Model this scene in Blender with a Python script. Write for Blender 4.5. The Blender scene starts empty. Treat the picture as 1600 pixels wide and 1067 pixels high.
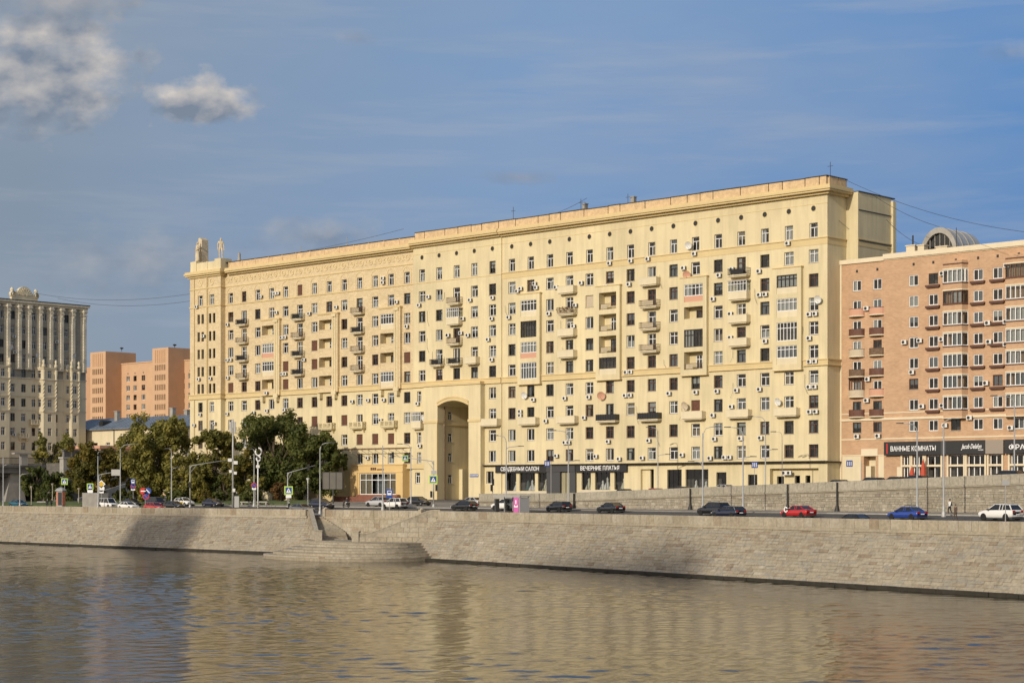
import bpy, bmesh, math, random
import numpy as np
from mathutils import Vector, Matrix

S = bpy.context.scene
COL = S.collection
R = math.radians
rnd = random.Random(7)

# ------------------------------------------------------------------ camera, sky, sun, exposure
FOC = 2850.0                       # focal length in pixels of the 1600 px wide photograph
CAM_Z = 9.8                        # metres above the water
cam = bpy.data.cameras.new('camera')
cam_o = bpy.data.objects.new('camera', cam)
COL.objects.link(cam_o)
cam.sensor_fit = 'HORIZONTAL'
cam.sensor_width = 36.0
cam.lens = 36.0 * FOC / 1600.0
cam.shift_y = (765 - 533.5) / 1600.0
cam.clip_start = 1.0
cam.clip_end = 20000.0
cam_o.location = (0, 0, CAM_Z)
cam_o.rotation_euler = (R(90), 0, 0)
S.camera = cam_o

SUN_EL = R(20)
SUN_AZ = Vector((-0.600, -0.800, 0)).normalized()     # horizontal direction to the sun
SUN = Vector((SUN_AZ.x * math.cos(SUN_EL), SUN_AZ.y * math.cos(SUN_EL), math.sin(SUN_EL)))
sun = bpy.data.lights.new('sun', 'SUN')
sun.energy = 2.4
sun.angle = R(0.5)
sun.color = (1.0, 0.90, 0.75)
sun_o = bpy.data.objects.new('sun', sun)
COL.objects.link(sun_o)
sun_o.rotation_euler = SUN.to_track_quat('Z', 'Y').to_euler()
sun_o.location = (0, 0, 200)

S.view_settings.view_transform = 'Standard'
S.view_settings.look = 'None'
S.view_settings.exposure = 0.27
S.view_settings.gamma = 1.0
S.view_settings.use_curve_mapping = False
S.cycles.use_denoising = True
S.cycles.max_bounces = 5
S.cycles.diffuse_bounces = 3
S.cycles.glossy_bounces = 3
S.cycles.transmission_bounces = 2
S.cycles.transparent_max_bounces = 8
S.cycles.caustics_reflective = False
S.cycles.caustics_refractive = False


class NT:
    """small helper round a node tree"""
    def __init__(s, nt):
        s.nt = nt
    def n(s, typ, **kw):
        node = s.nt.nodes.new('ShaderNode' + typ)
        for k, v in kw.items():
            setattr(node, k, v)
        return node
    def l(s, a, b):
        s.nt.links.new(a, b)
    def val(s, sock, v):
        if hasattr(v, 'is_output') or isinstance(v, bpy.types.NodeSocket):
            s.l(v, sock)
        else:
            sock.default_value = v
    def math(s, op, a, b=None, c=None, clamp=False):
        m = s.n('Math', operation=op)
        m.use_clamp = clamp
        s.val(m.inputs[0], a)
        if b is not None:
            s.val(m.inputs[1], b)
        if c is not None:
            s.val(m.inputs[2], c)
        return m.outputs[0]
    def mix(s, fac, a, b, blend='MIX'):
        m = s.n('MixRGB', blend_type=blend)
        s.val(m.inputs[0], fac)
        s.val(m.inputs[1], a if not isinstance(a, tuple) else (*a[:3], 1))
        s.val(m.inputs[2], b if not isinstance(b, tuple) else (*b[:3], 1))
        return m.outputs[0]
    def noise(s, vec, scale, detail=3.0, rough=0.55):
        t = s.n('TexNoise')
        t.inputs['Scale'].default_value = scale
        t.inputs['Detail'].default_value = detail
        t.inputs['Roughness'].default_value = rough
        if vec is not None:
            s.l(vec, t.inputs['Vector'])
        return t.outputs[0]
    def mapping(s, vec, scale=(1, 1, 1), loc=(0, 0, 0), rot=(0, 0, 0)):
        m = s.n('Mapping')
        m.inputs['Scale'].default_value = scale
        m.inputs['Location'].default_value = loc
        m.inputs['Rotation'].default_value = rot
        s.l(vec, m.inputs['Vector'])
        return m.outputs[0]
    def ramp(s, fac, stops):
        r = s.n('ValToRGB')
        el = r.color_ramp.elements
        while len(el) < len(stops):
            el.new(0.5)
        for e, (p, c) in zip(el, stops):
            e.position = p
            e.color = (*c[:3], 1) if isinstance(c, tuple) else (c, c, c, 1)
        s.l(fac, r.inputs[0])
        return r.outputs[0]


# ---- world: Nishita sky with procedural clouds laid on the dome by direction
W = bpy.data.worlds.new('World')
S.world = W
W.use_nodes = True
wt = NT(W.node_tree)
bg = W.node_tree.nodes['Background']
sky = wt.n('TexSky', sky_type='NISHITA')
sky.sun_disc = False
sky.sun_elevation = SUN_EL
sky.sun_rotation = math.atan2(SUN_AZ.x, SUN_AZ.y) % (2 * math.pi)
sky.altitude = 0
sky.air_density = 1.0
sky.dust_density = 1.0
sky.ozone_density = 2.0
bg.inputs[1].default_value = 0.15
geo = wt.n('TexCoord')
dirv = geo.outputs['Generated']
sep = wt.n('SeparateXYZ')
wt.l(dirv, sep.inputs[0])
yy = wt.math('MAXIMUM', sep.outputs[1], 0.05)
px = wt.math('DIVIDE', sep.outputs[0], yy)
pz = wt.math('DIVIDE', sep.outputs[2], yy)
front = wt.math('MULTIPLY_ADD', sep.outputs[1], 8.0, -2.0, clamp=True)
comb = wt.n('CombineXYZ')
wt.l(px, comb.inputs[0])
wt.l(pz, comb.inputs[2])
pc = comb.outputs[0]


skycol = sky.outputs[0]
# haze low in the sky, brighter towards the sun
dt = wt.n('VectorMath', operation='DOT_PRODUCT')
wt.l(dirv, dt.inputs[0])
dt.inputs[1].default_value = (SUN_AZ.x, SUN_AZ.y, 0)
dsun = wt.math('MULTIPLY_ADD', dt.outputs['Value'], 0.5, 0.5)
hz_col = wt.ramp(dsun, [(0.03, (0.030, 0.112, 0.275)), (0.105, (0.098, 0.164, 0.280)), (0.195, (0.120, 0.152, 0.198)), (0.45, (0.20, 0.21, 0.22)), (0.8, (0.62, 0.52, 0.42)), (1.0, (1.0, 0.78, 0.55))])
hz = wt.n('VectorMath', operation='SCALE')
wt.l(hz_col, hz.inputs[0])
hz.inputs['Scale'].default_value = 10.0
wav = wt.noise(wt.mapping(dirv, (2.2, 2.2, 9.0), (3.1, 0.4, 0), (0.0, 0.3, 0.0)), 1.6, 4.0, 0.55)
el = wt.math('ABSOLUTE', sep.outputs[2])
hz_fac = wt.ramp(el, [(0.0, 0.97), (0.15, 0.95), (0.27, 0.90), (0.5, 0.35), (0.78, 0.0)])
skycol = wt.mix(hz_fac, skycol, hz.outputs[0])
skycol = wt.mix(wt.math('MULTIPLY_ADD', el, -5.0, 0.62, clamp=True), skycol, (1.30, 1.62, 1.90))
# thin streaks of high cloud
veil = wt.ramp(wav, [(0.38, 0.0), (0.70, 1.0)])
skycol = wt.mix(wt.math('MULTIPLY', veil, 0.34), skycol, (2.1, 2.3, 2.65))
wisp = wt.ramp(wt.noise(wt.mapping(dirv, (3.0, 3.0, 30.0), (1.3, 0.2, 4.0), (0.0, 0.22, 0.0)), 2.2, 6.0, 0.6), [(0.50, 0.0), (0.80, 1.0)])
skycol = wt.mix(wt.math('MULTIPLY', wisp, 0.40), skycol, (2.4, 2.55, 2.8))
# the cumulus clouds share two noise fields
nzA = wt.noise(wt.mapping(pc, (46, 1, 68), (3.3, 0, 3.3)), 1.0, 6.0, 0.56)
nzB = wt.noise(wt.mapping(pc, (40, 1, 60), (5.5, 0, 1.3)), 1.0, 4.0, 0.5)
for (cx, cz, rx, rz, edge, shade) in [
        (-0.171, 0.2135, 0.033, 0.0150, 2.0, 1.0),
        (-0.258, 0.228, 0.062, 0.036, 1.7, 0.85),
        (-0.248, 0.268, 0.045, 0.014, 1.5, 0.4),
        (-0.107, 0.138, 0.042, 0.013, 0.7, 0.6),
        (-0.205, 0.124, 0.060, 0.022, 0.6, 0.5),
        (0.004, 0.171, 0.024, 0.0050, 0.6, 0.3),
        (-0.085, 0.248, 0.012, 0.006, 0.45, 0.6),
        (0.275, 0.24, 0.020, 0.007, 0.35, 0.9)]:
    dx = wt.math('DIVIDE', wt.math('SUBTRACT', px, cx), rx)
    dz = wt.math('DIVIDE', wt.math('SUBTRACT', pz, cz), rz)
    r2 = wt.math('SQRT', wt.math('ADD', wt.math('MULTIPLY', dx, dx), wt.math('MULTIPLY', dz, dz)))
    dens = wt.math('SUBTRACT', wt.math('MULTIPLY_ADD', nzA, 1.9, 0.1), r2)
    a = wt.math('MULTIPLY', wt.math('MULTIPLY', wt.math('MULTIPLY', dens, edge, clamp=True), front), 0.92)
    lit = wt.math('ADD', wt.math('MULTIPLY', dz, 0.30), wt.math('MULTIPLY_ADD', nzB, 3.0, -1.1), clamp=True)
    ccol = wt.mix(wt.math('MULTIPLY', lit, shade), (1.1, 1.35, 1.75), (3.7, 3.4, 3.1))
    skycol = wt.mix(a, skycol, ccol)
wt.l(skycol, bg.inputs[0])


# ------------------------------------------------------------------ materials
MATS = {}


def M(name, col, rough=0.8, var=0.0, vscale=1.0, bump=0.0, bscale=20.0, metal=0.0, streak=0.0, coords='pos', col2=None, spec=None, coat=0.0):
    if name in MATS:
        return MATS[name]
    m = bpy.data.materials.new(name)
    m.use_nodes = True
    t = NT(m.node_tree)
    b = m.node_tree.nodes['Principled BSDF']
    b.inputs['Roughness'].default_value = rough
    b.inputs['Metallic'].default_value = metal
    if spec is not None:
        b.inputs['Specular IOR Level'].default_value = spec
    if coat:
        b.inputs['Coat Weight'].default_value = coat
        b.inputs['Coat Roughness'].default_value = 0.05
    m.diffuse_color = (*col, 1)
    if coords == 'pos':
        vec = t.n('NewGeometry').outputs['Position']
    else:
        vec = t.n('TexCoord').outputs['Object']
    c = None
    if var or col2 or streak:
        nz = t.noise(vec, vscale, 5.0, 0.6)
        dark = tuple(x * (1 - var) for x in col)
        lite = tuple(min(1, x * (1 + var)) for x in (col2 or col))
        c = t.ramp(nz, [(0.3, dark), (0.7, lite)])
        if streak:
            sv = t.mapping(vec, (1.1, 1.1, 0.09))
            sn = t.ramp(t.noise(sv, 1.0, 5.0, 0.65), [(0.42, 0.0), (0.75, 1.0)])
            c = t.mix(t.math('MULTIPLY', sn, streak), c, tuple(x * 0.55 for x in col))
        t.l(c, b.inputs['Base Color'])
    else:
        b.inputs['Base Color'].default_value = (*col, 1)
    if bump:
        bn = t.n('Bump')
        bn.inputs['Strength'].default_value = bump
        bn.inputs['Distance'].default_value = 0.05
        t.l(t.noise(vec, bscale, 4.0, 0.6), bn.inputs['Height'])
        t.l(bn.outputs[0], b.inputs['Normal'])
    MATS[name] = m
    return m


def brick_mat(name, c1, c2, mortar, bw, bh, ms, rough=0.85, var=0.15, bumpd=0.01, rotz=0.0):
    """coursed facing too fine to build piece by piece: size bw x bh metres, in the facade's own frame"""
    m = bpy.data.materials.new(name)
    m.use_nodes = True
    t = NT(m.node_tree)
    b = m.node_tree.nodes['Principled BSDF']
    b.inputs['Roughness'].default_value = rough
    o = t.n('TexCoord').outputs['Object']
    sp = t.n('SeparateXYZ')
    t.l(o, sp.inputs[0])
    cb = t.n('CombineXYZ')
    t.l(t.math('ADD', sp.outputs[0], sp.outputs[1]), cb.inputs[0])
    t.l(sp.outputs[2], cb.inputs[1])
    bt = t.n('TexBrick')
    bt.inputs['Scale'].default_value = 1.0
    bt.inputs['Brick Width'].default_value = bw
    bt.inputs['Row Height'].default_value = bh
    bt.inputs['Mortar Size'].default_value = ms
    bt.inputs['Color1'].default_value = (*c1, 1)
    bt.inputs['Color2'].default_value = (*c2, 1)
    bt.inputs['Mortar'].default_value = (*mortar, 1)
    bt.inputs['Bias'].default_value = 0.0
    t.l(cb.outputs[0], bt.inputs['Vector'])
    nz = t.ramp(t.noise(o, 0.35, 6.0, 0.65), [(0.3, 1 - var), (0.7, 1 + var)])
    t.l(t.mix(1.0, bt.outputs[0], nz, 'MULTIPLY'), b.inputs['Base Color'])
    bn = t.n('Bump')
    bn.inputs['Strength'].default_value = 0.5
    bn.inputs['Distance'].default_value = bumpd
    bn.invert = True
    t.l(bt.outputs[1], bn.inputs['Height'])
    t.l(bn.outputs[0], b.inputs['Normal'])
    MATS[name] = m
    return m


def stone_mat(name, stops, rough=0.85, streak=0.0, vs=3.0):
    """per stone tone from the 'tone' attribute or the object's random number"""
    m = bpy.data.materials.new(name)
    m.use_nodes = True
    t = NT(m.node_tree)
    b = m.node_tree.nodes['Principled BSDF']
    b.inputs['Roughness'].default_value = rough
    at = t.n('Attribute', attribute_name='tone')
    oi = t.n('ObjectInfo')
    tone = t.math('FRACT', t.math('ADD', at.outputs['Fac'], oi.outputs['Random']))
    c = t.ramp(tone, stops)
    pos = t.n('NewGeometry').outputs['Position']
    nz = t.ramp(t.noise(pos, vs, 5.0, 0.65), [(0.28, 0.72), (0.72, 1.18)])
    c = t.mix(1.0, c, nz, 'MULTIPLY')
    big = t.ramp(t.noise(pos, 0.13, 4.0, 0.6), [(0.3, 0.86), (0.7, 1.1)])
    c = t.mix(1.0, c, big, 'MULTIPLY')
    if streak:
        sn = t.ramp(t.noise(t.mapping(pos, (1.6, 1.6, 0.25)), 1.0, 5.0, 0.7), [(0.5, 0.0), (0.72, 1.0)])
        c = t.mix(t.math('MULTIPLY', sn, streak), c, (0.09, 0.075, 0.06))
    t.l(c, b.inputs['Base Color'])
    bn = t.n('Bump')
    bn.inputs['Strength'].default_value = 0.6
    bn.inputs['Distance'].default_value = 0.03
    t.l(t.noise(pos, 14.0, 5.0, 0.7), bn.inputs['Height'])
    t.l(bn.outputs[0], b.inputs['Normal'])
    MATS[name] = m
    return m


def glass_mat(name, tint=(0.62, 0.66, 0.68), refl=1.0):
    m = bpy.data.materials.new(name)
    m.use_nodes = True
    nt = m.node_tree
    nt.nodes.remove(nt.nodes['Principled BSDF'])
    t = NT(nt)
    out = nt.nodes['Material Output']
    tr = t.n('BsdfTransparent')
    tr.inputs[0].default_value = (*tint, 1)
    gl = t.n('BsdfGlossy')
    gl.inputs[0].default_value = (0.8, 0.8, 0.8, 1)
    gl.inputs['Roughness'].default_value = 0.03
    fr = t.n('Fresnel')
    fr.inputs[0].default_value = 1.5
    mx = t.n('MixShader')
    t.l(t.math('MULTIPLY_ADD', fr.outputs[0], refl, 0.03, clamp=True), mx.inputs[0])
    t.l(tr.outputs[0], mx.inputs[1])
    t.l(gl.outputs[0], mx.inputs[2])
    t.l(mx.outputs[0], out.inputs[0])
    MATS[name] = m
    return m


def leaf_mat(name, c1, c2, c3):
    m = bpy.data.materials.new(name)
    m.use_nodes = True
    nt = m.node_tree
    t = NT(nt)
    b = nt.nodes['Principled BSDF']
    b.inputs['Roughness'].default_value = 0.6
    b.inputs['Specular IOR Level'].default_value = 0.25
    at = t.n('Attribute', attribute_name='tone')
    pos = t.n('NewGeometry').outputs['Position']
    nz = t.noise(pos, 0.35, 4.0, 0.6)
    f = t.math('ADD', t.math('MULTIPLY', at.outputs['Fac'], 0.5), t.math('MULTIPLY_ADD', nz, 1.3, -0.4), clamp=True)
    c = t.ramp(f, [(0.15, c1), (0.5, c2), (0.9, c3)])
    t.l(c, b.inputs['Base Color'])
    tl = t.n('BsdfTranslucent')
    t.l(c, tl.inputs[0])
    mx = t.n('MixShader')
    mx.inputs[0].default_value = 0.38
    t.l(b.outputs[0], mx.inputs[1])
    t.l(tl.outputs[0], mx.inputs[2])
    t.l(mx.outputs[0], nt.nodes['Material Output'].inputs[0])
    MATS[name] = m
    return m


M('stucco', (0.685, 0.585, 0.36), 0.9, 0.10, 0.12, 0.2, 8, streak=0.40)
M('stucco_band', (0.65, 0.51, 0.265), 0.9, 0.06, 0.3, 0.15, 8, streak=0.14)
M('stucco_pale', (0.70, 0.61, 0.42), 0.9, 0.06, 0.4, 0.1, 8, streak=0.2)
M('stucco_orange', (0.66, 0.47, 0.21), 0.9, 0.05, 0.4)
M('plinth', (0.62, 0.55, 0.42), 0.9, 0.1, 0.6, streak=0.2)
M('attic', (0.62, 0.45, 0.26), 0.9, 0.2, 1.6, 0.3, 6, streak=0.3)
M('roof_metal', (0.035, 0.035, 0.04), 0.5, 0.2, 0.7)
M('roof_blue', (0.23, 0.27, 0.32), 0.45, 0.2, 0.5, metal=0.3, streak=0.2)
M('frame_white', (0.80, 0.80, 0.78), 0.5)
M('frame_brown', (0.105, 0.045, 0.028), 0.6, 0.2, 3)
M('frame_dark', (0.03, 0.026, 0.024), 0.5)
M('sill', (0.45, 0.40, 0.32), 0.7)
M('curtain_white', (0.62, 0.60, 0.55), 0.95, 0.12, 2.0)
M('curtain_beige', (0.42, 0.33, 0.22), 0.95, 0.15, 2.0)
M('curtain_grey', (0.25, 0.26, 0.27), 0.95, 0.15, 2.0)
M('shutter_brown', (0.13, 0.055, 0.035), 0.7, 0.2, 2.0)
M('shutter_pale', (0.55, 0.46, 0.33), 0.8, 0.05, 2.0)
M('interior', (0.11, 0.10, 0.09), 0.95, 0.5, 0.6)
M('iron', (0.025, 0.023, 0.022), 0.6)
M('rust_iron', (0.16, 0.10, 0.06), 0.8, 0.3, 3)
M('ac_white', (0.70, 0.69, 0.64), 0.5, 0.08, 4)
M('ac_dark', (0.02, 0.02, 0.02), 0.6)
M('pink_panel', (0.60, 0.33, 0.22), 0.85)
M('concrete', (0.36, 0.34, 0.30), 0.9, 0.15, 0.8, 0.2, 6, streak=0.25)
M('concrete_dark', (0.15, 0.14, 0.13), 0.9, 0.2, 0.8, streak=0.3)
M('asphalt', (0.085, 0.079, 0.07), 0.92, 0.2, 0.6, 0.2, 30)
M('paving', (0.24, 0.22, 0.19), 0.9, 0.15, 0.5, 0.2, 10)
M('paint_white', (0.75, 0.74, 0.70), 0.7)
M('grass', (0.10, 0.13, 0.035), 0.95, 0.35, 0.9)
M('soil', (0.12, 0.095, 0.06), 0.95, 0.3, 0.6)
M('bark', (0.10, 0.075, 0.05), 0.95, 0.3, 2.0, 0.4, 12)
M('bark_pale', (0.38, 0.34, 0.27), 0.95, 0.3, 2.0)
M('pole_grey', (0.42, 0.42, 0.40), 0.5, metal=0.2)
M('pole_dark', (0.05, 0.05, 0.05), 0.5)
M('lamp_glass', (0.7, 0.7, 0.66), 0.3)
M('black_panel', (0.022, 0.022, 0.024), 0.45)
M('grey_panel', (0.06, 0.06, 0.062), 0.5)
M('taupe_panel', (0.30, 0.25, 0.20), 0.6)
M('sign_white', (0.85, 0.85, 0.83), 0.5)
M('sign_blue', (0.015, 0.06, 0.28), 0.4)
M('sign_red', (0.55, 0.03, 0.02), 0.4)
M('sign_lime', (0.45, 0.65, 0.10), 0.4)
M('sign_yellow', (0.70, 0.45, 0.04), 0.4)
M('dress', (0.72, 0.72, 0.68), 0.8, 0.1, 3)
M('dress_cream', (0.62, 0.60, 0.45), 0.8, 0.1, 3)
M('dress_teal', (0.10, 0.16, 0.15), 0.8)
M('poster_pink', (0.62, 0.14, 0.42), 0.5)
M('poster_orange', (0.75, 0.22, 0.12), 0.5)
M('red_cloth', (0.50, 0.08, 0.04), 0.8)
M('statue', (0.60, 0.50, 0.34), 0.9, 0.15, 1.5, 0.3, 5)
M('relief', (0.68, 0.55, 0.32), 0.9, 0.1, 1.0)
M('tyre', (0.012, 0.012, 0.012), 0.8)
M('rim', (0.45, 0.45, 0.46), 0.35, metal=0.8)
M('car_glass', (0.012, 0.014, 0.016), 0.06, spec=0.6)
M('head_lamp', (0.75, 0.75, 0.72), 0.15)
M('tail_lamp', (0.35, 0.012, 0.01), 0.25)
M('chrome', (0.6, 0.6, 0.6), 0.2, metal=1.0)
M('cable', (0.03, 0.03, 0.035), 0.7)
M('granite_red', (0.22, 0.09, 0.06), 0.6, 0.2, 2)
M('cream_band', (0.72, 0.62, 0.44), 0.85, 0.05, 0.5, streak=0.12)
M('tar', (0.028, 0.024, 0.016), 0.75, 0.3, 1.0)
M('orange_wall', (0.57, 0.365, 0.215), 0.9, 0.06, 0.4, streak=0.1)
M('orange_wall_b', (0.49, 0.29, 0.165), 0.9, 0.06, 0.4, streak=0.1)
M('mesh_grey', (0.20, 0.20, 0.20), 0.8)
M('billboard_back', (0.13, 0.12, 0.10), 0.8, 0.1, 1.0)
for nm, c in [('white', (0.78, 0.77, 0.74)), ('black', (0.010, 0.010, 0.012)), ('navy', (0.010, 0.014, 0.035)),
              ('red', (0.46, 0.012, 0.012)), ('blue', (0.012, 0.045, 0.27)), ('silver', (0.45, 0.45, 0.45)),
              ('teal', (0.02, 0.12, 0.17)), ('yellow', (0.60, 0.42, 0.06)), ('grey', (0.12, 0.12, 0.12))]:
    M('paint_' + nm, c, 0.25, coat=0.8)
glass_mat('glass')
glass_mat('shop_glass', (0.80, 0.82, 0.82), 0.9)
brick_mat('facing', (0.70, 0.57, 0.355), (0.60, 0.475, 0.275), (0.52, 0.41, 0.25), 0.62, 0.30, 0.022, var=0.08)
brick_mat('orange_brick', (0.545, 0.34, 0.195), (0.465, 0.27, 0.15), (0.54, 0.40, 0.27), 0.5, 0.17, 0.018, var=0.12)
brick_mat('stone_facing', (0.17, 0.155, 0.13), (0.13, 0.12, 0.105), (0.08, 0.075, 0.065), 1.3, 0.55, 0.03, var=0.2, bumpd=0.03)
brick_mat('gothic_tile_shaded', (0.34, 0.32, 0.26), (0.27, 0.26, 0.21), (0.24, 0.22, 0.18), 0.5, 0.35, 0.03, var=0.15)  # darker copy of the tile: shade between the pilasters put into the colour
brick_mat('gothic_tile', (0.70, 0.63, 0.47), (0.58, 0.52, 0.39), (0.48, 0.43, 0.33), 0.5, 0.35, 0.03, var=0.15)
stone_mat('slope_stone', [(0.0, (0.325, 0.275, 0.19)), (0.35, (0.36, 0.31, 0.225)), (0.6, (0.31, 0.28, 0.22)), (0.8, (0.395, 0.335, 0.235)), (0.93, (0.26, 0.20, 0.135)), (1.0, (0.43, 0.38, 0.29))], streak=0.45)
stone_mat('parapet_stone', [(0.0, (0.38, 0.325, 0.235)), (0.3, (0.43, 0.375, 0.28)), (0.6, (0.35, 0.295, 0.205)), (0.85, (0.45, 0.40, 0.31)), (1.0, (0.31, 0.24, 0.16))], streak=0.22)
stone_mat('wall_slab', [(0.0, (0.37, 0.34, 0.26)), (0.5, (0.41, 0.37, 0.29)), (1.0, (0.34, 0.31, 0.24))], streak=0.12)
stone_mat('rubble_stone', [(0.0, (0.33, 0.29, 0.215)), (0.4, (0.40, 0.35, 0.27)), (0.7, (0.30, 0.275, 0.215)), (0.9, (0.46, 0.42, 0.33)), (1.0, (0.26, 0.22, 0.17))], streak=0.25)
M('mortar', (0.24, 0.205, 0.155), 0.95, 0.2, 1.0)
leaf_mat('leaf_dark', (0.055, 0.07, 0.02), (0.11, 0.13, 0.034), (0.205, 0.21, 0.055))
leaf_mat('leaf_mid', (0.11, 0.12, 0.03), (0.225, 0.21, 0.05), (0.42, 0.35, 0.08))
leaf_mat('leaf_autumn', (0.08, 0.085, 0.02), (0.17, 0.15, 0.03), (0.34, 0.20, 0.04))
leaf_mat('leaf_rust', (0.07, 0.04, 0.015), (0.16, 0.085, 0.03), (0.27, 0.14, 0.05))


# ------------------------------------------------------------------ mesh and object helpers
class MB:
    def __init__(s):
        s.v, s.f, s.m, s.t = [], [], [], []
    def face(s, pts, m=0, tone=None):
        i = len(s.v)
        s.v += [tuple(p) for p in pts]
        s.f.append(tuple(range(i, i + len(pts))))
        s.m.append(m)
        s.t.append(tone)
    def box(s, x0, x1, y0, y1, z0, z1, m=0, tone=None, skip=''):
        i = len(s.v)
        s.v += [(x0, y0, z0), (x1, y0, z0), (x1, y1, z0), (x0, y1, z0), (x0, y0, z1), (x1, y0, z1), (x1, y1, z1), (x0, y1, z1)]
        for k, q in (('b', (0, 3, 2, 1)), ('t', (4, 5, 6, 7)), ('f', (0, 1, 5, 4)), ('r', (1, 2, 6, 5)), ('k', (2, 3, 7, 6)), ('l', (3, 0, 4, 7))):
            if k not in skip:
                s.f.append(tuple(i + j for j in q)); s.m.append(m); s.t.append(tone)
        return s
    def hexa(s, P, m=0, tone=None):
        """8 corner points: bottom ring 0-3, top ring 4-7"""
        i = len(s.v)
        s.v += [tuple(p) for p in P]
        for q in ((0, 3, 2, 1), (4, 5, 6, 7), (0, 1, 5, 4), (1, 2, 6, 5), (2, 3, 7, 6), (3, 0, 4, 7)):
            s.f.append(tuple(i + j for j in q)); s.m.append(m); s.t.append(tone)
    def tube(s, pts, rad, n=8, m=0, cap=True):
        pts = [Vector(p) for p in pts]
        rr = rad if isinstance(rad, (list, tuple)) else [rad] * len(pts)
        base = len(s.v)
        ref = Vector((0, 0, 1))
        for k, p in enumerate(pts):
            d = (pts[min(k + 1, len(pts) - 1)] - pts[max(k - 1, 0)])
            d = d.normalized() if d.length > 1e-9 else Vector((0, 0, 1))
            r = ref if abs(d.dot(ref)) < 0.95 else Vector((1, 0, 0))
            a = d.cross(r).normalized()
            b = d.cross(a).normalized()
            for j in range(n):
                an = 2 * math.pi * j / n
                s.v.append(tuple(p + (a * math.cos(an) + b * math.sin(an)) * rr[k]))
        for k in range(len(pts) - 1):
            for j in range(n):
                a0, a1 = base + k * n + j, base + k * n + (j + 1) % n
                s.f.append((a0, a0 + n, a1 + n, a1)); s.m.append(m); s.t.append(None)
        if cap:
            s.f.append(tuple(base + j for j in range(n))); s.m.append(m); s.t.append(None)
            e = base + (len(pts) - 1) * n
            s.f.append(tuple(e + n - 1 - j for j in range(n))); s.m.append(m); s.t.append(None)
        return s
    def lathe(s, prof, n=12, m=0, cx=0, cy=0, cz=0, axis='z', a0=0, a1=2 * math.pi):
        base = len(s.v)
        full = abs(a1 - a0 - 2 * math.pi) < 1e-6
        cnt = n if full else n + 1
        for r, z in prof:
            for j in range(cnt):
                an = a0 + (a1 - a0) * j / n
                x, y = r * math.cos(an), r * math.sin(an)
                if axis == 'z':
                    s.v.append((cx + x, cy + y, cz + z))
                else:
                    s.v.append((cx + x, cy + z, cz + y))
        for k in range(len(prof) - 1):
            for j in range(n if full else n):
                j2 = (j + 1) % cnt
                q = (base + k * cnt + j, base + k * cnt + j2, base + (k + 1) * cnt + j2, base + (k + 1) * cnt + j)
                s.f.append(q); s.m.append(m); s.t.append(None)
        return s
    def disc(s, cx, cy, cz, r, n=14, m=0, axis='y', rz=None):
        pts = []
        for j in range(n):
            a = 2 * math.pi * j / n
            x, z = r * math.cos(a), (rz or r) * math.sin(a)
            pts.append((cx + x, cy, cz + z) if axis == 'y' else ((cx, cy + x, cz + z) if axis == 'x' else (cx + x, cy + z, cz)))
        s.face(pts, m)
        return s
    def prism(s, poly, y0, y1, m=0):
        """poly of (x, z) swept along y"""
        i = len(s.v)
        n = len(poly)
        s.v += [(x, y0, z) for x, z in poly] + [(x, y1, z) for x, z in poly]
        s.f.append(tuple(range(i, i + n))); s.m.append(m); s.t.append(None)
        s.f.append(tuple(range(i + 2 * n - 1, i + n - 1, -1))); s.m.append(m); s.t.append(None)
        for k in range(n):
            k2 = (k + 1) % n
            s.f.append((i + k2, i + k, i + n + k, i + n + k2)); s.m.append(m); s.t.append(None)
        return s
    def prism_z(s, poly, z0, z1, m=0):
        i = len(s.v)
        n = len(poly)
        s.v += [(x, y, z0) for x, y in poly] + [(x, y, z1) for x, y in poly]
        s.f.append(tuple(range(i + n - 1, i - 1, -1))); s.m.append(m); s.t.append(None)
        s.f.append(tuple(range(i + n, i + 2 * n))); s.m.append(m); s.t.append(None)
        for k in range(n):
            k2 = (k + 1) % n
            s.f.append((i + k, i + k2, i + n + k2, i + n + k)); s.m.append(m); s.t.append(None)
        return s
    def mesh(s, name, mats, smooth=False, tone=False):
        me = bpy.data.meshes.new(name)
        me.from_pydata(s.v, [], s.f)
        for mm in (mats if isinstance(mats, (list, tuple)) else [mats]):
            me.materials.append(MATS[mm])
        if len(me.polygons):
            me.polygons.foreach_set('material_index', s.m)
            if smooth:
                me.polygons.foreach_set('use_smooth', [True] * len(me.polygons))
        if tone:
            at = me.attributes.new('tone', 'FLOAT', 'FACE')
            at.data.foreach_set('value', [x or 0.0 for x in s.t])
        me.validate(clean_customdata=False)
        me.update()
        return me


def thing(name, label, cat, loc=(0, 0, 0), rotz=0.0, group=None):
    o = bpy.data.objects.new(name, None)
    o.empty_display_size = 0.5
    COL.objects.link(o)
    o.location = loc
    o.rotation_euler = (0, 0, rotz)
    tag(o, label, cat, group)
    return o


def tag(o, label=None, cat=None, group=None, kind=None):
    if label: o['label'] = label
    if cat: o['category'] = cat
    if group: o['group'] = group
    if kind: o['kind'] = kind
    return o


def part(name, me, parent=None, loc=(0, 0, 0), rot=(0, 0, 0), label=None, kind=None, scale=None):
    o = bpy.data.objects.new(name, me)
    COL.objects.link(o)
    o.parent = parent
    o.location = loc
    o.rotation_euler = rot
    if scale: o.scale = scale
    if label: o['label'] = label
    if kind: o['kind'] = kind
    return o


def struct(name, me, loc=(0, 0, 0)):
    o = part(name, me, None, loc)
    o['kind'] = 'structure'
    return o


CACHE = {}


def cached(key, fn):
    if key not in CACHE:
        CACHE[key] = fn()
    return CACHE[key]


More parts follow.
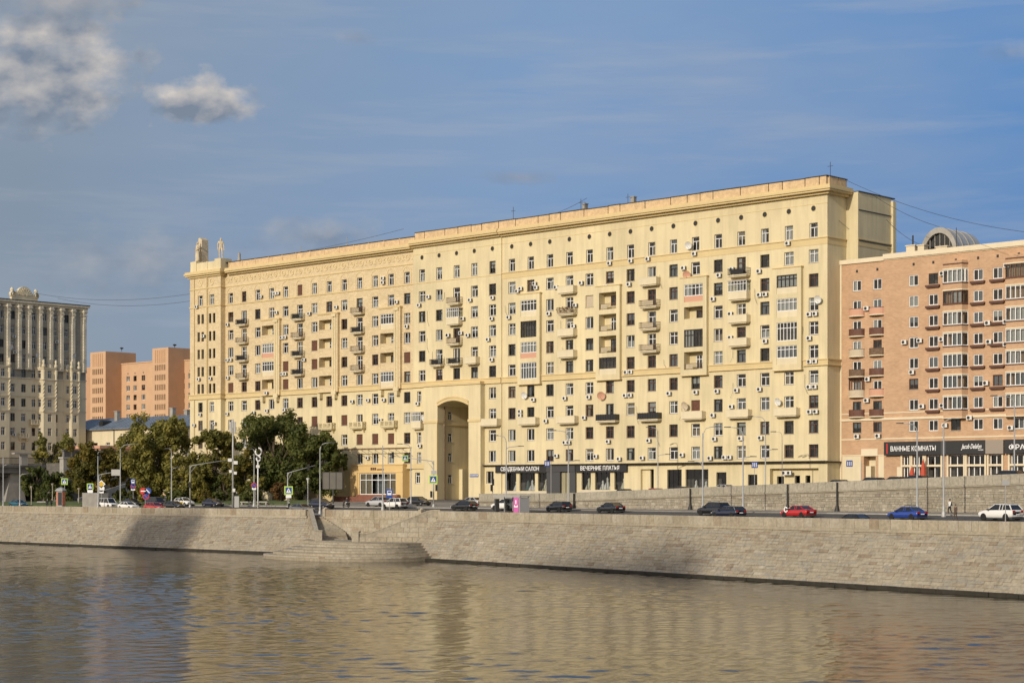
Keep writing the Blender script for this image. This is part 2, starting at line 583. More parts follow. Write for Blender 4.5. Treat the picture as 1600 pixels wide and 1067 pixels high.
def text_mesh(body, size, mat, depth=0.04, shear=0.0, width=None):
    cu = bpy.data.curves.new('lettering', 'FONT')
    cu.body = body
    cu.size = size
    cu.extrude = depth
    cu.shear = shear
    cu.align_x = 'CENTER'
    cu.resolution_u = 3
    cu.offset = size * 0.012
    tmp = bpy.data.objects.new('lettering', cu)
    COL.objects.link(tmp)
    dg = bpy.context.evaluated_depsgraph_get()
    me = bpy.data.meshes.new_from_object(tmp.evaluated_get(dg))
    bpy.data.objects.remove(tmp)
    xs = [v.co.x for v in me.vertices]
    w = max(xs) - min(xs)
    k = (width / w) if width else 1.0
    for v in me.vertices:                      # stand the text up: x along, z up, facing -y
        v.co = Vector((v.co.x * k, -v.co.z, v.co.y))
    me.materials.clear()
    me.materials.append(MATS[mat])
    return me


def P(x, D, z=0.0):
    """plan position seen at column x of the photograph, D metres deep"""
    return Vector(((x - 800) / FOC * D, D, z))


# ------------------------------------------------------------------ the lie of the land
A0 = Vector((-96.6, 344.0)); BB = Vector((-10.6, 259.0))
DL = (BB - A0).normalized(); NL = Vector((-DL.y, DL.x))          # along the left quay, and inland
DR = (Vector((48.0, 171.0)) - BB).normalized(); NR = Vector((-DR.y, DR.x))
LLEN = (BB - A0).length
PAR_Z = 6.8                      # top of the quay parapet


def bank_q(x, y):
    p = Vector((x, y))
    return max((p - A0).dot(NL), (p - BB).dot(NR))


QP = [(-50, 5.8), (0, 5.8), (5, 5.95), (14, 6.5), (24, 7.0), (45, 7.55), (70, 7.65), (5000, 7.65)]


def prof_z(q):
    for (a, za), (b, zb) in zip(QP, QP[1:]):
        if q <= b:
            return za + (zb - za) * (q - a) / (b - a)
    return QP[-1][1]


def gz(x, y):
    return prof_z(bank_q(x, y))


def quay(t, q):
    """t metres along the quay from A0 (past the bend it follows the right hand reach), q metres inland"""
    if t <= LLEN:
        p = A0 + DL * t + NL * q
        if t > LLEN - 1e-6:
            n = (NL + NR).normalized()
            p = BB + n * (q / n.dot(NL))
        return p
    return BB + DR * (t - LLEN) + NR * q


TS = [-400, -150, -60, -20, 0, 20, 40, 60, 80, 100, LLEN, LLEN + 15, LLEN + 30, LLEN + 45, LLEN + 60, LLEN + 75, LLEN + 90, LLEN + 110, LLEN + 140, LLEN + 260]


# ------------------------------------------------------------------ setting: water, ground, roads
def water():
    m = bpy.data.materials.new('river_water')
    m.use_nodes = True
    t = NT(m.node_tree)
    b = m.node_tree.nodes['Principled BSDF']
    b.inputs['Base Color'].default_value = (0.024, 0.020, 0.009, 1)
    b.inputs['Roughness'].default_value = 0.06
    b.inputs['IOR'].default_value = 1.333
    pos = t.n('NewGeometry').outputs['Position']
    bn = t.n('Bump')
    bn.inputs['Strength'].default_value = 1.0
    bn.inputs['Distance'].default_value = 1.0
    t.l(t.math('MULTIPLY', t.noise(t.mapping(pos, (0.6, 1.0, 1.0), (0, 0, 0), (0, 0, 0.3)), 3.4, 3.0, 0.6), 0.013), bn.inputs['Height'])
    t.l(bn.outputs[0], b.inputs['Normal'])
    MATS['river_water'] = m
    # wave relief: a sum of wind ripples and low swell, calmer in patches
    rs = np.random.RandomState(12)
    comps = []
    for i in range(64):
        lam = 0.8 * (3.8 / 0.8) ** rs.rand()
        ang = math.pi / 2 + 0.25 + rs.randn() * 0.55
        comps.append((lam, ang, rs.rand() * 2 * math.pi))
    k2 = sum(1.0 for _ in comps)
    step = 0.086 * math.sqrt(2.0 / k2)               # slope amplitude of each component
    def height(X, Y, sp):
        H = np.zeros_like(X)
        g = 0.75 + 0.32 * np.sin(X * 0.11 + 1.3 * np.sin(Y * 0.07 + 0.5) + 0.6) * np.sin(Y * 0.083 + 1.1 * np.sin(X * 0.05)) + 0.25 * np.sin(X * 0.043 - Y * 0.031 + 2.0)
        for lam, ang, ph in comps:
            k = 2 * math.pi / lam
            f = min(1.0, max(0.0, (lam / sp - 2.2) / 1.5))
            if f <= 0:
                continue
            th = k * (X * math.cos(ang) + Y * math.sin(ang)) + ph
            H += f * step / k * (np.sin(th) + 0.25 * np.cos(2 * th))
        return H * np.clip(g, 0.35, 1.3)
    V, F = [], []
    off = 0
    for (x0, x1, y0, y1, sp) in ((-50, 76, 88, 150, 0.25), (-76, 70, 150, 232, 0.33), (-122, 24, 232, 358, 0.5)):
        nx, ny = int((x1 - x0) / sp) + 1, int((y1 - y0) / sp) + 1
        X, Y = np.meshgrid(np.linspace(x0, x1, nx), np.linspace(y0, y1, ny))
        V.append(np.stack([X, Y, height(X, Y, sp)], -1).reshape(-1, 3))
        i = (np.arange(ny - 1)[:, None] * nx + np.arange(nx - 1)[None, :]).reshape(-1) + off
        F.append(np.stack([i, i + 1, i + nx + 1, i + nx], -1))
        off += nx * ny
    V.append(np.array([(-1200, -600, -0.35), (900, -600, -0.35), (900, 900, -0.35), (-1200, 900, -0.35)], float))
    F.append(np.array([[off, off + 1, off + 2, off + 3]]))
    V, F = np.concatenate(V), np.concatenate(F).astype(np.int32)
    me = bpy.data.meshes.new('river_water')
    me.vertices.add(len(V)); me.vertices.foreach_set('co', V.astype(np.float32).ravel())
    me.loops.add(F.size); me.loops.foreach_set('vertex_index', F.ravel())
    me.polygons.add(len(F)); me.polygons.foreach_set('loop_start', np.arange(0, F.size, 4, dtype=np.int32))
    me.polygons.foreach_set('use_smooth', [True] * len(F))
    me.materials.append(m)
    me.update(calc_edges=True)
    struct('river_water', me)


water()


def strip(name, q_list, ts, mat, dz=0.0, zf=None, tri=None):
    """a sheet that follows the quay: rows of points at the inland distances q_list"""
    mb = MB()
    rows = []
    for t in ts:
        rows.append([(*quay(t, q), (zf or prof_z)(q) + dz) for q in q_list])
    n = len(q_list)
    for r in rows:
        mb.v += r
    for i in range(len(ts) - 1):
        for j in range(n - 1):
            a = i * n + j
            mb.f.append((a, a + n, a + n + 1, a + 1)); mb.m.append(0); mb.t.append(None)
    return mb.mesh(name, mat)


struct('ground', strip('ground', [0.0, 2, 5, 9, 14, 19, 24, 34, 45, 70, 120, 300, 900, 4000], [-2500] + TS + [LLEN + 2500], 'paving'))
struct('road', strip('road', [5.0, 9, 14, 19, 21.2], [-150] + TS[2:], 'asphalt', 0.006))
# raised footway along the parapet with its kerb
mb = MB()
for ta, tb in zip(TS[1:], TS[2:]):
    for qa, qb, dz in ((0.2, 4.55, 0.12), (4.57, 4.85, 0.13)):
        c = [quay(ta, qa), quay(tb, qa), quay(tb, qb), quay(ta, qb)]
        zz = [prof_z(qa), prof_z(qa), prof_z(qb), prof_z(qb)]
        mb.hexa([(*p, z - 0.1) for p, z in zip(c, zz)] + [(*p, z + dz) for p, z in zip(c, zz)])
struct('quay_footway', mb.mesh('quay_footway', 'paving'))
mb = MB()
for ta, tb in zip(TS[1:], TS[2:]):
    for qa, qb in ((21.3, 21.6),):
        c = [quay(ta, qa), quay(tb, qa), quay(tb, qb), quay(ta, qb)]
        mb.hexa([(*p, prof_z(qa) - 0.1) for p in c] + [(*p, prof_z(qa) + 0.14) for p in c])
struct('kerb', mb.mesh('kerb', 'concrete'))
mb = MB()
for q, dash in ((8.2, True), (11.4, False), (11.8, False), (14.8, True), (18.0, True)):
    t = -40.0
    while t < LLEN + 130:
        L = 3.0 if dash else 6.0
        if not (t < LLEN < t + L):
            c = [quay(t, q), quay(t + L, q), quay(t + L, q + 0.14), quay(t, q + 0.14)]
            mb.face([(*p, prof_z(q) + 0.016) for p in c])
        t += 7.0 if dash else 6.0
o = part('lane_marking', mb.mesh('lane_marking', 'paint_white'))
o['kind'] = 'structure'


# ------------------------------------------------------------------ quay walls
TOP = (-0.25, 5.5)
TOE = (-4.75, -0.7)
DZ, DQ = TOP[1] - TOE[1], TOP[0] - TOE[0]
SLEN = math.hypot(DZ, DQ)
TILT = -math.atan2(DQ, DZ)
NROW = 19
CH = SLEN / NROW
SN = Vector((0, -DZ, DQ)).normalized()          # out of the slope
SU = Vector((0, DQ, DZ)).normalized()


def unit_stone(h, th, name, mat):
    mb = MB()
    e = 0.014
    x0, x1, z0, z1 = -0.5, 0.5, -h / 2 + 0.008, h / 2 - 0.008
    bx = 0.012
    P8 = [(x0, 0.05, z0), (x1, 0.05, z0), (x1, 0.05, z1), (x0, 0.05, z1)]
    o8 = [(x0 + bx, -th, z0 + e), (x1 - bx, -th, z0 + e), (x1 - bx, -th, z1 - e), (x0 + bx, -th, z1 - e)]
    mid = [(x0, -th + e, z0), (x1, -th + e, z0), (x1, -th + e, z1), (x0, -th + e, z1)]
    mb.v = P8 + mid + o8
    for a in (0, 4):
        for k in range(4):
            k2 = (k + 1) % 4
            mb.f.append((a + k, a + k2, a + 4 + k2, a + 4 + k)); mb.m.append(0); mb.t.append(None)
    mb.f.append((8, 9, 10, 11)); mb.m.append(0); mb.t.append(None)
    return mb.mesh(name, mat)


def quay_wall(name, label, origin, dirv, t0, t1, n_parts, part_from, seed, flare=0.0):
    rg = random.Random(seed)
    root = thing(name, label, 'quay wall', (origin.x, origin.y, 0), math.atan2(dirv.y, dirv.x))
    mb = MB()                                   # mortar bed behind the stones, and the capping courses
    tf = lambda q: t1 - flare * q
    mb.hexa([(t0, TOE[0], TOE[1]), (tf(TOE[0]), TOE[0], TOE[1]), (t1, 0.6, TOE[1]), (t0, 0.6, TOE[1]),
             (t0, TOP[0], TOP[1]), (t1, TOP[0], TOP[1]), (t1, 0.6, TOP[1]), (t0, 0.6, TOP[1])])
    part('core', mb.mesh('core', 'mortar'), root)
    um = [unit_stone(CH, th, 'stone', 'slope_stone') for th in (0.014, 0.034, 0.058)]
    stuff = MB()
    parts = []
    for j in range(NROW):
        sdist = (j + 0.5) * CH                   # from the toe up
        c = Vector((0, TOE[0], TOE[1])) + SU * sdist
        if c.z < -0.15:
            continue
        t = t0 + rg.random() * 0.8
        mb0 = t0
        te = tf(c.y)
        while t < te:
            w = rg.choice((0.9, 1.1, 1.3, 1.5, 1.8)) * rg.uniform(0.9, 1.1)
            w = min(w, te - mb0)
            parts.append((mb0 + w / 2, c, w, rg.randrange(3), rg.random(), j))
            mb0 += w
            t = mb0
            if te - mb0 < 0.3:
                break
    parts.sort(key=lambda p: (-(p[0] if part_from > 0 else -p[0])))
    parts = [p for p in parts if p[0] > -1e9]
    inview = [p for p in parts if p[0] <= part_from]
    chosen = set(id(p) for p in inview[:n_parts])
    for p in parts:
        tc, c, w, k, tone, j = p
        if id(p) in chosen:
            part('stone', um[k], root, (tc, c.y, c.z), (TILT, 0, 0), scale=(w - 0.02, 1, 1))
        else:
            th = (0.014, 0.034, 0.058)[k]
            h = CH / 2 - 0.008
            a = Vector((tc - w / 2 + 0.01, c.y, c.z)); b = Vector((tc + w / 2 - 0.01, c.y, c.z))
            q = [a - SU * h, b - SU * h, b + SU * h, a + SU * h]
            e = 0.014
            ex = Vector((e, 0, 0))
            o = [q[0] + SN * th + ex + SU * e, q[1] + SN * th - ex + SU * e, q[2] + SN * th - ex - SU * e, q[3] + SN * th + ex - SU * e]
            i = len(stuff.v)
            stuff.v += [tuple(x) for x in q] + [tuple(x) for x in o]
            for f in ((4, 5, 6, 7), (0, 1, 5, 4), (1, 2, 6, 5), (2, 3, 7, 6), (3, 0, 4, 7)):
                stuff.f.append(tuple(i + x for x in f)); stuff.m.append(0); stuff.t.append(tone)
    part('stone_facing', stuff.mesh('stone_facing', 'slope_stone', tone=True), root, kind='stuff')
    # dark wet toe at the waterline
    mb = MB()
    t1b = tf(TOE[0]) - .3
    mb.box(t0, t1b, TOE[0] - 0.28, TOE[0] + 1.2, -0.8, 0.32)
    x = t0
    while x < t1b:                                # broken edge
        w = rg.uniform(0.6, 2.2)
        mb.box(x, min(x + w, t1b), TOE[0] - 0.28 - rg.uniform(0.02, 0.16), TOE[0] + 0.6, -0.8, 0.32 + rg.uniform(-0.12, 0.03))
        x += w
    part('waterline_ledge', mb.mesh('waterline_ledge', 'tar'), root)
    # moulded course under the parapet
    mb = MB()
    mb.box(t0, t1, -0.42, 0.5, 5.46, 5.62)
    mb.box(t0, t1, -0.34, 0.5, 5.62, 5.78)
    part('string_course', mb.mesh('string_course', 'parapet_stone'), root)
    return root


def slab_mesh(w, h, d, name='slab', mat='parapet_stone', shear=0.0, inset=0.0):
    mb = MB()
    e = 0.02
    x0, x1 = -w / 2 + 0.012, w / 2 - 0.012
    def ring(y, ex):
        return [(x0 + ex, y, ex + shear * (x0 + ex)), (x1 - ex, y, ex + shear * (x1 - ex)), (x1 - ex, y, h - ex + shear * (x1 - ex)), (x0 + ex, y, h - ex + shear * (x0 + ex))]
    mb.v = ring(d, 0) + ring(e, 0) + ring(0, e)
    for a in (0, 4):
        for k in range(4):
            k2 = (k + 1) % 4
            mb.f.append((a + k, a + 4 + k, a + 4 + k2, a + k2) if False else (a + k, a + k2, a + 4 + k2, a + 4 + k)); mb.m.append(0); mb.t.append(None)
    mb.f.append((8, 9, 10, 11)); mb.m.append(0); mb.t.append(None)
    mb.f.append((3, 2, 1, 0)); mb.m.append(0); mb.t.append(None)
    return mb.mesh(name, mat)


def parapet_slabs(root, t0, t1, seed, z=5.78, h=1.02):
    rg = random.Random(seed)
    t = t0
    k = 0
    while t < t1 - 0.2:
        w = (1.3, 1.3, 0.85, 1.3, 1.55, 0.85)[rg.randrange(6)]
        w = min(w, t1 - t)
        if t1 - t - w < 0.4:
            w = t1 - t
        key = ('slab', round(w, 2))
        me = cached(key, lambda: slab_mesh(w, h, 0.45))
        part('parapet_slab', me, root, (t + w / 2, -0.25 - rg.choice((0, 0.012, 0.03)), z))
        t += w
        k += 1


ql = quay_wall('quay_wall', 'long sloping stone quay wall of the river left of the stairs', A0, DL, -62.0, 92.0, 0, 0, 3, 1.42)
parapet_slabs(ql, -22.0, 91.6, 31)
mb = MB(); mb.box(-62, -22.0, -0.25, 0.2, 5.78, 6.8)
part('parapet', mb.mesh('parapet', 'parapet_stone'), ql)
qr = quay_wall('quay_wall', 'long sloping stone quay wall of the river right of the stairs', BB, DR, -2.6, 150.0, 300, 112.0, 4)
parapet_slabs(qr, 0.6, 116.0, 32)
mb = MB(); mb.box(116.0, 150, -0.25, 0.2, 5.78, 6.8)
part('parapet', mb.mesh('parapet', 'parapet_stone'), qr)


# ------------------------------------------------------------------ river landing with its horseshoe of stairs
def river_landing():
    root = thing('river_landing', 'stone river landing with curved steps down to the water and flared stair walls', 'stairs', (A0.x, A0.y, 0), math.atan2(DL.y, DL.x))
    # curved tiers going down to the water
    cx, cy = 111.0, -5.0
    n = 6
    def dims(k):
        f = k / (n - 1)
        return 13.9 - 4.4 * f, 12.4 - 7.2 * f
    def sup(a, rx, ry):
        c, s_ = math.cos(a), math.sin(a)
        e = 2 / 2.9
        return cx + rx * math.copysign(abs(c) ** e, c), cy + ry * math.copysign(abs(s_) ** e, s_)
    for k in range(n):
        rx, ry = dims(k)
        z1 = 0.62 + 0.34 * k
        poly = [sup(math.pi + math.pi * i / 48, rx, ry) for i in range(49)]
        poly += [(cx + rx, -1.0 - 0.02 * k), (cx - rx, -1.0 - 0.02 * k)]
        mb = MB().prism_z(poly, -0.8 + 0.01 * k, z1)
        part('curved_step', mb.mesh('curved_step', 'slope_stone'), root)
    rg = random.Random(5)
    # nosing stones of three tiers so the tiers read as laid blocks
    me_n = slab_mesh(1.0, 0.26, 0.7, 'kerb_stone', 'parapet_stone')
    for k in (0, 2, 4):
        rx, ry = dims(k)
        pts = [Vector(sup(math.pi * (1.02 + .96 * i / 400), rx + .05, ry + .05)) for i in range(401)]
        i = 0
        while i < 395:
            w = rg.uniform(1.1, 1.7)
            j = i + 1
            while j < 400 and (pts[j] - pts[i]).length < w:
                j += 1
            d = pts[j] - pts[i]
            m_ = (pts[i] + pts[j]) / 2
            part('kerb_stone', me_n, root, (m_.x, m_.y, 0.62 + 0.34 * k - 0.25), (0, 0, math.atan2(d.y, d.x)), scale=(d.length - 0.03, 1, 1))
            i = j
    # upper platform
    mb = MB().prism_z([(100.5, -8.2), (113.2, -8.2), (121.0, -0.6), (93.0, -0.6)], 1.0, 2.40)
    part('landing_platform', mb.mesh('landing_platform', 'slope_stone'), root)
    # central wall under the parapet and its slabs
    mb = MB()
    mb.box(92.0, 122.5, -0.2, 0.6, -0.5, 5.46)
    mb.box(96.4, 117.4, -0.34, 0.5, 5.46, 5.78)
    part('back_wall', mb.mesh('back_wall', 'slope_stone'), root)
    me_b = {}
    for j in range(5):
        t = 96.5 + (0.6 if j % 2 else 0)
        while t < 117.0:
            w = rg.choice((1.2, 1.5, 1.8))
            me = cached(('blk', w), lambda: slab_mesh(w, 0.6, 0.2, 'block', 'parapet_stone'))
            part('block', me, root, (t + w / 2, -0.30, 2.42 + 0.605 * j))
            t += w
    parapet_slabs(root, 96.4, 117.4, 33)
    for t in (96.15, 117.65):
        mb = MB()
        mb.box(t - 0.3, t + 0.3, -0.4, 0.35, 5.46, 7.0)
        mb.lathe([(0.3, 0), (0.22, 0.12), (0.0, 0.2)], 10, cx=t, cy=0, cz=7.0)
        part('parapet_post', mb.mesh('parapet_post', 'parapet_stone'), root)
    # the two flared outer walls, tops falling towards the landing
    for (a, b, side) in (((92.0, -0.1), (102.4, -6.9), 1), ((121.6, -0.1), (111.2, -6.9), -1)):
        a, b = Vector(a), Vector(b)
        d = (b - a).normalized()
        nrm = Vector((-d.y, d.x)) * (-side)            # towards the river
        if nrm.y > 0:
            nrm = -nrm
        L = (b - a).length
        def top(s):
            s = s / L
            return 6.8 if s < 0.12 else (6.8 - 3.3 * min(1, (s - 0.12) / 0.72))
        mb = MB()
        NS = 14
        for i in range(NS):
            s0, s1 = L * i / NS, L * (i + 1) / NS
            c0, c1 = a + d * s0, a + d * s1
            th = nrm * -0.5
            mb.hexa([(*c0, 0.2), (*c1, 0.2), (*(c1 + th), 0.2), (*(c0 + th), 0.2),
                     (*c0, top(s0)), (*c1, top(s1)), (*(c1 + th), top(s1)), (*(c0 + th), top(s0))])
        w = part('wing_wall', mb.mesh('wing_wall', 'slope_stone'), root)
        # coping
        mb = MB()
        for i in range(NS):
            s0, s1 = L * i / NS + 0.01, L * (i + 1) / NS - 0.01
            c0, c1 = a + d * s0 + nrm * 0.06, a + d * s1 + nrm * 0.06
            th = nrm * -0.62
            mb.hexa([(*c0, top(s0) + 0.003), (*c1, top(s1) + 0.003), (*(c1 + th), top(s1) + 0.003), (*(c0 + th), top(s0) + 0.003),
                     (*c0, top(s0) + 0.17), (*c1, top(s1) + 0.17), (*(c1 + th), top(s1) + 0.17), (*(c0 + th), top(s0) + 0.17)])
        part('coping', mb.mesh('coping', 'parapet_stone'), w)
        # dressed blocks on the river face
        ang = math.atan2(d.y, d.x) if side == 1 else math.atan2(-d.y, -d.x)
        for j in range(8):
            z0 = 0.95 + 0.70 * j
            s = 0.0 if j % 2 else 0.5
            while s < L:
                wd = rg.choice((0.9, 1.3, 1.6))
                wd = min(wd, L - s)
                if wd > 0.35 and z0 + 0.70 < top(s + wd) - 0.02:
                    me = cached(('blk7', round(wd, 1)), lambda: slab_mesh(round(wd, 1), 0.69, 0.2, 'block', 'parapet_stone'))
                    c = a + d * (s + wd / 2) + nrm * (0.07 + rg.choice((0, 0.015, 0.03)))
                    part('block', me, w, (c.x, c.y, z0), (0, 0, ang))
                s += wd
        # end pier
        c = b + nrm * -0.25
        mb = MB()
        mb.box(-0.5, 0.5, -0.5, 0.5, 1.0, 3.75)
        mb.box(-0.56, 0.56, -0.56, 0.56, 3.75, 3.9)
        part('end_pier', mb.mesh('end_pier', 'parapet_stone'), root, (c.x, c.y, 0), (0, 0, ang))
        # the flight behind this wall
        ns = 17
        fa = a + nrm * -0.55
        fb = b + nrm * -0.55
        wv = nrm * -4.2
        for i in range(ns):
            s0, s1 = 0.10 + 0.80 * i / ns, 0.10 + 0.80 * (i + 1) / ns
            c0, c1 = fa.lerp(fb, s0), fa.lerp(fb, s1)
            z = 5.75 - 0.195 * i
            q = [c0, c1, c1 + wv, c0 + wv]
            q = [Vector((p.x, min(p.y, -0.52))) for p in q]
            mb = MB()
            mb.hexa([(*p, 1.9) for p in q] + [(*p, z) for p in q])
            part('stair_tread', mb.mesh('stair_tread', 'slope_stone'), root)
    return root


river_landing()

# ------------------------------------------------------------------ ramp behind its retaining wall
WB = Vector((7.6, 272.0))
DW = Vector((49.4, -69.0)).normalized()
NW = Vector((-DW.y, DW.x))


def ramp_top(x):
    return 9.3 + (0.0272 * x if x > 0 else 0.005 * x)


def retaining_wall():
    rg = random.Random(11)
    root = thing('retaining_wall', 'stone retaining wall with slab parapet carrying the ramp in front of the buildings', 'wall', (WB.x, WB.y, 0), math.atan2(DW.y, DW.x))
    x0, x1 = -22.0, 128.0
    mb = MB()
    for a, b in ((x0, 0.0), (0.0, x1)):
        mb.hexa([(a, 0, 6.3), (b, 0, 6.3), (b, 0.7, 6.3), (a, 0.7, 6.3),
                 (a, 0, ramp_top(a) - 1.0), (b, 0, ramp_top(b) - 1.0), (b, 0.7, ramp_top(b) - 1.0), (a, 0.7, ramp_top(a) - 1.0)])
    part('core', mb.mesh('core', 'mortar'), root)
    # moulding under the parapet
    mb = MB()
    for a, b in ((x0, 0.0), (0.0, x1)):
        for za, zb, y in ((-1.26, -1.12, -0.13), (-1.12, -1.0, -0.2)):
            mb.hexa([(a, y, ramp_top(a) + za), (b, y, ramp_top(b) + za), (b, 0.5, ramp_top(b) + za), (a, 0.5, ramp_top(a) + za),
                     (a, y, ramp_top(a) + zb), (b, y, ramp_top(b) + zb), (b, 0.5, ramp_top(b) + zb), (a, 0.5, ramp_top(a) + zb)])
    part('string_course', mb.mesh('string_course', 'wall_slab'), root)
    m0 = slab_mesh(1.25, 1.0, 0.4, 'parapet_slab', 'wall_slab', 0.005)
    m1 = slab_mesh(1.25, 1.0, 0.4, 'parapet_slab', 'wall_slab', 0.0272)
    x = x0
    while x < 92:
        xm = x + 0.625
        part('parapet_slab', m1 if xm > 0 else m0, root, (xm, -0.08 - rg.choice((0, 0.01, 0.02)), ramp_top(xm) - 1.0))
        x += 1.25
    mb = MB()
    mb.hexa([(x, -0.08, ramp_top(x) - 1), (x1, -0.08, ramp_top(x1) - 1), (x1, 0.3, ramp_top(x1) - 1), (x, 0.3, ramp_top(x) - 1),
             (x, -0.08, ramp_top(x)), (x1, -0.08, ramp_top(x1)), (x1, 0.3, ramp_top(x1)), (x, 0.3, ramp_top(x))])
    part('parapet', mb.mesh('parapet', 'wall_slab'), root)
    # squared rubble below
    mb = MB()
    z = 6.5
    while z < 12:
        h = rg.uniform(0.26, 0.48)
        x = x0 + rg.random() * 0.5
        while x < 95:
            w = rg.uniform(0.3, 1.0)
            hh = h if rg.random() < 0.7 else h * 0.55
            if z + h < ramp_top(x) - 1.28:
                parts = [(z, z + h)] if hh == h else [(z, z + hh), (z + hh, z + h)]
                for za, zb in parts:
                    th = rg.uniform(0.015, 0.09)
                    e = rg.uniform(0.015, 0.03)
                    g = 0.012
                    i = len(mb.v)
                    mb.v += [(x + g, 0, za + g), (x + w - g, 0, za + g), (x + w - g, 0, zb - g), (x + g, 0, zb - g),
                             (x + g + e, -th, za + g + e), (x + w - g - e, -th, za + g + e), (x + w - g - e, -th, zb - g - e), (x + g + e, -th, zb - g - e)]
                    tn = rg.random()
                    for f in ((4, 5, 6, 7), (0, 1, 5, 4), (1, 2, 6, 5), (2, 3, 7, 6), (3, 0, 4, 7)):
                        mb.f.append(tuple(i + k for k in f)); mb.m.append(0); mb.t.append(tn)
            x += w
        z += h
    part('rubble_facing', mb.mesh('rubble_facing', 'rubble_stone', tone=True), root, kind='stuff')
    # iron expansion posts / drain pipes on the wall face
    for xp in (29.0, 47.8, 56.5, 3.0):
        mb = MB()
        g = gz(*(WB + DW * xp))
        mb.tube([(xp, -0.3, g + 0.1), (xp, -0.3, ramp_top(xp) - 0.1)], 0.11, 8)
        mb.lathe([(0.34, 0), (0.26, 0.35), (0.14, 0.8)], 10, cx=xp, cy=-0.3, cz=g + 0.1)
        part('drain_pipe', mb.mesh('drain_pipe', 'iron'), root)
    return root


retaining_wall()
# footway at the foot of the retaining wall
mb = MB()
for i in range(30):
    a, b = -22 + 5 * i, -22 + 5 * (i + 1)
    ps = [WB + DW * a + NW * -3.0, WB + DW * b + NW * -3.0, WB + DW * b + NW * 0.2, WB + DW * a + NW * 0.2]
    mb.hexa([(p.x, p.y, gz(*p) - 0.2) for p in ps] + [(p.x, p.y, gz(*p) + 0.15) for p in ps])
struct('pavement', mb.mesh('pavement', 'paving'))

# facade frame of the long house: origin at its right hand corner, x along the front (u counts to the left), y inwards
C0 = Vector((47.9, 277.0))
FX = Vector((0.7265, -0.687)).normalized()
FY = Vector((-FX.y, FX.x))
FROT = math.atan2(FX.y, FX.x)


def fpt(u, w, z=0.0):
    p = C0 - FX * u + FY * w
    return Vector((p.x, p.y, z))


# ramp road surface from the wall to the houses
mb = MB()
N = 26
rows = []
for i in range(N + 1):
    f = i / N
    xw = -22 + 150 * f
    pw = WB + DW * xw + NW * 0.3
    zw = ramp_top(xw) - 1.0 + 0.02
    uf = 73 - 145 * f
    pf = fpt(uf, 6.0)
    zf = 8.0 + (0.7 * f / 0.15 if f < 0.15 else 0.7 + 2.2 * (f - 0.15) / 0.36 if f < 0.51 else 2.9 + 1.2 * (f - 0.51) / 0.49)
    rows.append(((pw.x, pw.y, zw), (pw.x * 0.45 + pf.x * 0.55, pw.y * 0.45 + pf.y * 0.55, zw * 0.5 + zf * 0.5 - 0.02), (pf.x, pf.y, zf)))
for a, b in zip(rows, rows[1:]):
    mb.face([a[0], b[0], b[1], a[1]])
    mb.face([a[1], b[1], b[2], a[2]])
a = rows[0]
mb.face([(a[0][0], a[0][1], 6.5), a[0], a[1], (a[1][0], a[1][1], 6.5)])
mb.face([(a[1][0], a[1][1], 6.5), a[1], a[2], (a[2][0], a[2][1], 6.5)])
struct('ramp_road', mb.mesh('ramp_road', 'asphalt'))


def ramp_z(x, y):
    """height of the ramp road under a point"""
    p = Vector((x, y)) - WB
    xw, q = p.dot(DW), p.dot(NW)
    return ramp_top(xw) - 0.98 + 0.004 * q


# ------------------------------------------------------------------ building kit (front at y = 0, outwards is -y)
def wall(mb, x0, x1, z0, z1, holes, y=0.0, m=0, depth=0.42):
    """a wall sheet with openings (hx0, hx1, hz0, hz1[, depth]) and their reveals"""
    hs = [h if len(h) == 5 else (*h, depth) for h in holes]
    xs = sorted(set([x0, x1] + [min(max(v, x0), x1) for h in hs for v in h[:2]]))
    zs = sorted(set([z0, z1] + [min(max(v, z0), z1) for h in hs for v in h[2:4]]))
    def inside(x, z):
        return any(h[0] < x < h[1] and h[2] < z < h[3] for h in hs)
    # columns of merged cells
    for i in range(len(xs) - 1):
        xa, xb = xs[i], xs[i + 1]
        if xb - xa < 1e-6:
            continue
        run = None
        for j in range(len(zs) - 1):
            za, zb = zs[j], zs[j + 1]
            if zb - za < 1e-6:
                continue
            if inside((xa + xb) / 2, (za + zb) / 2):
                if run is not None:
                    mb.face([(xa, y, run), (xb, y, run), (xb, y, za), (xa, y, za)], m); run = None
            elif run is None:
                run = za
        if run is not None:
            mb.face([(xa, y, run), (xb, y, run), (xb, y, z1), (xa, y, z1)], m)
    for h in hs:
        a, b, c, d, dp = h
        if dp <= 0:
            continue
        mb.face([(a, y, c), (a, y, d), (a, y + dp, d), (a, y + dp, c)], m)
        mb.face([(b, y, d), (b, y, c), (b, y + dp, c), (b, y + dp, d)], m)
        mb.face([(a, y, d), (b, y, d), (b, y + dp, d), (a, y + dp, d)], m)
        mb.face([(a, y, c), (b, y, c), (b, y + dp, c), (a, y + dp, c)], m)


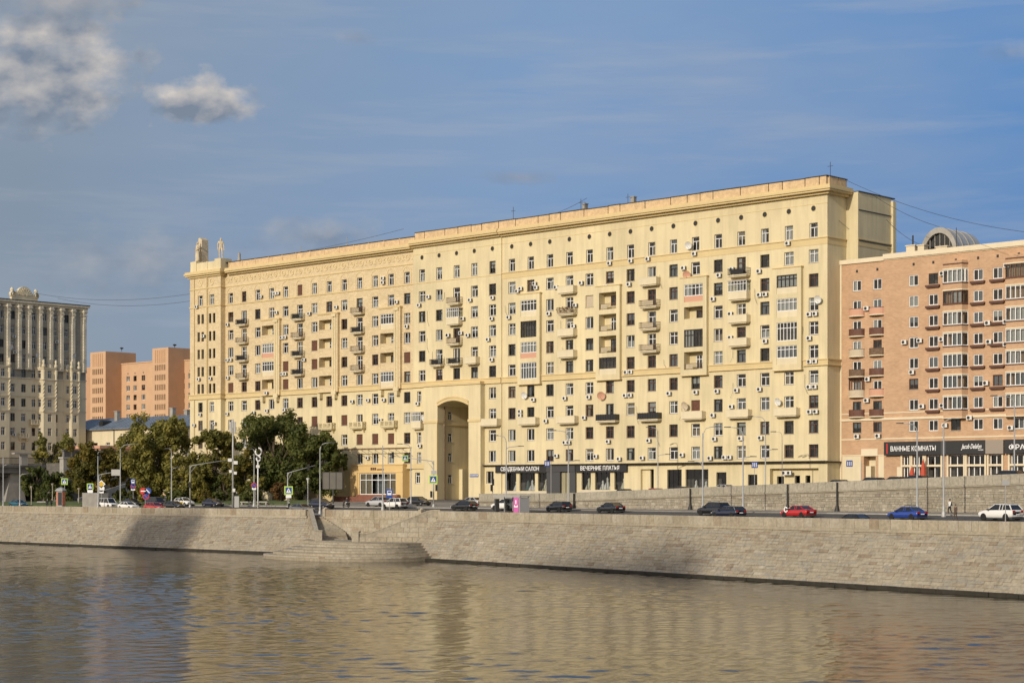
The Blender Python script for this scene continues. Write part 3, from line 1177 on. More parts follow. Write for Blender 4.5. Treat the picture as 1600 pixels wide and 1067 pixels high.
def win_frame(w, h, style, fm, sill=True, dp=0.28, bar=0.105):
    mb = MB()
    y0, y1 = dp, dp + 0.08
    b = bar
    mb.box(-w / 2, -w / 2 + b, y0, y1, 0, h)
    mb.box(w / 2 - b, w / 2, y0, y1, 0, h)
    mb.box(-w / 2 + b, w / 2 - b, y0, y1, 0, b)
    mb.box(-w / 2 + b, w / 2 - b, y0, y1, h - b, h)
    nv = {'cross': 1, 't': 1, 'two': 1, 'three': 2, 'four': 3, 'five': 4, 'six': 5, 'single': 0, 'four_t': 3, 'five_t': 4, 'six_t': 5, 'transom': 0}[style]
    tz = h * 0.69
    has_t = style in ('cross', 't', 'four_t', 'five_t', 'six_t', 'transom')
    bb = b * 0.95
    if has_t:
        mb.box(-w / 2 + b, w / 2 - b, y0 - 0.01, y1, tz - bb / 2, tz + bb / 2)
    for k in range(nv):
        x = -w / 2 + w * (k + 1) / (nv + 1)
        mb.box(x - bb / 2, x + bb / 2, y0 - 0.015, y1, b, (tz - bb / 2) if style == 't' else h - b)
    if sill:
        mb.box(-w / 2 - 0.08, w / 2 + 0.08, -0.09, dp, -0.07, 0.0, 1)
    return mb.mesh('window', [fm, 'sill'])


def pane_mesh(w, h, dp=0.2, mat='glass'):
    mb = MB()
    mb.face([(-w / 2, dp + 0.045, 0), (w / 2, dp + 0.045, 0), (w / 2, dp + 0.045, h), (-w / 2, dp + 0.045, h)])
    return mb.mesh('pane', mat)


def curtain_mesh(w, h, kind, mat, dp=0.2):
    mb = MB()
    y = dp + 0.2
    def drape(xa, xb, za, zb):
        n = max(4, int((xb - xa) / 0.11))
        for i in range(n):
            a, b = xa + (xb - xa) * i / n, xa + (xb - xa) * (i + 1) / n
            ya, yb = y + 0.035 * (i % 2), y + 0.035 * ((i + 1) % 2)
            mb.face([(a, ya, za), (b, yb, za), (b, yb, zb), (a, ya, zb)])
    if kind == 'full':
        drape(-w / 2, w / 2, 0, h)
    elif kind == 'left':
        drape(-w / 2, -w * 0.02, 0, h)
    elif kind == 'right':
        drape(w * 0.03, w / 2, 0, h)
    elif kind == 'sides':
        drape(-w / 2, -w * 0.2, 0, h); drape(w * 0.22, w / 2, 0, h)
    elif kind == 'blind':
        mb.box(-w / 2, w / 2, y - 0.02, y, h * 0.45, h)
    elif kind == 'low':
        drape(-w / 2, w / 2, 0, h * 0.55)
    elif kind == 'shut':
        n = max(6, int(h / 0.16))
        for i in range(n):
            za, zb = h * i / n, h * (i + 1) / n
            mb.face([(-w / 2, dp - 0.03, za), (w / 2, dp - 0.03, za), (w / 2, dp - 0.055, zb), (-w / 2, dp - 0.055, zb)])
    return mb.mesh('curtain' if kind != 'shut' else 'shutter', mat)


wr = random.Random(21)


def window(root, x, z, w, h, style='cross', fm='frame_white', curtain=None, y=0.0, sill=True, dp=0.28, bar=0.105, gl='glass', rz=0.0):
    f = part('window', cached(('wf', w, h, style, fm, sill, dp, bar), lambda: win_frame(w, h, style, fm, sill, dp, bar)), root, (x, y, z), (0, 0, rz))
    if curtain and curtain[0] == 'shut':
        part('shutter', cached(('cu', w, h, curtain, dp), lambda: curtain_mesh(w, h, *curtain, dp)), f)
        return f
    part('pane', cached(('pn', w, h, dp, gl), lambda: pane_mesh(w, h, dp, gl)), f)
    if curtain:
        part('curtain', cached(('cu', w, h, curtain, dp), lambda: curtain_mesh(w, h, *curtain, dp)), f)
    return f


def pick_style(rg, brown=0.16, dark=0.16, shut=0.03):
    r = rg.random()
    if r < shut:
        return 'cross', 'frame_brown', ('shut', 'shutter_brown')
    if r < shut + brown:
        fm = 'frame_brown'
    elif r < shut + brown + dark:
        fm = 'frame_dark'
    else:
        fm = 'frame_white'
    st = rg.choice(('cross', 'cross', 't', 't', 'two'))
    c = None
    if rg.random() < 0.75:
        c = (rg.choice(('full', 'left', 'right', 'sides', 'blind', 'low')), rg.choice(('curtain_white', 'curtain_white', 'curtain_grey', 'curtain_beige')))
    return st, fm, c


def ac_body():
    mb = MB()
    mb.box(-0.44, 0.44, -0.52, -0.17, 0, 0.62, 0)
    mb.box(-0.40, -0.36, -0.17, -0.0, 0.04, 0.12, 1)
    mb.box(0.36, 0.40, -0.17, -0.0, 0.04, 0.12, 1)
    mb.box(0.44, 0.455, -0.46, -0.22, 0.06, 0.5, 1)
    return mb.mesh('air_conditioner', ['ac_white', 'ac_dark'])


def ac_fan():
    mb = MB()
    mb.disc(-0.1, -0.526, 0.31, 0.245, 14, 0)
    for k in range(3):
        mb.box(-0.1 - 0.02, -0.1 + 0.02, -0.535, -0.528, 0.08 + 0.17 * k, 0.12 + 0.17 * k, 0)
    return mb.mesh('fan_grille', ['ac_dark'])


def air_con(root, x, z, y=0.0):
    o = part('air_conditioner', cached('acb', ac_body), root, (x, y, z))
    part('fan_grille', cached('acf', ac_fan), o)
    return o


def dish(root, x, z, y=0.0, mat='ac_white', turn=0.3, r=0.62):
    def mk():
        mb = MB()
        mb.lathe([(0.0, 0.0), (r * 0.5, -0.04), (r * 0.85, -0.12), (r, -0.18)], 16, 0, 0, 0, 0, axis='y')
        mb.tube([(0, 0, 0), (0, 0.35, -0.15)], 0.035, 6, 1)
        mb.tube([(0, -0.1, -r * 0.9), (0, -0.55, -0.1)], 0.02, 5, 1)
        return mb.mesh('satellite_dish', [mat, 'iron'], True)
    return part('satellite_dish', cached(('dish', mat, r), mk), root, (x, y - 0.55, z), (R(15), 0, turn))


def balcony(root, x, z, kind, w=3.7, y=0.0, d=1.15, mat='stucco_pale'):
    """z is the floor of the balcony"""
    def slab():
        mb = MB()
        mb.box(-w / 2, w / 2, -d, 0.02, -0.16, 0.0, 0)
        mb.box(-w / 2 + 0.2, w / 2 - 0.2, -d + 0.18, 0.02, -0.34, -0.16, 0)
        if kind == 'balustrade':
            for sx in (-1, 1):
                mb.prism([(sx * w * 0.36 - 0.14, -0.34), (sx * w * 0.36 + 0.14, -0.34), (sx * w * 0.36 + 0.14, -0.9), (sx * w * 0.36 - 0.14, -0.75)], -0.5, 0.02)
        return mb.mesh('balcony', [mat])
    o = part('balcony', cached(('bs', kind, w, d, mat), slab), root, (x, y, z))
    hgt = 1.0
    def rail():
        mb = MB()
        if kind in ('solid', 'glazed'):
            mb.box(-w / 2 + 0.03, w / 2 - 0.03, -d + 0.03, -d + 0.15, 0.0, hgt)
            for sx in (-1, 1):
                mb.box(min(sx * (w / 2 - 0.03), sx * (w / 2 - 0.15)), max(sx * (w / 2 - 0.03), sx * (w / 2 - 0.15)), -d + 0.15, 0.0, 0.0, hgt)
            mb.box(-w / 2, w / 2, -d, -d + 0.2, hgt, hgt + 0.07)
            return mb.mesh('parapet', [mat])
        if kind in ('rail', 'rail_rust', 'flowers'):
            m = 'rust_iron' if kind != 'rail' else 'iron'
            for z in (0.1, hgt):
                mb.box(-w / 2, w / 2, -d, -d + 0.06, z - 0.03, z + 0.03)
                for sx in (-w / 2, w / 2 - 0.06):
                    mb.box(sx, sx + 0.06, -d + 0.06, 0, z - 0.03, z + 0.03)
            n = int(w / 0.17)
            for i in range(n + 1):
                xx = -w / 2 + (w - 0.03) * i / n
                mb.box(xx, xx + 0.03, -d + 0.01, -d + 0.04, 0.13, hgt - 0.03)
            for i in range(1, 6):
                yy = -d + d * i / 6
                for sx in (-w / 2 + 0.01, w / 2 - 0.04):
                    mb.box(sx, sx + 0.03, yy, yy + 0.03, 0.13, hgt - 0.03)
            mb.box(-w / 2 + 0.5, w / 2 - 0.7, -d + 0.07, -d + 0.09, 0.15, hgt - 0.1, 1 if kind != 'rail' else 0)
            return mb.mesh('railing', [m, 'stucco_pale'])
        if kind == 'balustrade':
            mb.box(-w / 2, w / 2, -d, -d + 0.22, hgt - 0.1, hgt + 0.06)
            mb.box(-w / 2, w / 2, -d, -d + 0.22, 0, 0.1)
            for xx in (-w / 2, -w / 6 - 0.15, w / 6 - 0.15, w / 2 - 0.3):
                mb.box(xx, xx + 0.3, -d - 0.03, -d + 0.25, 0.1, hgt - 0.1)
            n = int(w / 0.27)
            for i in range(n):
                xx = -w / 2 + (i + 0.5) * w / n
                mb.lathe([(0.05, 0.1), (0.085, 0.3), (0.05, 0.6), (0.07, hgt - 0.1)], 6, 0, xx, -d + 0.11, 0)
            for sx in (-w / 2, w / 2 - 0.22):
                mb.box(sx, sx + 0.22, -d + 0.22, 0, hgt - 0.1, hgt + 0.06)
                for yy in (-d * 0.65, -d * 0.3):
                    mb.box(sx + 0.05, sx + 0.17, yy, yy + 0.12, 0, hgt - 0.1)
            return mb.mesh('balustrade', [mat])
        if kind == 'dark':
            mb.box(-w / 2 + 0.02, w / 2 - 0.02, -d + 0.02, -d + 0.06, 0.05, hgt + 0.05)
            for sx in (-w / 2 + 0.02, w / 2 - 0.06):
                mb.box(sx, sx + 0.04, -d + 0.06, 0, 0.05, hgt + 0.05)
            for i in range(9):
                xx = -w / 2 + (w - 0.05) * i / 8
                mb.box(xx, xx + 0.05, -d - 0.02, -d + 0.02, 0.0, hgt + 0.1, 1)
            return mb.mesh('dark_screen', ['car_glass', 'iron'])
    part({'solid': 'parapet', 'glazed': 'parapet', 'balustrade': 'balustrade', 'dark': 'screen'}.get(kind, 'railing'), cached(('br', kind, w, d, mat), rail), o)
    if kind == 'glazed':
        def gl():
            mb = MB()
            zt = 2.75
            nb = 6
            for i in range(nb + 1):
                xx = -w / 2 + 0.05 + (w - 0.18) * i / nb
                mb.box(xx, xx + 0.08, -d + 0.04, -d + 0.12, hgt + 0.07, zt)
            for z in (hgt + 0.07, zt - 0.55, zt - 0.08):
                mb.box(-w / 2 + 0.05, w / 2 - 0.05, -d + 0.05, -d + 0.11, z, z + 0.08)
                for sx in (-w / 2 + 0.05, w / 2 - 0.11):
                    mb.box(sx, sx + 0.06, -d + 0.11, 0, z, z + 0.08)
            mb.box(-w / 2 - 0.06, w / 2 + 0.06, -d - 0.05, 0.0, zt, zt + 0.1, 1)
            return mb.mesh('glazing', ['frame_white', 'sill'])
        g = part('glazing', cached(('bg', w, d), gl), o)
        def pn():
            mb = MB()
            z0, z1 = hgt + 0.1, 2.7
            mb.face([(-w / 2 + 0.1, -d + 0.08, z0), (w / 2 - 0.1, -d + 0.08, z0), (w / 2 - 0.1, -d + 0.08, z1), (-w / 2 + 0.1, -d + 0.08, z1)])
            for sx in (-w / 2 + 0.08, w / 2 - 0.08):
                mb.face([(sx, -d + 0.08, z0), (sx, 0, z0), (sx, 0, z1), (sx, -d + 0.08, z1)])
            return mb.mesh('pane', 'glass')
        part('pane', cached(('bp', w, d), pn), o)
    if kind == 'flowers':
        def fl():
            rg = random.Random(9)
            mb = MB()
            for i in range(160):
                c = Vector((rg.uniform(-w / 2 - 0.05, w / 2 + 0.05), -d - rg.uniform(-0.05, 0.18), rg.uniform(0.3, 1.15)))
                a = Vector((rg.uniform(-1, 1), rg.uniform(-1, 1), rg.uniform(-1, 1))).normalized() * 0.1
                b = a.cross(Vector((rg.uniform(-1, 1), rg.uniform(-1, 1), rg.uniform(-1, 1)))).normalized() * 0.08
                mb.face([c - a, c - b, c + a, c + b], 0, rg.random())
            return mb.mesh('flower_box', 'leaf_rust', tone=True)
        part('flower_box', cached(('bf', w), fl), o)
    return o


ROWB = {1: 48.35, 2: 44.5, 3: 40.8, 4: 37.15, 5: 33.5, 6: 29.9, 7: 26.05, 8: 22.25, 9: 18.45, 10: 14.75}
BZ = 8.0


def loggia_bay(root, xa, xb, oa, ob, yf, kinds, rg, facemat, zlo=28.3, zhi=44.0):
    """a projecting bay of stacked loggias: bay from xa to xb, openings oa to ob; kinds gives rows 3..6"""
    mb = MB()
    holes = []
    for r in (3, 4, 5, 6):
        z0 = ROWB[r] - 0.72
        holes.append((oa, ob, z0, z0 + 2.85, 1.55))
    wall(mb, xa, xb, zlo, zhi, holes, y=yf, m=0)
    mb.face([(xb, yf, zlo), (xb, 0.0, zlo), (xb, 0.0, zhi), (xb, yf, zhi)], 0)
    mb.face([(xa, 0.0, zlo), (xa, yf, zlo), (xa, yf, zhi), (xa, 0.0, zhi)], 0)
    mb.face([(xa, yf, zhi), (xb, yf, zhi), (xb, 0, zhi), (xa, 0, zhi)], 0)
    mb.face([(xa, 0, zlo), (xb, 0, zlo), (xb, yf, zlo), (xa, yf, zlo)], 0)
    mb.box(xa - 0.12, xb + 0.12, yf - 0.12, -0.001, zhi, zhi + 0.14, 1)
    mb.box(xa - 0.1, xb + 0.1, yf - 0.1, -0.001, zlo - 0.12, zlo, 1)
    for h in holes:                                    # back wall of each loggia, with a door window
        pass
    b = part('loggia_bay', mb.mesh('loggia_bay', [facemat, 'stucco_band']), root, (0, 0, -BZ))
    for r, k in zip((3, 4, 5, 6), kinds):
        z0 = ROWB[r] - 0.72
        xm, w = (oa + ob) / 2, ob - oa
        if k[0] == 'g':                                # glazed in
            fm = {'w': 'frame_white', 'd': 'frame_dark', 'b': 'frame_brown'}[k[1]]
            full = k[2:] == 'f'
            zz, hh = (z0, 2.85) if full else (z0 + 0.95, 1.9)
            window(root, xm, zz - BZ, w, hh, 'six_t' if full else 'five_t', fm, (rg.choice(('sides', 'left', 'full')), rg.choice(('curtain_grey', 'curtain_white'))) if rg.random() < 0.6 else None, y=yf, sill=False, dp=0.12)
            if not full:
                m2 = MB(); m2.box(-w / 2, w / 2, 0.1, 0.3, 0, 0.95)
                part('loggia_parapet', m2.mesh('loggia_parapet', 'pink_panel' if k[1] == 'w' and rg.random() < 0.25 else 'stucco_pale'), b, (xm, yf, z0))
            m2 = MB(); m2.face([(-w / 2, 1.6 + yf, 0), (w / 2, 1.6 + yf, 0), (w / 2, 1.6 + yf, 2.85), (-w / 2, 1.6 + yf, 2.85)])
            part('back_wall', m2.mesh('back_wall', 'interior'), b, (xm, 0, z0))
        else:                                          # open loggia
            m2 = MB()
            ww = w * 0.62
            wx = w / 2 - ww / 2 - 0.1
            wall(m2, -w / 2, w / 2, 0, 2.85, [(wx - ww / 2, wx + ww / 2, 0.15 if k[1] != 'b' else 0.7, 2.4)], y=1.54 + yf, depth=0.1)
            part('back_wall', m2.mesh('back_wall', 'stucco'), b, (xm, 0, z0))
            fm = {'w': 'frame_white', 'd': 'frame_dark', 'b': 'frame_brown'}[k[1]]
            zz = 0.15 if k[1] != 'b' else 0.7
            window(root, xm + wx, z0 + zz - BZ, ww, 2.4 - zz, 'three' if k[1] == 'b' else 'four_t', fm, ('sides', 'curtain_grey') if rg.random() < 0.5 else None, y=1.54 + yf, sill=False, dp=0.03)
            m2 = MB()
            if k[2:] == 's':
                m2.box(-w / 2, w / 2, 0.05, 0.2, 0, 0.95)
                part('loggia_parapet', m2.mesh('loggia_parapet', facemat), b, (xm, yf, z0))
            else:
                for z in (0.08, 0.98):
                    m2.box(-w / 2, w / 2, 0.06, 0.11, z - 0.03, z + 0.03)
                n = int(w / 0.18)
                for i in range(1, n):
                    xx = -w / 2 + w * i / n
                    m2.box(xx - 0.015, xx + 0.015, 0.07, 0.1, 0.1, 0.96)
                m2.box(-w / 2 + 0.3, -w / 2 + 1.7, 0.115, 0.13, 0.12, 0.92, 1)
                part('railing', m2.mesh('railing', ['rust_iron', 'stucco_pale']), b, (xm, yf, z0))
    return b


# ------------------------------------------------------------------ the long yellow house, right hand block
CU = [2.5 + 4.532 * (19 - k) for k in range(20)]        # columns of windows, counted from the left


def cornice(mb, x0, x1, y, zb, m=0, back=0.0):
    mb.box(x0, x1, y - 0.55, y + 0.1, zb - 0.35, zb, m)
    mb.box(x0, x1, y - 1.15, y + 0.1, zb, zb + 0.28, m)
    mb.box(x0, x1, y - 1.35, y + 0.1, zb + 0.28, zb + 0.62, m)
    mb.box(x0, x1, y - 1.2, y + 0.1, zb + 0.62, zb + 0.95, m)


def long_house():
    rg = random.Random(77)
    root = thing('apartment_building', 'tall pale yellow plastered apartment block with round attic vents and archway', 'building', (*C0, BZ), FROT)
    U1 = 68.3                                          # seam between the two sections
    y1, y0 = 0.0, -0.25
    bal = {}
    for c, r, k in [(2, 2, 'rail_rust'), (2, 3, 'glazed'), (2, 4, 'rail_rust'), (1, 5, 'rail'), (2, 5, 'rail'), (3, 5, 'solid'),
                    (4, 8, 'solid'), (6, 8, 'solid'), (8, 2, 'solid'), (8, 3, 'flowers'), (8, 4, 'solid'), (8, 5, 'solid'), (8, 8, 'solid'),
                    (10, 8, 'dark'), (12, 8, 'dark'), (12, 2, 'solid'), (12, 3, 'rail_rust'), (12, 4, 'rail_rust'), (12, 5, 'rail_rust'),
                    (14, 8, 'solid'), (16, 2, 'rail'), (16, 3, 'glazed'), (16, 4, 'solid'), (16, 5, 'solid'), (16, 8, 'solid'), (18, 8, 'solid')]:
        bal[(c, r)] = k
    logs = {6: ('gwn', 'gdf', 'gwn', 'gwf'), 10: ('ob', 'ow', 'od', 'gdn'), 14: ('gwn', 'obs', 'gdf', 'ow'), 18: ('gdn', 'gwn', 'gwf', 'gwn')}
    forced = {(3, 1): ('cross', 'frame_white', ('full', 'curtain_white')), (4, 1): ('t', 'frame_dark', ('blind', 'curtain_white')),
              (9, 3): ('single', 'frame_white', ('shut', 'shutter_pale')), (6, 8): ('two', 'frame_dark', None), (5, 8): ('two', 'frame_brown', None),
              (11, 8): ('transom', 'frame_white', ('full', 'curtain_beige')), (19, 10): ('cross', 'frame_brown', None), (18, 10): ('cross', 'frame_brown', None),
              (19, 3): ('cross', 'frame_brown', None), (19, 2): ('cross', 'frame_white', ('full', 'curtain_white')), (18, 2): ('cross', 'frame_white', ('full', 'curtain_white'))}
    for c in (10, 11, 12, 13):
        for r in (3, 6, 7, 9):
            if (c, r) not in forced and rg.random() < 0.6:
                forced[(c, r)] = ('cross', 'frame_brown', ('full', 'curtain_grey') if rg.random() < 0.4 else None)
    for c in (15, 16, 17, 13):
        for r in (2, 4, 6):
            if (c, r) not in forced and rg.random() < 0.6:
                forced[(c, r)] = ('t', 'frame_dark', ('full', 'curtain_grey') if rg.random() < 0.5 else None)
    h1, h0 = [], []
    wins = []
    for c, u in enumerate(CU):
        for r in range(1, 11):
            if c in logs and r in (3, 4, 5, 6):
                continue
            if c in (1, 2, 3) and r >= 7:
                continue
            z, w, h = ROWB[r], 1.75, 2.0
            x = -u
            if r == 1:
                w, h = 1.5, 2.2
            if c == 0 and r >= 7:
                w = 1.1; x = -89.4
            if (c, r) in bal and bal[(c, r)] in ('rail', 'rail_rust', 'dark'):
                z -= 0.75; h += 0.75
            (h1 if u < U1 else h0).append((x - w / 2, x + w / 2, z, z + h))
            wins.append((c, r, x, z, w, h, y1 if u < U1 else y0))
    for c, k in logs.items():
        h1.append((-CU[c] - 1.9, -CU[c] + 1.9, ROWB[6] - 0.72, ROWB[3] + 2.13, 0))
    portal = (-87.0, -72.4)
    h0.append((portal[0] + 0.3, portal[1] - 0.3, 14.1, 28.9, 0))
    mb = MB()
    wall(mb, -U1, 0, 14.1, 55.0, h1, y=y1)
    wall(mb, -91.0, -U1, 14.1, 55.0, h0, y=y0)
    mb.face([(-U1, y0, 8), (-U1, y1, 8), (-U1, y1, 55), (-U1, y0, 55)])
    part('front_wall', mb.mesh('front_wall', 'stucco'), root, (0, 0, -BZ))
    # gable side, stepped back block behind it, roof and rear
    mb = MB()
    mb.face([(0, y1, 8), (0, 5.2, 8), (0, 5.2, 55), (0, y1, 55)])
    mb.face([(0, 5.2, 8), (2.1, 5.2, 8), (2.1, 5.2, 55.4), (0, 5.2, 55.4)])
    mb.face([(2.1, 5.2, 8), (2.1, 14.6, 8), (2.1, 14.6, 55.4), (2.1, 5.2, 55.4)])
    mb.box(2.0, 2.5, 14.6, 15.5, 8, 55.0)
    mb.face([(2.1, 15.5, 8), (-91, 15.5, 8), (-91, 15.5, 55), (2.1, 15.5, 55)])
    mb.face([(-91, y0, 8), (-91, 15.5, 8), (-91, 15.5, 55), (-91, y0, 55)])
    part('side_wall', mb.mesh('side_wall', 'stucco'), root, (0, 0, -BZ))
    mb = MB()
    mb.face([(-91, 0.2, 55.9), (0, 0.2, 55.9), (0, 5.2, 55.9), (-91, 5.2, 55.9)])
    mb.box(-91, 2.25, 5.3, 15.6, 55.4, 55.56)
    for zb in (52.6, 47.9):
        mb.box(2.1, 2.22, 5.3, 14.55, zb, zb + 0.13)
    mb.box(-91, -6.0, 3.0, 9.5, 55.56, 57.2)
    part('roof', mb.mesh('roof', 'roof_metal'), root, (0, 0, -BZ))
    # cornice and belts
    mb = MB()
    cornice(mb, -U1, 0.0, y1, 55.05)
    cornice(mb, -91.0, -U1 - 0.002, y0, 55.05)
    for d, za, zb in ((0.55, -0.35, 0), (1.15, 0, 0.28), (1.35, 0.28, 0.62), (1.2, 0.62, 0.95)):       # return over the gable
        mb.box(0.0, d, y1 - d, 5.19, 55.05 + za, 55.05 + zb)
    part('cornice', mb.mesh('cornice', 'stucco_band'), root, (0, 0, -BZ))
    mb = MB()
    def belt(za, zb, d, x0=-91.0, gable=True, gaps=()):
        segs = [(x0, -U1, y0), (-U1, 0.0, y1)] if x0 < -U1 else [(x0, 0.0, y1)]
        for a, b, y in segs:
            cuts = sorted((max(a, g0), min(b, g1)) for g0, g1 in gaps if g1 > a and g0 < b)
            s = a
            for g0, g1 in cuts:
                if g0 > s:
                    mb.box(s, g0, y - d, y + 0.1, za, zb)
                s = g1
            if s < b:
                mb.box(s, b, y - d, y + 0.1, za, zb)
        if gable:
            mb.box(0.0, d, y1 - d, 5.19, za, zb)
            mb.box(2.1, 2.1 + d, 5.2 - d, 14.55, za, zb)
    lg = [(-CU[c] - 2.75, -CU[c] + 2.75) for c in logs]
    belt(47.15, 48.12, 0.05, -U1)
    belt(48.12, 48.27, 0.18, -U1)
    belt(28.85, 29.58, 0.22, -91, True, lg)
    belt(29.58, 29.74, 0.34, -91, True, lg)
    belt(28.72, 28.85, 0.30, -91, True, lg)
    mb.box(-91, -U1, y0 - 0.06, y0 + 0.1, 47.95, 48.08)
    mb.box(-91, -U1, y0 - 0.04, 0.1, 53.35, 53.42)
    mb.box(-U1, 0.0, -0.04, 0.1, 53.35, 53.42)
    part('belt_course', mb.mesh('belt_course', 'stucco_band'), root, (0, 0, -BZ))
    # attic panels with open joints
    x = -90.8
    while x < -0.3:
        w = rg.choice((2.6, 3.4, 4.2, 5.4))
        w = min(w, -0.1 - x)
        me = cached(('attic', round(w, 2)), lambda: MB().box(0.0, w - 0.16, 0, 0.5, 0, 1.45).mesh('attic_panel', 'attic'))
        part('attic_panel', me, root, (x, 0.02, 56.0 - BZ))
        me = cached(('edge', round(w, 2)), lambda: MB().box(0, w + 0.05, -0.12, 1.6, 0, 0.09).mesh('roof_edge', 'roof_metal'))
        part('roof_edge', me, root, (x, 0.0, 57.46 - BZ + rg.uniform(-0.02, 0.06)), (0, R(rg.uniform(-0.5, 0.5)), 0))
        x += w
    for yy in (0.55, 3.0):
        me = cached('attic_side', lambda: MB().box(-0.5, 0.0, 0, 2.3, 0, 1.45).mesh('attic_panel', 'attic'))
        part('attic_panel', me, root, (0.02, yy, 56.0 - BZ))
    mb = MB(); mb.box(-1.5, 0.15, 0.5, 5.4, 57.46, 57.56)
    part('roof_edge', mb.mesh('roof_edge', 'roof_metal'), root, (0, 0, -BZ))
    # dark rooms behind the glass
    mb = MB()
    for a, b, za, zb in ((-90.9, -0.05, 28.9, 54.9), (-90.9, -87.2, 14.2, 28.9), (-72.2, -0.05, 14.2, 28.9)):
        mb.face([(a, 1.75, za), (b, 1.75, za), (b, 1.75, zb), (a, 1.75, zb)])
    for r in range(1, 11):
        z = ROWB[r] - 0.75
        for a, b in ((-90.9, -87.2), (-72.2, -0.05)) if r >= 7 else ((-90.9, -0.05),):
            mb.face([(a, 0.6, z), (b, 0.6, z), (b, 1.75, z), (a, 1.75, z)])
    part('inner_wall', mb.mesh('inner_wall', 'interior'), root, (0, 0, -BZ))
    # windows
    for c, r, x, z, w, h, y in wins:
        st, fm, cu = forced.get((c, r)) or pick_style(rg, 0.13, 0.14, 0.02)
        if r == 1 and (c, r) not in forced:
            st, fm = 't', 'frame_white'
        if bal.get((c, r)) in ('rail', 'rail_rust', 'dark') and cu and cu[0] == 'shut':
            cu = None
        window(root, x, z - BZ, w, h, st, fm, cu, y=y, sill=(c, r) not in bal)
    for (c, r), k in bal.items():
        y = y1 if CU[c] < U1 else y0
        w = {2: 3.2, 1: 2.9, 3: 2.9}.get(c, 3.7)
        if r == 8:
            w = 4.3
        balcony(root, -CU[c], ROWB[r] - 0.85 - BZ, k, w, y)
    for c, k in logs.items():
        loggia_bay(root, -CU[c] - 2.65, -CU[c] + 2.65, -CU[c] - 1.9, -CU[c] + 1.9, -0.6, k, rg, 'stucco')
    # round vents of the attic storey
    def vent():
        mb = MB()
        mb.lathe([(0.46, 0.05), (0.46, -0.04), (0.41, -0.04), (0.41, 0.0)], 18, 0, axis='y')
        mb.disc(0, -0.012, 0, 0.42, 18, 1)
        return mb.mesh('vent', ['stucco_band', 'ac_dark'])
    for c, u in enumerate(CU):
        part('vent', cached('vent', vent), root, (-u, y1 if u < U1 else y0, 52.75 - BZ))
    # air conditioners: (column, row, dx, dz from the window's sill)
    B = -0.85
    acs = [(0, 2, 2.0, .5), (0, 2, -.5, B), (3, 2, -.8, B), (4, 2, .3, B), (2, 3, 1.9, -.4), (4, 3, .1, B), (2, 4, -2.0, .5), (2, 4, 1.4, .7), (4, 4, -.8, B),
           (5, 3, -.5, B), (5, 2, 1.6, -.1), (5, 2, 2.4, .3), (6, 2, 1.2, .9), (6, 2, 1.6, .2), (4, 5, .1, B), (0, 7, -.9, -.6), (6, 7, .9, B), (5, 8, 2.3, .3), (5, 8, 2.3, 1.0),
           (0, 9, -.3, B), (10, 1, .2, B), (11, 1, .3, B), (12, 1, -.6, B), (7, 2, 1.7, -.1), (9, 2, -1.6, .2), (10, 2, -.6, B), (11, 2, -.1, B),
           (7, 3, 0, B), (8, 3, 1.6, .2), (8, 4, 1.2, .3), (11, 6, -.7, B), (11, 6, .3, B), (8, 7, -.8, B), (9, 7, .1, B), (11, 7, -.9, B), (11, 7, .2, B),
           (7, 8, -.7, B), (9, 8, -.9, -.5), (8, 9, -.8, B), (8, 9, .1, B), (10, 9, -.1, B), (12, 9, -.4, B), (7, 10, 1.8, .6), (9, 10, 1.7, .4), (10, 10, 2.3, -.1), (12, 10, -1.8, .0),
           (14, 1, .0, B), (13, 2, 2.3, .9), (15, 2, .4, B), (16, 2, -1.6, -.1), (17, 2, -.9, B), (15, 3, -.8, B), (17, 3, -.8, B), (17, 3, .3, B), (16, 4, -1.9, .2),
           (16, 5, -1.9, .1), (17, 5, .3, B), (13, 7, -.7, B), (14, 7, .3, B), (15, 7, .0, B), (16, 7, -.7, B), (17, 7, -.8, B), (15, 8, -.8, B), (16, 8, -1.7, .4),
           (18, 1, .0, B), (19, 4, -.6, B), (19, 4, .5, B), (19, 5, -.6, B), (19, 6, -.5, B), (19, 6, .5, B), (19, 7, -.6, B), (19, 7, .4, B), (19, 8, -.5, B), (19, 8, .6, B),
           (16, 9, .1, B), (17, 9, -.6, B), (15, 9, -.5, B), (15, 10, 1.5, -.1), (15, 10, 2.5, -.1), (13, 10, 2.0, .4), (15, 10, -1.4, -.2), (3, 4, -1.4, .2), (1, 4, 2.6, .5)]
    for c, r, dx, dz in acs:
        air_con(root, -CU[c] + dx, ROWB[r] + dz - BZ, y1 if CU[c] < U1 else y0)
    for c, r, dx, dz, mt in [(6, 7, -1.0, .3, 'ac_white'), (10, 7, -1.4, -.4, 'pink_panel'), (14, 1, -1.0, .9, 'ac_white'), (14, 2, -1.3, .0, 'pink_panel'), (14, 8, -1.7, 1.1, 'shutter_pale'),
                             (18, 8, -1.6, 1.2, 'ac_white'), (0, 8, 1.1, .9, 'ac_white'), (19, 4, 1.2, 1.6, 'ac_white')]:
        dish(root, -CU[c] + dx, ROWB[r] + dz - BZ, y1 if CU[c] < U1 else y0, mt, rg.uniform(-0.3, 0.5), 0.72 if mt != 'ac_white' else 0.62)
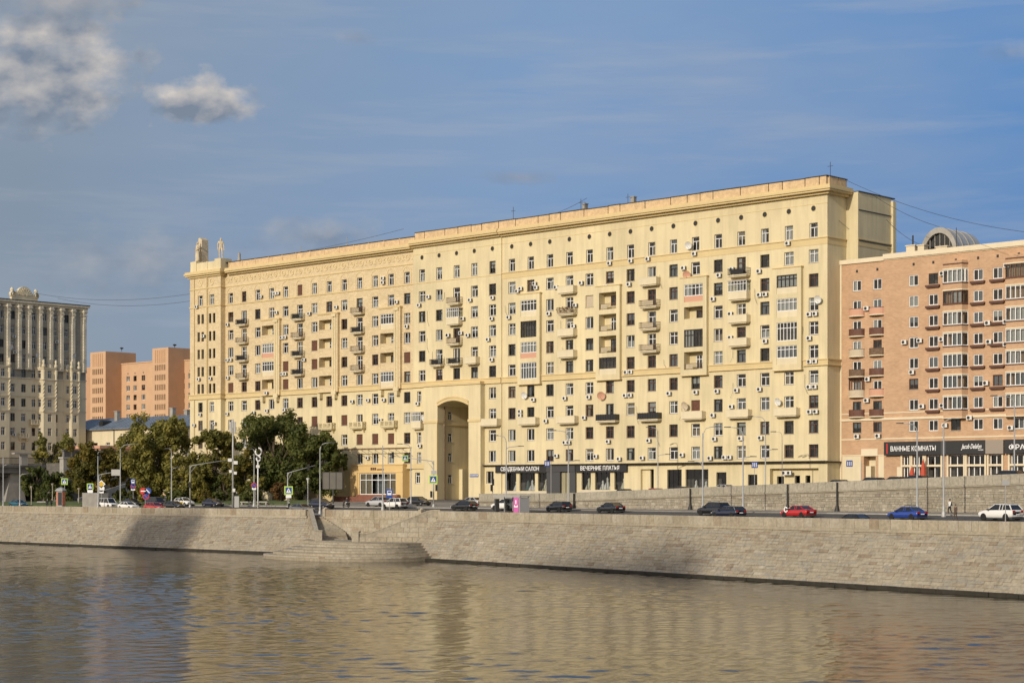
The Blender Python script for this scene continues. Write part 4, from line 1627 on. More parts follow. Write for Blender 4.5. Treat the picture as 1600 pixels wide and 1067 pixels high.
    # cables hanging down the front
    for k in range(26):
        c, r = rg.randrange(20), rg.randrange(2, 10)
        if c in (1, 2, 3) and r > 5 or c in logs:
            continue
        x = -CU[c] + rg.choice((-1.4, 1.4, 1.9, -1.8))
        z = ROWB[r] + rg.uniform(0.5, 2.0)
        L = rg.uniform(1.2, 3.0)
        mb = MB().tube([(x, -0.30, z), (x + rg.uniform(-.1, .1), -0.30, z - L * .6), (x + rg.choice((-.5, .5)), -0.30, z - L)], 0.022, 5)
        part('cable', mb.mesh('cable', 'cable'), root, (0, 0, -BZ))
    # ---- the arched gateway
    yf = y0 - 1.1
    xa, xb = -83.4, -75.4
    zs, za_ = 25.0, 25.95
    mb = MB()
    N = 14
    arc = [(xa + (xb - xa) * i / N, zs + (za_ - zs) * (1 - (2 * i / N - 1) ** 2)) for i in range(N + 1)]
    mb.box(portal[0], xa, yf, y0 + 0.5, 8, 28.72)
    mb.box(xb, portal[1], yf, y0 + 0.5, 8, 28.72)
    for i in range(N):
        (p, zp), (q, zq) = arc[i], arc[i + 1]
        mb.face([(p, yf, zp), (q, yf, zq), (q, yf, 28.72), (p, yf, 28.72)])
        mb.face([(p, yf, zp), (q, yf, zq), (q, 15.5, zq), (p, 15.5, zp)])
    mb.face([(xa, yf, 28.72), (xb, yf, 28.72), (xb, y0 + .5, 28.72), (xa, y0 + .5, 28.72)])
    jw = [(1.4, 2.4, 22.6, 24.2), (1.4, 2.4, 18.5, 20.2), (1.4, 2.4, 14.9, 16.6), (1.4, 2.4, 10.9, 12.6)]
    # left jamb of the passage (faces right), with its small windows
    jm = MB()
    wall(jm, y0 + 0.5, 15.5, 8, 25.4, jw, y=0.0, depth=0.25)
    part('passage_wall', jm.mesh('passage_wall', 'stucco'), root, (xa, 0, -BZ), (0, 0, R(90)))
    for k, (a, b, c, d) in enumerate(jw):
        window(root, xa, c - BZ, 1.0, d - c, 't', 'frame_white', None, y=(a + b) / 2, rz=R(90), dp=0.12)
    m2 = MB()
    m2.face([(xa - 0.9, 0.5, 8), (xa - 0.9, 15, 8), (xa - 0.9, 15, 25), (xa - 0.9, 0.5, 25)])
    part('inner_wall', m2.mesh('inner_wall', 'interior'), root, (0, 0, -BZ))
    mb.face([(xb, y0 + .5, 8), (xb, 15.5, 8), (xb, 15.5, 25.4), (xb, y0 + .5, 25.4)])
    part('gateway', mb.mesh('gateway', 'stucco'), root, (0, 0, -BZ))
    mb = MB()
    for i in range(N):                                  # archivolt
        (p, zp), (q, zq) = arc[i], arc[i + 1]
        mb.hexa([(p, yf - 0.14, zp), (q, yf - 0.14, zq), (q, yf, zq), (p, yf, zp), (p, yf - 0.14, zp + .75), (q, yf - 0.14, zq + .75), (q, yf, zq + .75), (p, yf, zp + .75)])
        mb.hexa([(p, yf - 0.24, zp + .55), (q, yf - 0.24, zq + .55), (q, yf, zq + .55), (p, yf, zp + .55), (p, yf - 0.24, zp + .8), (q, yf - 0.24, zq + .8), (q, yf, zq + .8), (p, yf, zp + .8)])
    mb.box(portal[0] - .1, xa + .12, yf - 0.14, y0 + .4, 22.0, 22.45)
    mb.box(xb - .12, portal[1] + .1, yf - 0.14, y0 + .4, 22.0, 22.45)
    mb.box(xa - 0.3, xa, yf - 0.1, yf, 8, 22.0)
    mb.box(xa + .003, xa + .13, y0 + 0.5, 15, 21.6, 21.8)
    mb.box(portal[0] - .12, portal[1] + .12, yf - 0.25, y0, 28.72, 29.2)
    part('gateway_trim', mb.mesh('gateway_trim', 'stucco_band'), root, (0, 0, -BZ))
    mb = MB().tube([(xa + 0.12, y0 + 0.62, 8), (xa + 0.12, y0 + 0.62, 25)], 0.1, 8)
    part('drain_pipe', mb.mesh('drain_pipe', 'rust_iron'), root, (0, 0, -BZ))
    mb = MB(); mb.box(portal[0] + .4, portal[1] - .4, yf - .4, 15.5, 7.4, 7.95)
    part('passage_floor', mb.mesh('passage_floor', 'asphalt'), root, (0, 0, -BZ))
    mb = MB()                                            # porch and steps inside the passage
    mb.box(xa + .02, xa + .9, 4.2, 8.5, 8, 13.6)
    part('porch', mb.mesh('porch', 'stucco'), root, (0, 0, -BZ))
    # ---- enclosed balcony box left of the gateway
    balcony(root, -89.3, ROWB[8] - 0.9 - BZ, 'glazed', 2.6, y0, 1.0)
    # ---- ground floor
    holes = [(-72.0, -70.2, 10.9, 13.1), (-67.6, -64.9, 9.6, 12.75), (-64.1, -60.4, 9.6, 12.75), (-59.7, -57.6, 9.6, 12.75),
             (-49.6, -47.5, 9.8, 13.0), (-46.6, -43.2, 9.8, 13.0), (-42.3, -40.2, 9.8, 13.0), (-36.6, -33.8, 9.0, 13.2, 0.9),
             (-31.0, -28.0, 9.6, 13.1), (-27.2, -22.6, 9.6, 13.1), (-21.0, -19.0, 9.4, 12.6), (-14.8, -13.0, 9.9, 12.2), (-10.6, -1.6, 9.2, 13.1, 0.9)]
    mb = MB()
    wall(mb, -U1, 0, 8, 14.1, [h for h in holes if h[1] > -U1 + .7 and h[0] > -U1], y=y1, depth=0.45)
    part('ground_floor', mb.mesh('ground_floor', 'stucco'), root, (0, 0, -BZ))
    mb = MB()
    wall(mb, portal[1], -U1, 8, 14.1, [h for h in holes if h[1] < -U1], y=y0, depth=0.3)
    part('ground_floor', mb.mesh('ground_floor', 'stucco'), root, (0, 0, -BZ))
    mb = MB()
    wall(mb, -91, portal[0], 8, 14.1, [(-90.2, -88.9, 11.0, 13.0)], y=y0 - 0.25, depth=0.3)
    part('ground_floor', mb.mesh('ground_floor', 'stucco'), root, (0, 0, -BZ))
    window(root, -89.55, 11.0 - BZ, 1.3, 2.0, 't', 'frame_white', None, y=y0 - .25)
    mb = MB()
    mb.box(-92.3, -87.4, y0 - 0.55, y0, 13.7, 13.95)
    mb.box(-92.3, -87.4, y0 - 0.55, y0 - 0.4, 13.95, 14.6)
    part('porch_ledge', mb.mesh('porch_ledge', 'stucco_band'), root, (0, 0, -BZ))
    for a, b, c, d, *e in holes:
        if e:
            continue
        big = b - a > 2.0 or c < 10
        window(root, (a + b) / 2, c - BZ, b - a, d - c, 'two' if b - a < 3 else 'three', 'frame_dark' if big else 'frame_white', None, y=(y1 if a > -U1 else y0), sill=False, dp=0.3, bar=0.06, gl='shop_glass')
    mb = MB()
    mb.face([(-91, 4.2, 8.3), (-87.2, 4.2, 8.3), (-87.2, 4.2, 14), (-91, 4.2, 14)])
    mb.face([(-72, 4.2, 8.3), (-.05, 4.2, 8.3), (-.05, 4.2, 14), (-72, 4.2, 14)])
    mb.face([(-72, 0.6, 13.9), (-.05, 0.6, 13.9), (-.05, 4.2, 13.9), (-72, 4.2, 13.9)])
    mb.face([(-72, 0.5, 9.55), (-.05, 0.5, 9.55), (-.05, 4.2, 9.55), (-72, 4.2, 9.55)])
    part('shop_interior', mb.mesh('shop_interior', 'interior'), root, (0, 0, -BZ))
    # ledge over the ground floor
    mb = MB()
    mb.box(-72.4, -0.0, -0.85, 0.05, 14.1, 14.22)
    mb.box(-72.4, -0.0, -0.6, 0.05, 13.95, 14.1)
    mb.box(0.0, 0.3, -0.6, 5.19, 13.95, 14.15)
    part('ledge', mb.mesh('ledge', 'tar'), root, (0, 0, -BZ))
    mb = MB()
    mb.box(-68.0, -57.4, -0.12, 0.0, 8.0, 9.5)
    mb.box(-50.2, -40.0, -0.10, 0.0, 8.0, 9.7)
    part('plinth', mb.mesh('plinth', 'plinth'), root, (0, 0, -BZ))
    # recessed backs of the doorways
    mb = MB()
    mb.box(-36.6, -34.9, 0.5, 0.9, 9.0, 13.2)
    part('doorway_back', mb.mesh('doorway_back', 'stucco'), root, (0, 0, -BZ))
    mb = MB()
    wall(mb, -10.6, -1.6, 9.2, 13.1, [(-9.9, -8.6, 9.6, 11.9), (-6.6, -5.6, 10, 12), (-4.6, -3.7, 10, 12)], y=0.9)
    part('doorway_back', mb.mesh('doorway_back', 'stucco'), root, (0, 0, -BZ))
    mb = MB(); mb.box(-13.7, -12.8, -.55, -.05, 0, 0.1)
    air_con(root, -7.0, 12.1 - BZ, 0.4); air_con(root, -7.9, 12.1 - BZ, 0.4)
    # sign boards and lettering
    for (a, b, y, txt, tw, tx) in ((-69.6, -57.35, -0.45, 'СВАДЕБНЫЙ САЛОН', 9.2, -63.6), (-50.6, -39.3, -0.45, 'ВЕЧЕРНИЕ ПЛАТЬЯ', 8.6, -45.1)):
        mb = MB(); mb.box(a, b, y, 0.02, 12.8, 14.08)
        s = part('shop_sign', mb.mesh('shop_sign', 'black_panel'), root, (0, 0, -BZ))
        part('lettering', text_mesh(txt, 0.98, 'sign_white', 0.03, 0, tw), s, (tx, y - 0.05, 13.13))
    mb = MB()
    mb.box(-57.3, -50.7, -0.5, 0.02, 12.9, 14.07)
    mb.box(-57.3, -54.2, -0.4, 0.02, 8.4, 12.9)
    mb.box(-52.0, -50.7, -0.4, 0.02, 8.4, 12.9)
    for k in range(5):
        mb.box(-57.3, -50.7, -0.53, -0.5, 13.0 + .2 * k, 13.1 + .2 * k)
    sp = part('shop_portal', mb.mesh('shop_portal', 'grey_panel'), root, (0, 0, -BZ))
    window(root, -53.1, 8.7 - BZ, 2.2, 4.2, 'two', 'frame_dark', None, y=0.0, sill=False, dp=-0.1, bar=0.07, gl='shop_glass')
    for (x, z, w, h) in ((-53.4, 12.0, .9, .28), (-53.0, 11.6, 1.3, .12), (-53.5, 10.6, .2, .2), (-52.7, 10.2, .2, .2), (-53.2, 9.7, .25, .2), (-52.6, 9.4, .2, .2)):
        mb = MB(); mb.box(x - w / 2, x + w / 2, 0.3, 0.35, z, z + h)
        part('door_notice', mb.mesh('door_notice', 'sign_white'), root, (0, 0, -BZ))
    mb = MB(); mb.box(-75.0, -72.9, yf - 0.06, yf, 12.1, 12.6)
    pl = part('street_plate', mb.mesh('street_plate', 'sign_blue'), root, (0, 0, -BZ))
    for k in range(6):
        mb = MB(); mb.box(-74.85 + .33 * k, -74.62 + .33 * k, yf - 0.075, yf - 0.06, 12.28, 12.44)
        part('plate_mark', mb.mesh('plate_mark', 'sign_white'), pl)
    # roof things: aerials, chimneys
    for (x, h) in ((-67.5, 2.6), (-51.5, 2.3), (-50.6, 1.7), (-41.0, 2.0), (-0.8, 2.4)):
        mb = MB().tube([(x, 2.0, 57.3), (x, 2.0, 57.5 + h)], 0.04, 6)
        mb.box(x - .5, x + .5, 1.98, 2.02, 57.3 + h * .8, 57.36 + h * .8)
        part('aerial', mb.mesh('aerial', 'iron'), root, (0, 0, -BZ))
    for x in (-51.2, -40.4):
        mb = MB(); mb.box(x - .35, x + .35, 2.4, 3.1, 57.3, 58.9); mb.box(x - .45, x + .45, 2.3, 3.2, 58.9, 59.05)
        part('chimney', mb.mesh('chimney', 'concrete'), root, (0, 0, -BZ))
    # mannequins and racks behind the shop glass
    return root


LH = long_house()


def mannequin(u, w, z, mt, h, label):
    t = thing('dress_mannequin', label, 'mannequin', fpt(u, w, z), FROT, 'dresses shown in the shop windows')
    mb = MB().lathe([(0.62 * h, 0.0), (0.5 * h, 0.35 * h), (0.3 * h, 0.8 * h), (0.16 * h, 1.08 * h), (0.15 * h, 1.12 * h)], 16)
    part('skirt', mb.mesh('skirt', mt, True), t)
    mb = MB().lathe([(0.15 * h, 1.12 * h), (0.2 * h, 1.35 * h), (0.19 * h, 1.48 * h), (0.06 * h, 1.58 * h), (0.055 * h, 1.66 * h), (0.0, 1.68 * h)], 14)
    part('bodice', mb.mesh('bodice', mt, True), t)
    return t


for i, (u, mt, h, lb) in enumerate([
        (66.0, 'dress', 1.1, 'slim white gown alone in the leftmost window under the wedding shop sign'),
        (63.2, 'dress_teal', 1.15, 'dark gown at the left of the middle window under the wedding shop sign'),
        (62.2, 'dress', 1.2, 'white gown in the middle window under the wedding shop sign'),
        (61.2, 'dress', 1.2, 'white gown at the right of the middle window under the wedding shop sign'),
        (58.9, 'dress_cream', 1.25, 'cream gown in the window beside the dark shop portal'),
        (49.0, 'dress_cream', 1.25, 'cream gown in the left window under the evening dress sign'),
        (48.0, 'dress', 1.1, 'white gown at the right of the left window under the evening dress sign'),
        (45.9, 'dress', 1.0, 'short white gown at the left of the middle evening dress window'),
        (44.9, 'dress', 1.3, 'tallest white gown in the middle of the evening dress windows'),
        (43.8, 'dress', 1.05, 'white gown at the right of the middle evening dress window'),
        (41.2, 'dress_cream', 1.25, 'pale gown in the right window under the evening dress sign'),
        (26.0, 'dress', 1.1, 'white gown at the left of the wide dark window right of the signs'),
        (24.0, 'dress', 1.0, 'white gown at the right of the wide dark window right of the signs')]):
    mannequin(u, 1.3, 9.56 if u > 55 or u < 30 else 9.76, mt, h, lb)


# ------------------------------------------------------------------ left wing with its corner tower
LU = [92.9 + 4.425 * (14 - k) for k in range(15)]
LU[0], LU[1] = 154.7, 150.8


def figure(root_name, label, cat, loc, rotz, pose, mat, height=1.75, skirt=False, group=None, band=None):
    """a standing figure grown from a jointed skeleton; one continuous skinned body"""
    me = bpy.data.meshes.new('body')
    J = dict(pelvis=(0, 0, .95), waist=(0, 0, 1.08), chest=(0, 0, 1.30), neck=(0, 0, 1.47), headb=(0, .01, 1.56), head=(0, .02, 1.66), crown=(0, .01, 1.74),
             ls=(-.17, 0, 1.40), le=(-.25, 0, 1.12), lw=(-.25, -.06, .88), lh=(-.25, -.08, .79),
             rs=(.17, 0, 1.40), re=(.25, 0, 1.12), rw=(.25, -.06, .88), rh=(.25, -.08, .79),
             lhip=(-.10, 0, .90), lk=(-.11, 0, .50), la=(-.11, .02, .09), lt=(-.12, -.16, .03),
             rhip=(.10, 0, .90), rk=(.11, 0, .50), ra=(.11, .02, .09), rt=(.12, -.16, .03))
    J.update(pose)
    rad = dict(pelvis=.145, waist=.125, chest=.155, neck=.06, headb=.08, head=.10, crown=.06, ls=.075, le=.048, lw=.034, lh=.04, rs=.075, re=.048, rw=.034, rh=.04,
               lhip=.10, lk=.064, la=.045, lt=.035, rhip=.10, rk=.064, ra=.045, rt=.035)
    if skirt:
        rad.update(lhip=.15, rhip=.15, lk=.16, rk=.16, la=.17, ra=.17, pelvis=.19, chest=.18)
    E = [('pelvis', 'waist'), ('waist', 'chest'), ('chest', 'neck'), ('neck', 'headb'), ('headb', 'head'), ('head', 'crown'),
         ('chest', 'ls'), ('ls', 'le'), ('le', 'lw'), ('lw', 'lh'), ('chest', 'rs'), ('rs', 're'), ('re', 'rw'), ('rw', 'rh'),
         ('pelvis', 'lhip'), ('lhip', 'lk'), ('lk', 'la'), ('la', 'lt'), ('pelvis', 'rhip'), ('rhip', 'rk'), ('rk', 'ra'), ('ra', 'rt')]
    k = height / 1.76
    for sd in 'lr':                                      # five fingers on each hand
        w, h = Vector(J[sd + 'w']), Vector(J[sd + 'h'])
        d = (h - w).normalized()
        side = d.cross(Vector((0, 1, 0.1))).normalized()
        for i, (off, L) in enumerate(((-.03, .075), (-.01, .085), (.012, .08), (.032, .06))):
            n1, n2 = f'{sd}f{i}a', f'{sd}f{i}b'
            J[n1] = tuple(h + side * off + d * .03); J[n2] = tuple(h + side * off * 1.2 + d * (.03 + L) + Vector((0, -.02, 0)))
            rad[n1] = .011; rad[n2] = .009
            E += [(sd + 'h', n1), (n1, n2)]
        n1 = sd + 'th'
        J[n1] = tuple(h + side * -.055 + d * .015 + Vector((0, -.02, 0))); rad[n1] = .011
        E.append((sd + 'w', n1))
    names = list(J)
    idx = {n: i for i, n in enumerate(names)}
    me.from_pydata([tuple(Vector(J[n]) * k) for n in names], [(idx[a], idx[b]) for a, b in E], [])
    me.materials.append(MATS[mat])
    o = bpy.data.objects.new(root_name, me)
    COL.objects.link(o)
    o.location = loc
    o.rotation_euler = (0, 0, rotz)
    sk = o.modifiers.new('skin', 'SKIN')
    sd_ = me.skin_vertices[0].data
    for i, n in enumerate(names):
        sd_[i].radius = (rad[n] * k, rad[n] * k * (0.78 if n in ('chest', 'waist', 'pelvis') else 1.0))
        sd_[i].use_root = (n == 'pelvis')
    sb = o.modifiers.new('subdivision', 'SUBSURF')
    sb.levels = sb.render_levels = 1
    tag(o, label, cat, group)
    return o


def left_wing():
    rg = random.Random(78)
    root = thing('apartment_building', 'pale yellow apartment wing faced in small stone with ornamental frieze and corner tower', 'building', (*fpt(91.0, 0)[:2], BZ), FROT)
    X0 = 91.0                                            # local x = X0 - u
    xr, xt, xl = 0.0, X0 - 147.8, X0 - 158.3
    yt = -1.2
    def LX(k): return X0 - LU[k]
    bays = {5: ('gwn', 'gwn', 'gwn', 'obs'), 9: ('ows', 'ows', 'obs', 'ows'), 13: ('gwn', 'ows', 'obs', 'gwn')}
    bays[5] = ('ows', 'gwn', 'gwn', 'obs')
    bal = {}
    for c, rows in ((3, {2: 'rail', 3: 'rail_rust', 4: 'rail', 5: 'rail_rust'}), (7, {2: 'rail', 3: 'rail_rust', 4: 'rail', 5: 'rail'}), (11, {2: 'rail_rust', 3: 'rail', 4: 'rail_rust', 5: 'rail_rust'})):
        for r, k in rows.items():
            bal[(c, r)] = k
    for c in (3, 7, 9, 11, 13):
        bal[(c, 8)] = 'balustrade'
    hu, hl, ht, wins = [], [], [], []
    for c in range(15):
        for r in range(1, 11):
            if c in bays and r in (3, 4, 5, 6):
                continue
            x, z, w, h = LX(c), ROWB[r], 1.75, 2.0
            y = 0.0
            if r == 1:
                w, h = 1.5, 2.1
            if bal.get((c, r), '').startswith('rail'):
                z -= .75; h += .75
            if c < 2:
                y = yt
                w = 1.5
                if 2 <= r <= 6:
                    for dx in (-.62, .75):
                        ht.append((x + dx - .42, x + dx + .42, z, z + h))
                        wins.append((c, r, x + dx, z, .84, h, y))
                    continue
                ht.append((x - w / 2, x + w / 2, z, z + h))
            else:
                (hu if r <= 6 else hl).append((x - w / 2, x + w / 2, z, z + h))
            wins.append((c, r, x, z, w, h, y))
    for c in bays:
        hu.append((LX(c) - 2.4, LX(c) + 1.3, ROWB[6] - .72, ROWB[3] + 2.13, 0))
    mb = MB()
    wall(mb, xt, xr, 29.6, 55.0, hu)
    wall(mb, xl, xt, 29.6, 55.0, [h for h in ht if h[2] > 29], y=yt)
    mb.face([(xt, yt, 29.6), (xt, 0, 29.6), (xt, 0, 55), (xt, yt, 55)])
    part('upper_wall', mb.mesh('upper_wall', 'facing'), root, (0, 0, -BZ))
    mb = MB()
    wall(mb, xt, xr, 14.1, 29.6, hl)
    wall(mb, xl, xt, 7.0, 29.6, [h for h in ht if h[2] < 29], y=yt)
    mb.face([(xt, yt, 7), (xt, 0, 7), (xt, 0, 29.6), (xt, yt, 29.6)])
    wall(mb, xt, xr, 7.0, 14.1, [])
    part('lower_wall', mb.mesh('lower_wall', 'stucco'), root, (0, 0, -BZ))
    mb = MB()
    mb.face([(xl, yt, 7), (xl, 15.5, 7), (xl, 15.5, 55), (xl, yt, 55)])
    mb.face([(xl, 15.5, 7), (xr, 15.5, 7), (xr, 15.5, 55), (xl, 15.5, 55)])
    part('rear_wall', mb.mesh('rear_wall', 'stucco'), root, (0, 0, -BZ))
    mb = MB()
    mb.box(xl, xr, 0.6, 15.5, 55.0, 55.9)
    part('roof', mb.mesh('roof', 'roof_metal'), root, (0, 0, -BZ))
    mb = MB()
    cornice(mb, xt + 1.3, xr, 0.0, 54.55)
    for d, za, zb in ((.35, -.35, 0), (.75, 0, .28), (.95, .28, .62), (.8, .62, .95)):
        mb.box(xl - d, xt + d, yt - d, 4.0, 54.55 + za, 54.55 + zb)
    mb.box(xt, xr, -.12, .05, 51.75, 51.95)
    mb.box(xl, xt + .12, yt - .12, 0, 51.75, 51.95)
    for za, zb, d in ((47.95, 48.2, .14), (28.85, 29.58, .2), (29.58, 29.76, .34), (28.7, 28.85, .28)):
        mb.box(xt + d, xr, -d, .05, za, zb)
        mb.box(xl - d, xt + d, yt - d, .05, za, zb)
    part('cornice', mb.mesh('cornice', 'stucco_band'), root, (0, 0, -BZ))
    # frieze ornaments
    def ring():
        mb = MB()
        for k in range(12):
            a, b = 2 * math.pi * k / 12, 2 * math.pi * (k + 1) / 12
            P4 = []
            for rr, y in ((.58, 0), (.58, -.1), (.40, -.1), (.40, 0)):
                P4.append(((rr * math.cos(a), y, rr * math.sin(a)), (rr * math.cos(b), y, rr * math.sin(b))))
            for i in range(3):
                mb.face([P4[i][0], P4[i][1], P4[i + 1][1], P4[i + 1][0]])
        mb.lathe([(.0, -.14), (.16, -.1), (.2, 0)], 8, axis='y')
        return mb.mesh('frieze_ring', 'relief')
    def leafo():
        mb = MB()
        for s in (-1, 1):
            mb.prism([(-.3, -.5 * s), (-.12, -.55 * s), (.32, .45 * s), (.12, .55 * s)], -.08, 0)
        return mb.mesh('frieze_leaf', 'relief')
    n = 44
    for k in range(n):
        x = xt + .8 + (xr - xt - 1.2) * k / (n - 1)
        if k % 2:
            part('frieze_leaf', cached('fl', leafo), root, (x, 0, 53.15 - BZ))
        else:
            part('frieze_ring', cached('fr', ring), root, (x, 0, 53.15 - BZ))
    for k in (0, 1):
        part('frieze_ring', cached('fr', ring), root, (LX(k), yt, 53.15 - BZ), scale=(1.3, 1, 1.3))
    # blind arches over the top storey
    def arch():
        mb = MB()
        r0, r1 = 1.05, 1.22
        for s in (-1, 1):
            mb.box(min(s * r0, s * r1), max(s * r0, s * r1), -.07, 0, -2.1, 0)
        for k in range(10):
            a, b = math.pi * k / 10, math.pi * (k + 1) / 10
            q = [(r0 * math.cos(a), 0, r0 * math.sin(a)), (r0 * math.cos(b), 0, r0 * math.sin(b)), (r1 * math.cos(b), 0, r1 * math.sin(b)), (r1 * math.cos(a), 0, r1 * math.sin(a))]
            mb.hexa([(x, -.07, z) for x, _, z in q] + [(x, 0.0, z) for x, _, z in q])
        return mb.mesh('blind_arch', 'relief')
    for c in range(15):
        part('blind_arch', cached('ba', arch), root, (LX(c), yt if c < 2 else 0, 50.35 - BZ), scale=(.85 if c < 2 else 1, 1, 1))
    # attic parapet of stone panels
    x = xt + 1.0
    while x < xr - .2:
        w = min(4.3, xr - x)
        me = cached(('lattic', round(w, 2)), lambda: MB().box(0.25, w, .12, .5, 0, 1.3).box(0, .25, .04, .5, 0, 1.38).mesh('attic_panel', 'attic'))
        part('attic_panel', me, root, (x, 0, 55.5 - BZ))
        x += w
    mb = MB(); mb.box(xt, xr, 0, .9, 56.88, 56.97)
    part('roof_edge', mb.mesh('roof_edge', 'roof_metal'), root, (0, 0, -BZ))
    # tower attic block
    mb = MB()
    mb.box(xl + .3, xt - .1, yt + .1, 4.0, 55.5, 57.35)
    mb.box(xl + .2, xl + 2.2, yt - .05, .9, 55.5, 57.75)
    mb.box(xt - 2.0, xt + .05, yt - .05, 1.6, 55.5, 57.75)
    mb.box(xl + 5.6, xl + 6.0, yt, .9, 55.5, 57.45)
    part('tower_attic', mb.mesh('tower_attic', 'stucco'), root, (0, 0, -BZ))
    mb = MB()
    for x in (xl + 1.6, xl + 5.9, xl + 6.15):
        mb.tube([(x, yt - .12, 8), (x, yt - .12, 54.5)], .09, 6)
    part('drain_pipe', mb.mesh('drain_pipe', 'stucco_band'), root, (0, 0, -BZ))
    mb = MB()
    mb.face([(xl + .1, 1.75, 8), (xr - .05, 1.75, 8), (xr - .05, 1.75, 54.9), (xl + .1, 1.75, 54.9)])
    for r in range(1, 11):
        z = ROWB[r] - .75
        mb.face([(xl + .1, .6, z), (xr, .6, z), (xr, 1.75, z), (xl + .1, 1.75, z)])
    part('inner_wall', mb.mesh('inner_wall', 'interior'), root, (0, 0, -BZ))
    browncells = {(6, 6), (7, 7), (8, 7), (9, 7), (10, 7), (8, 4), (8, 5), (10, 5), (12, 5), (14, 5), (12, 9), (13, 9), (14, 9), (11, 9), (8, 8), (9, 8), (10, 8), (7, 1), (2, 6), (3, 6), (4, 6)}
    for c, r, x, z, w, h, y in wins:
        st, fm, cu = pick_style(rg, .12, .12, .02)
        if c < 2 and 2 <= r <= 6:
            st, fm, cu = 'single', 'frame_dark', None
            if x < LX(c) and rg.random() < .55:
                cu = ('full', rg.choice(('curtain_grey', 'curtain_beige')))
        elif (c, r) in browncells:
            fm, cu = 'frame_brown', (('shut', 'shutter_brown') if rg.random() < .5 and (c, r) not in bal else None)
            st = 'cross'
        elif (c, r) in ((4, 6), (6, 6)):
            cu = ('shut', 'shutter_pale')
        if r == 1 and fm == 'frame_white':
            st = 't'
        window(root, x, z - BZ, w, h, st, fm, cu, y=y, sill=(c, r) not in bal and w > 1)
    for (c, r), k in bal.items():
        if k == 'balustrade':
            balcony(root, LX(c), ROWB[r] - .5 - BZ, k, 3.9, 0, 1.1, 'stucco')
        else:
            balcony(root, LX(c), ROWB[r] - .85 - BZ, k, 3.2, 0, 1.1)
    for c, k in bays.items():
        loggia_bay(root, LX(c) - 2.75, LX(c) + 3.1, LX(c) - 2.4, LX(c) + 1.3, -.55, k, rg, 'facing', 28.9, 43.9)
        mb = MB()
        for dx in (1.75, 2.45):
            mb.tube([(LX(c) + dx, -.56, 29.0), (LX(c) + dx, -.56, 43.5)], .17, 10)
        mb.box(LX(c) + 1.45, LX(c) + 2.75, -.85, -.5, 43.4, 43.9)
        mb.box(LX(c) + 1.45, LX(c) + 2.75, -.85, -.5, 28.3, 29.05)
        mb.box(LX(c) + 1.7, LX(c) + 2.5, -.8, -.02, 27.5, 28.3)
        mb.box(LX(c) - 2.7, LX(c) - 1.9, -.8, -.02, 27.6, 28.6)
        part('bay_columns', mb.mesh('bay_columns', 'stucco', False), root, (0, 0, -BZ))
        mb = MB(); mb.box(LX(c) - 2.9, LX(c) + 3.25, -.75, -.01, 44.05, 44.22)
        part('bay_cap', mb.mesh('bay_cap', 'stucco_band'), root, (0, 0, -BZ))
    B = -.85
    for c, r, dx, dz in [(4, 1, 1.4, .3), (5, 1, 1.5, .6), (5, 1, 2.4, .6), (2, 2, -.7, B), (5, 2, 1.9, .6), (6, 3, -.8, B), (6, 3, .2, B), (2, 4, -.8, B), (2, 4, .4, B),
                         (2, 5, -.6, B), (6, 5, -.7, B), (6, 5, .3, B), (7, 5, 1.6, 1.7), (5, 6, -.6, -.9), (2, 7, -.8, B), (4, 7, -.9, B), (5, 7, -1.1, -.6), (6, 7, .0, -.6),
                         (13, 1, -1.9, .3), (13, 1, -1.9, 1.1), (7, 2, 3.2, -.3), (9, 2, 2.4, .4), (13, 2, 1.9, .2), (14, 3, .2, B), (11, 7, -1.8, .4), (12, 7, -1.7, .5), (13, 7, -1.7, .4), (12, 8, 1.9, .4), (12, 10, -1.8, .8)]:
        air_con(root, LX(c) + dx, ROWB[r] + dz - BZ, -.0 if c not in bays or r in (1, 2, 7, 8, 9, 10) else -.55)
    for c, r, dx, dz in [(0, 1, -.9, -.5), (0, 3, 1.5, .8), (0, 5, -.2, B), (1, 5, -.1, B), (0, 7, .3, B), (0, 8, -1.8, .8), (1, 8, 1.3, 1.0)]:
        air_con(root, LX(c) + dx, ROWB[r] + dz - BZ, yt)
    # projecting orange bank front on the ground floor
    a, b, y = X0 - 106.6, X0 - 92.2, -1.8
    mb = MB()
    wall(mb, a, b, 7.2, 14.4, [(a + 2.4, b - 1.9, 8.9, 12.9)], y=y, depth=.35)
    mb.face([(b, y, 7.2), (b, 0, 7.2), (b, 0, 14.4), (b, y, 14.4)])
    mb.face([(a, y, 14.4), (b, y, 14.4), (b, 0, 14.4), (a, 0, 14.4)])
    mb.box(a - .1, b + .15, y - .15, -.01, 14.4, 14.62)
    mb.box(a, a + .9, y - .22, y, 7.2, 14.0); mb.box(a + 1.1, a + 1.9, y - .14, y, 7.2, 14.0)
    mb.box(a, b, y - .1, y, 13.05, 13.25)
    bk = part('shop_front', mb.mesh('shop_front', 'stucco_orange'), root, (0, 0, -BZ))
    window(root, (a + b) / 2 + .25, 8.9 - BZ, b - a - 4.3, 4.0, 'six_t', 'frame_white', ('sides', 'curtain_beige'), y=y, sill=False, dp=.2, bar=.14)
    mb = MB(); mb.face([(a + .2, -.2, 8), (b - .2, -.2, 8), (b - .2, -.2, 13.5), (a + .2, -.2, 13.5)])
    part('inner_wall', mb.mesh('inner_wall', 'curtain_grey'), root, (0, 0, -BZ))
    mb = MB()
    xx = (a + b) / 2 - 1.6
    for k, w in enumerate((.55, .55, .55, .25, .18, .24, .2, .2, .26, .2, .2, .2)):
        hgt = .5 if k < 3 else .22
        mb.box(xx, xx + w * .75, y - .06, y, 13.5, 13.5 + hgt)
        xx += w + (.12 if k == 2 else 0)
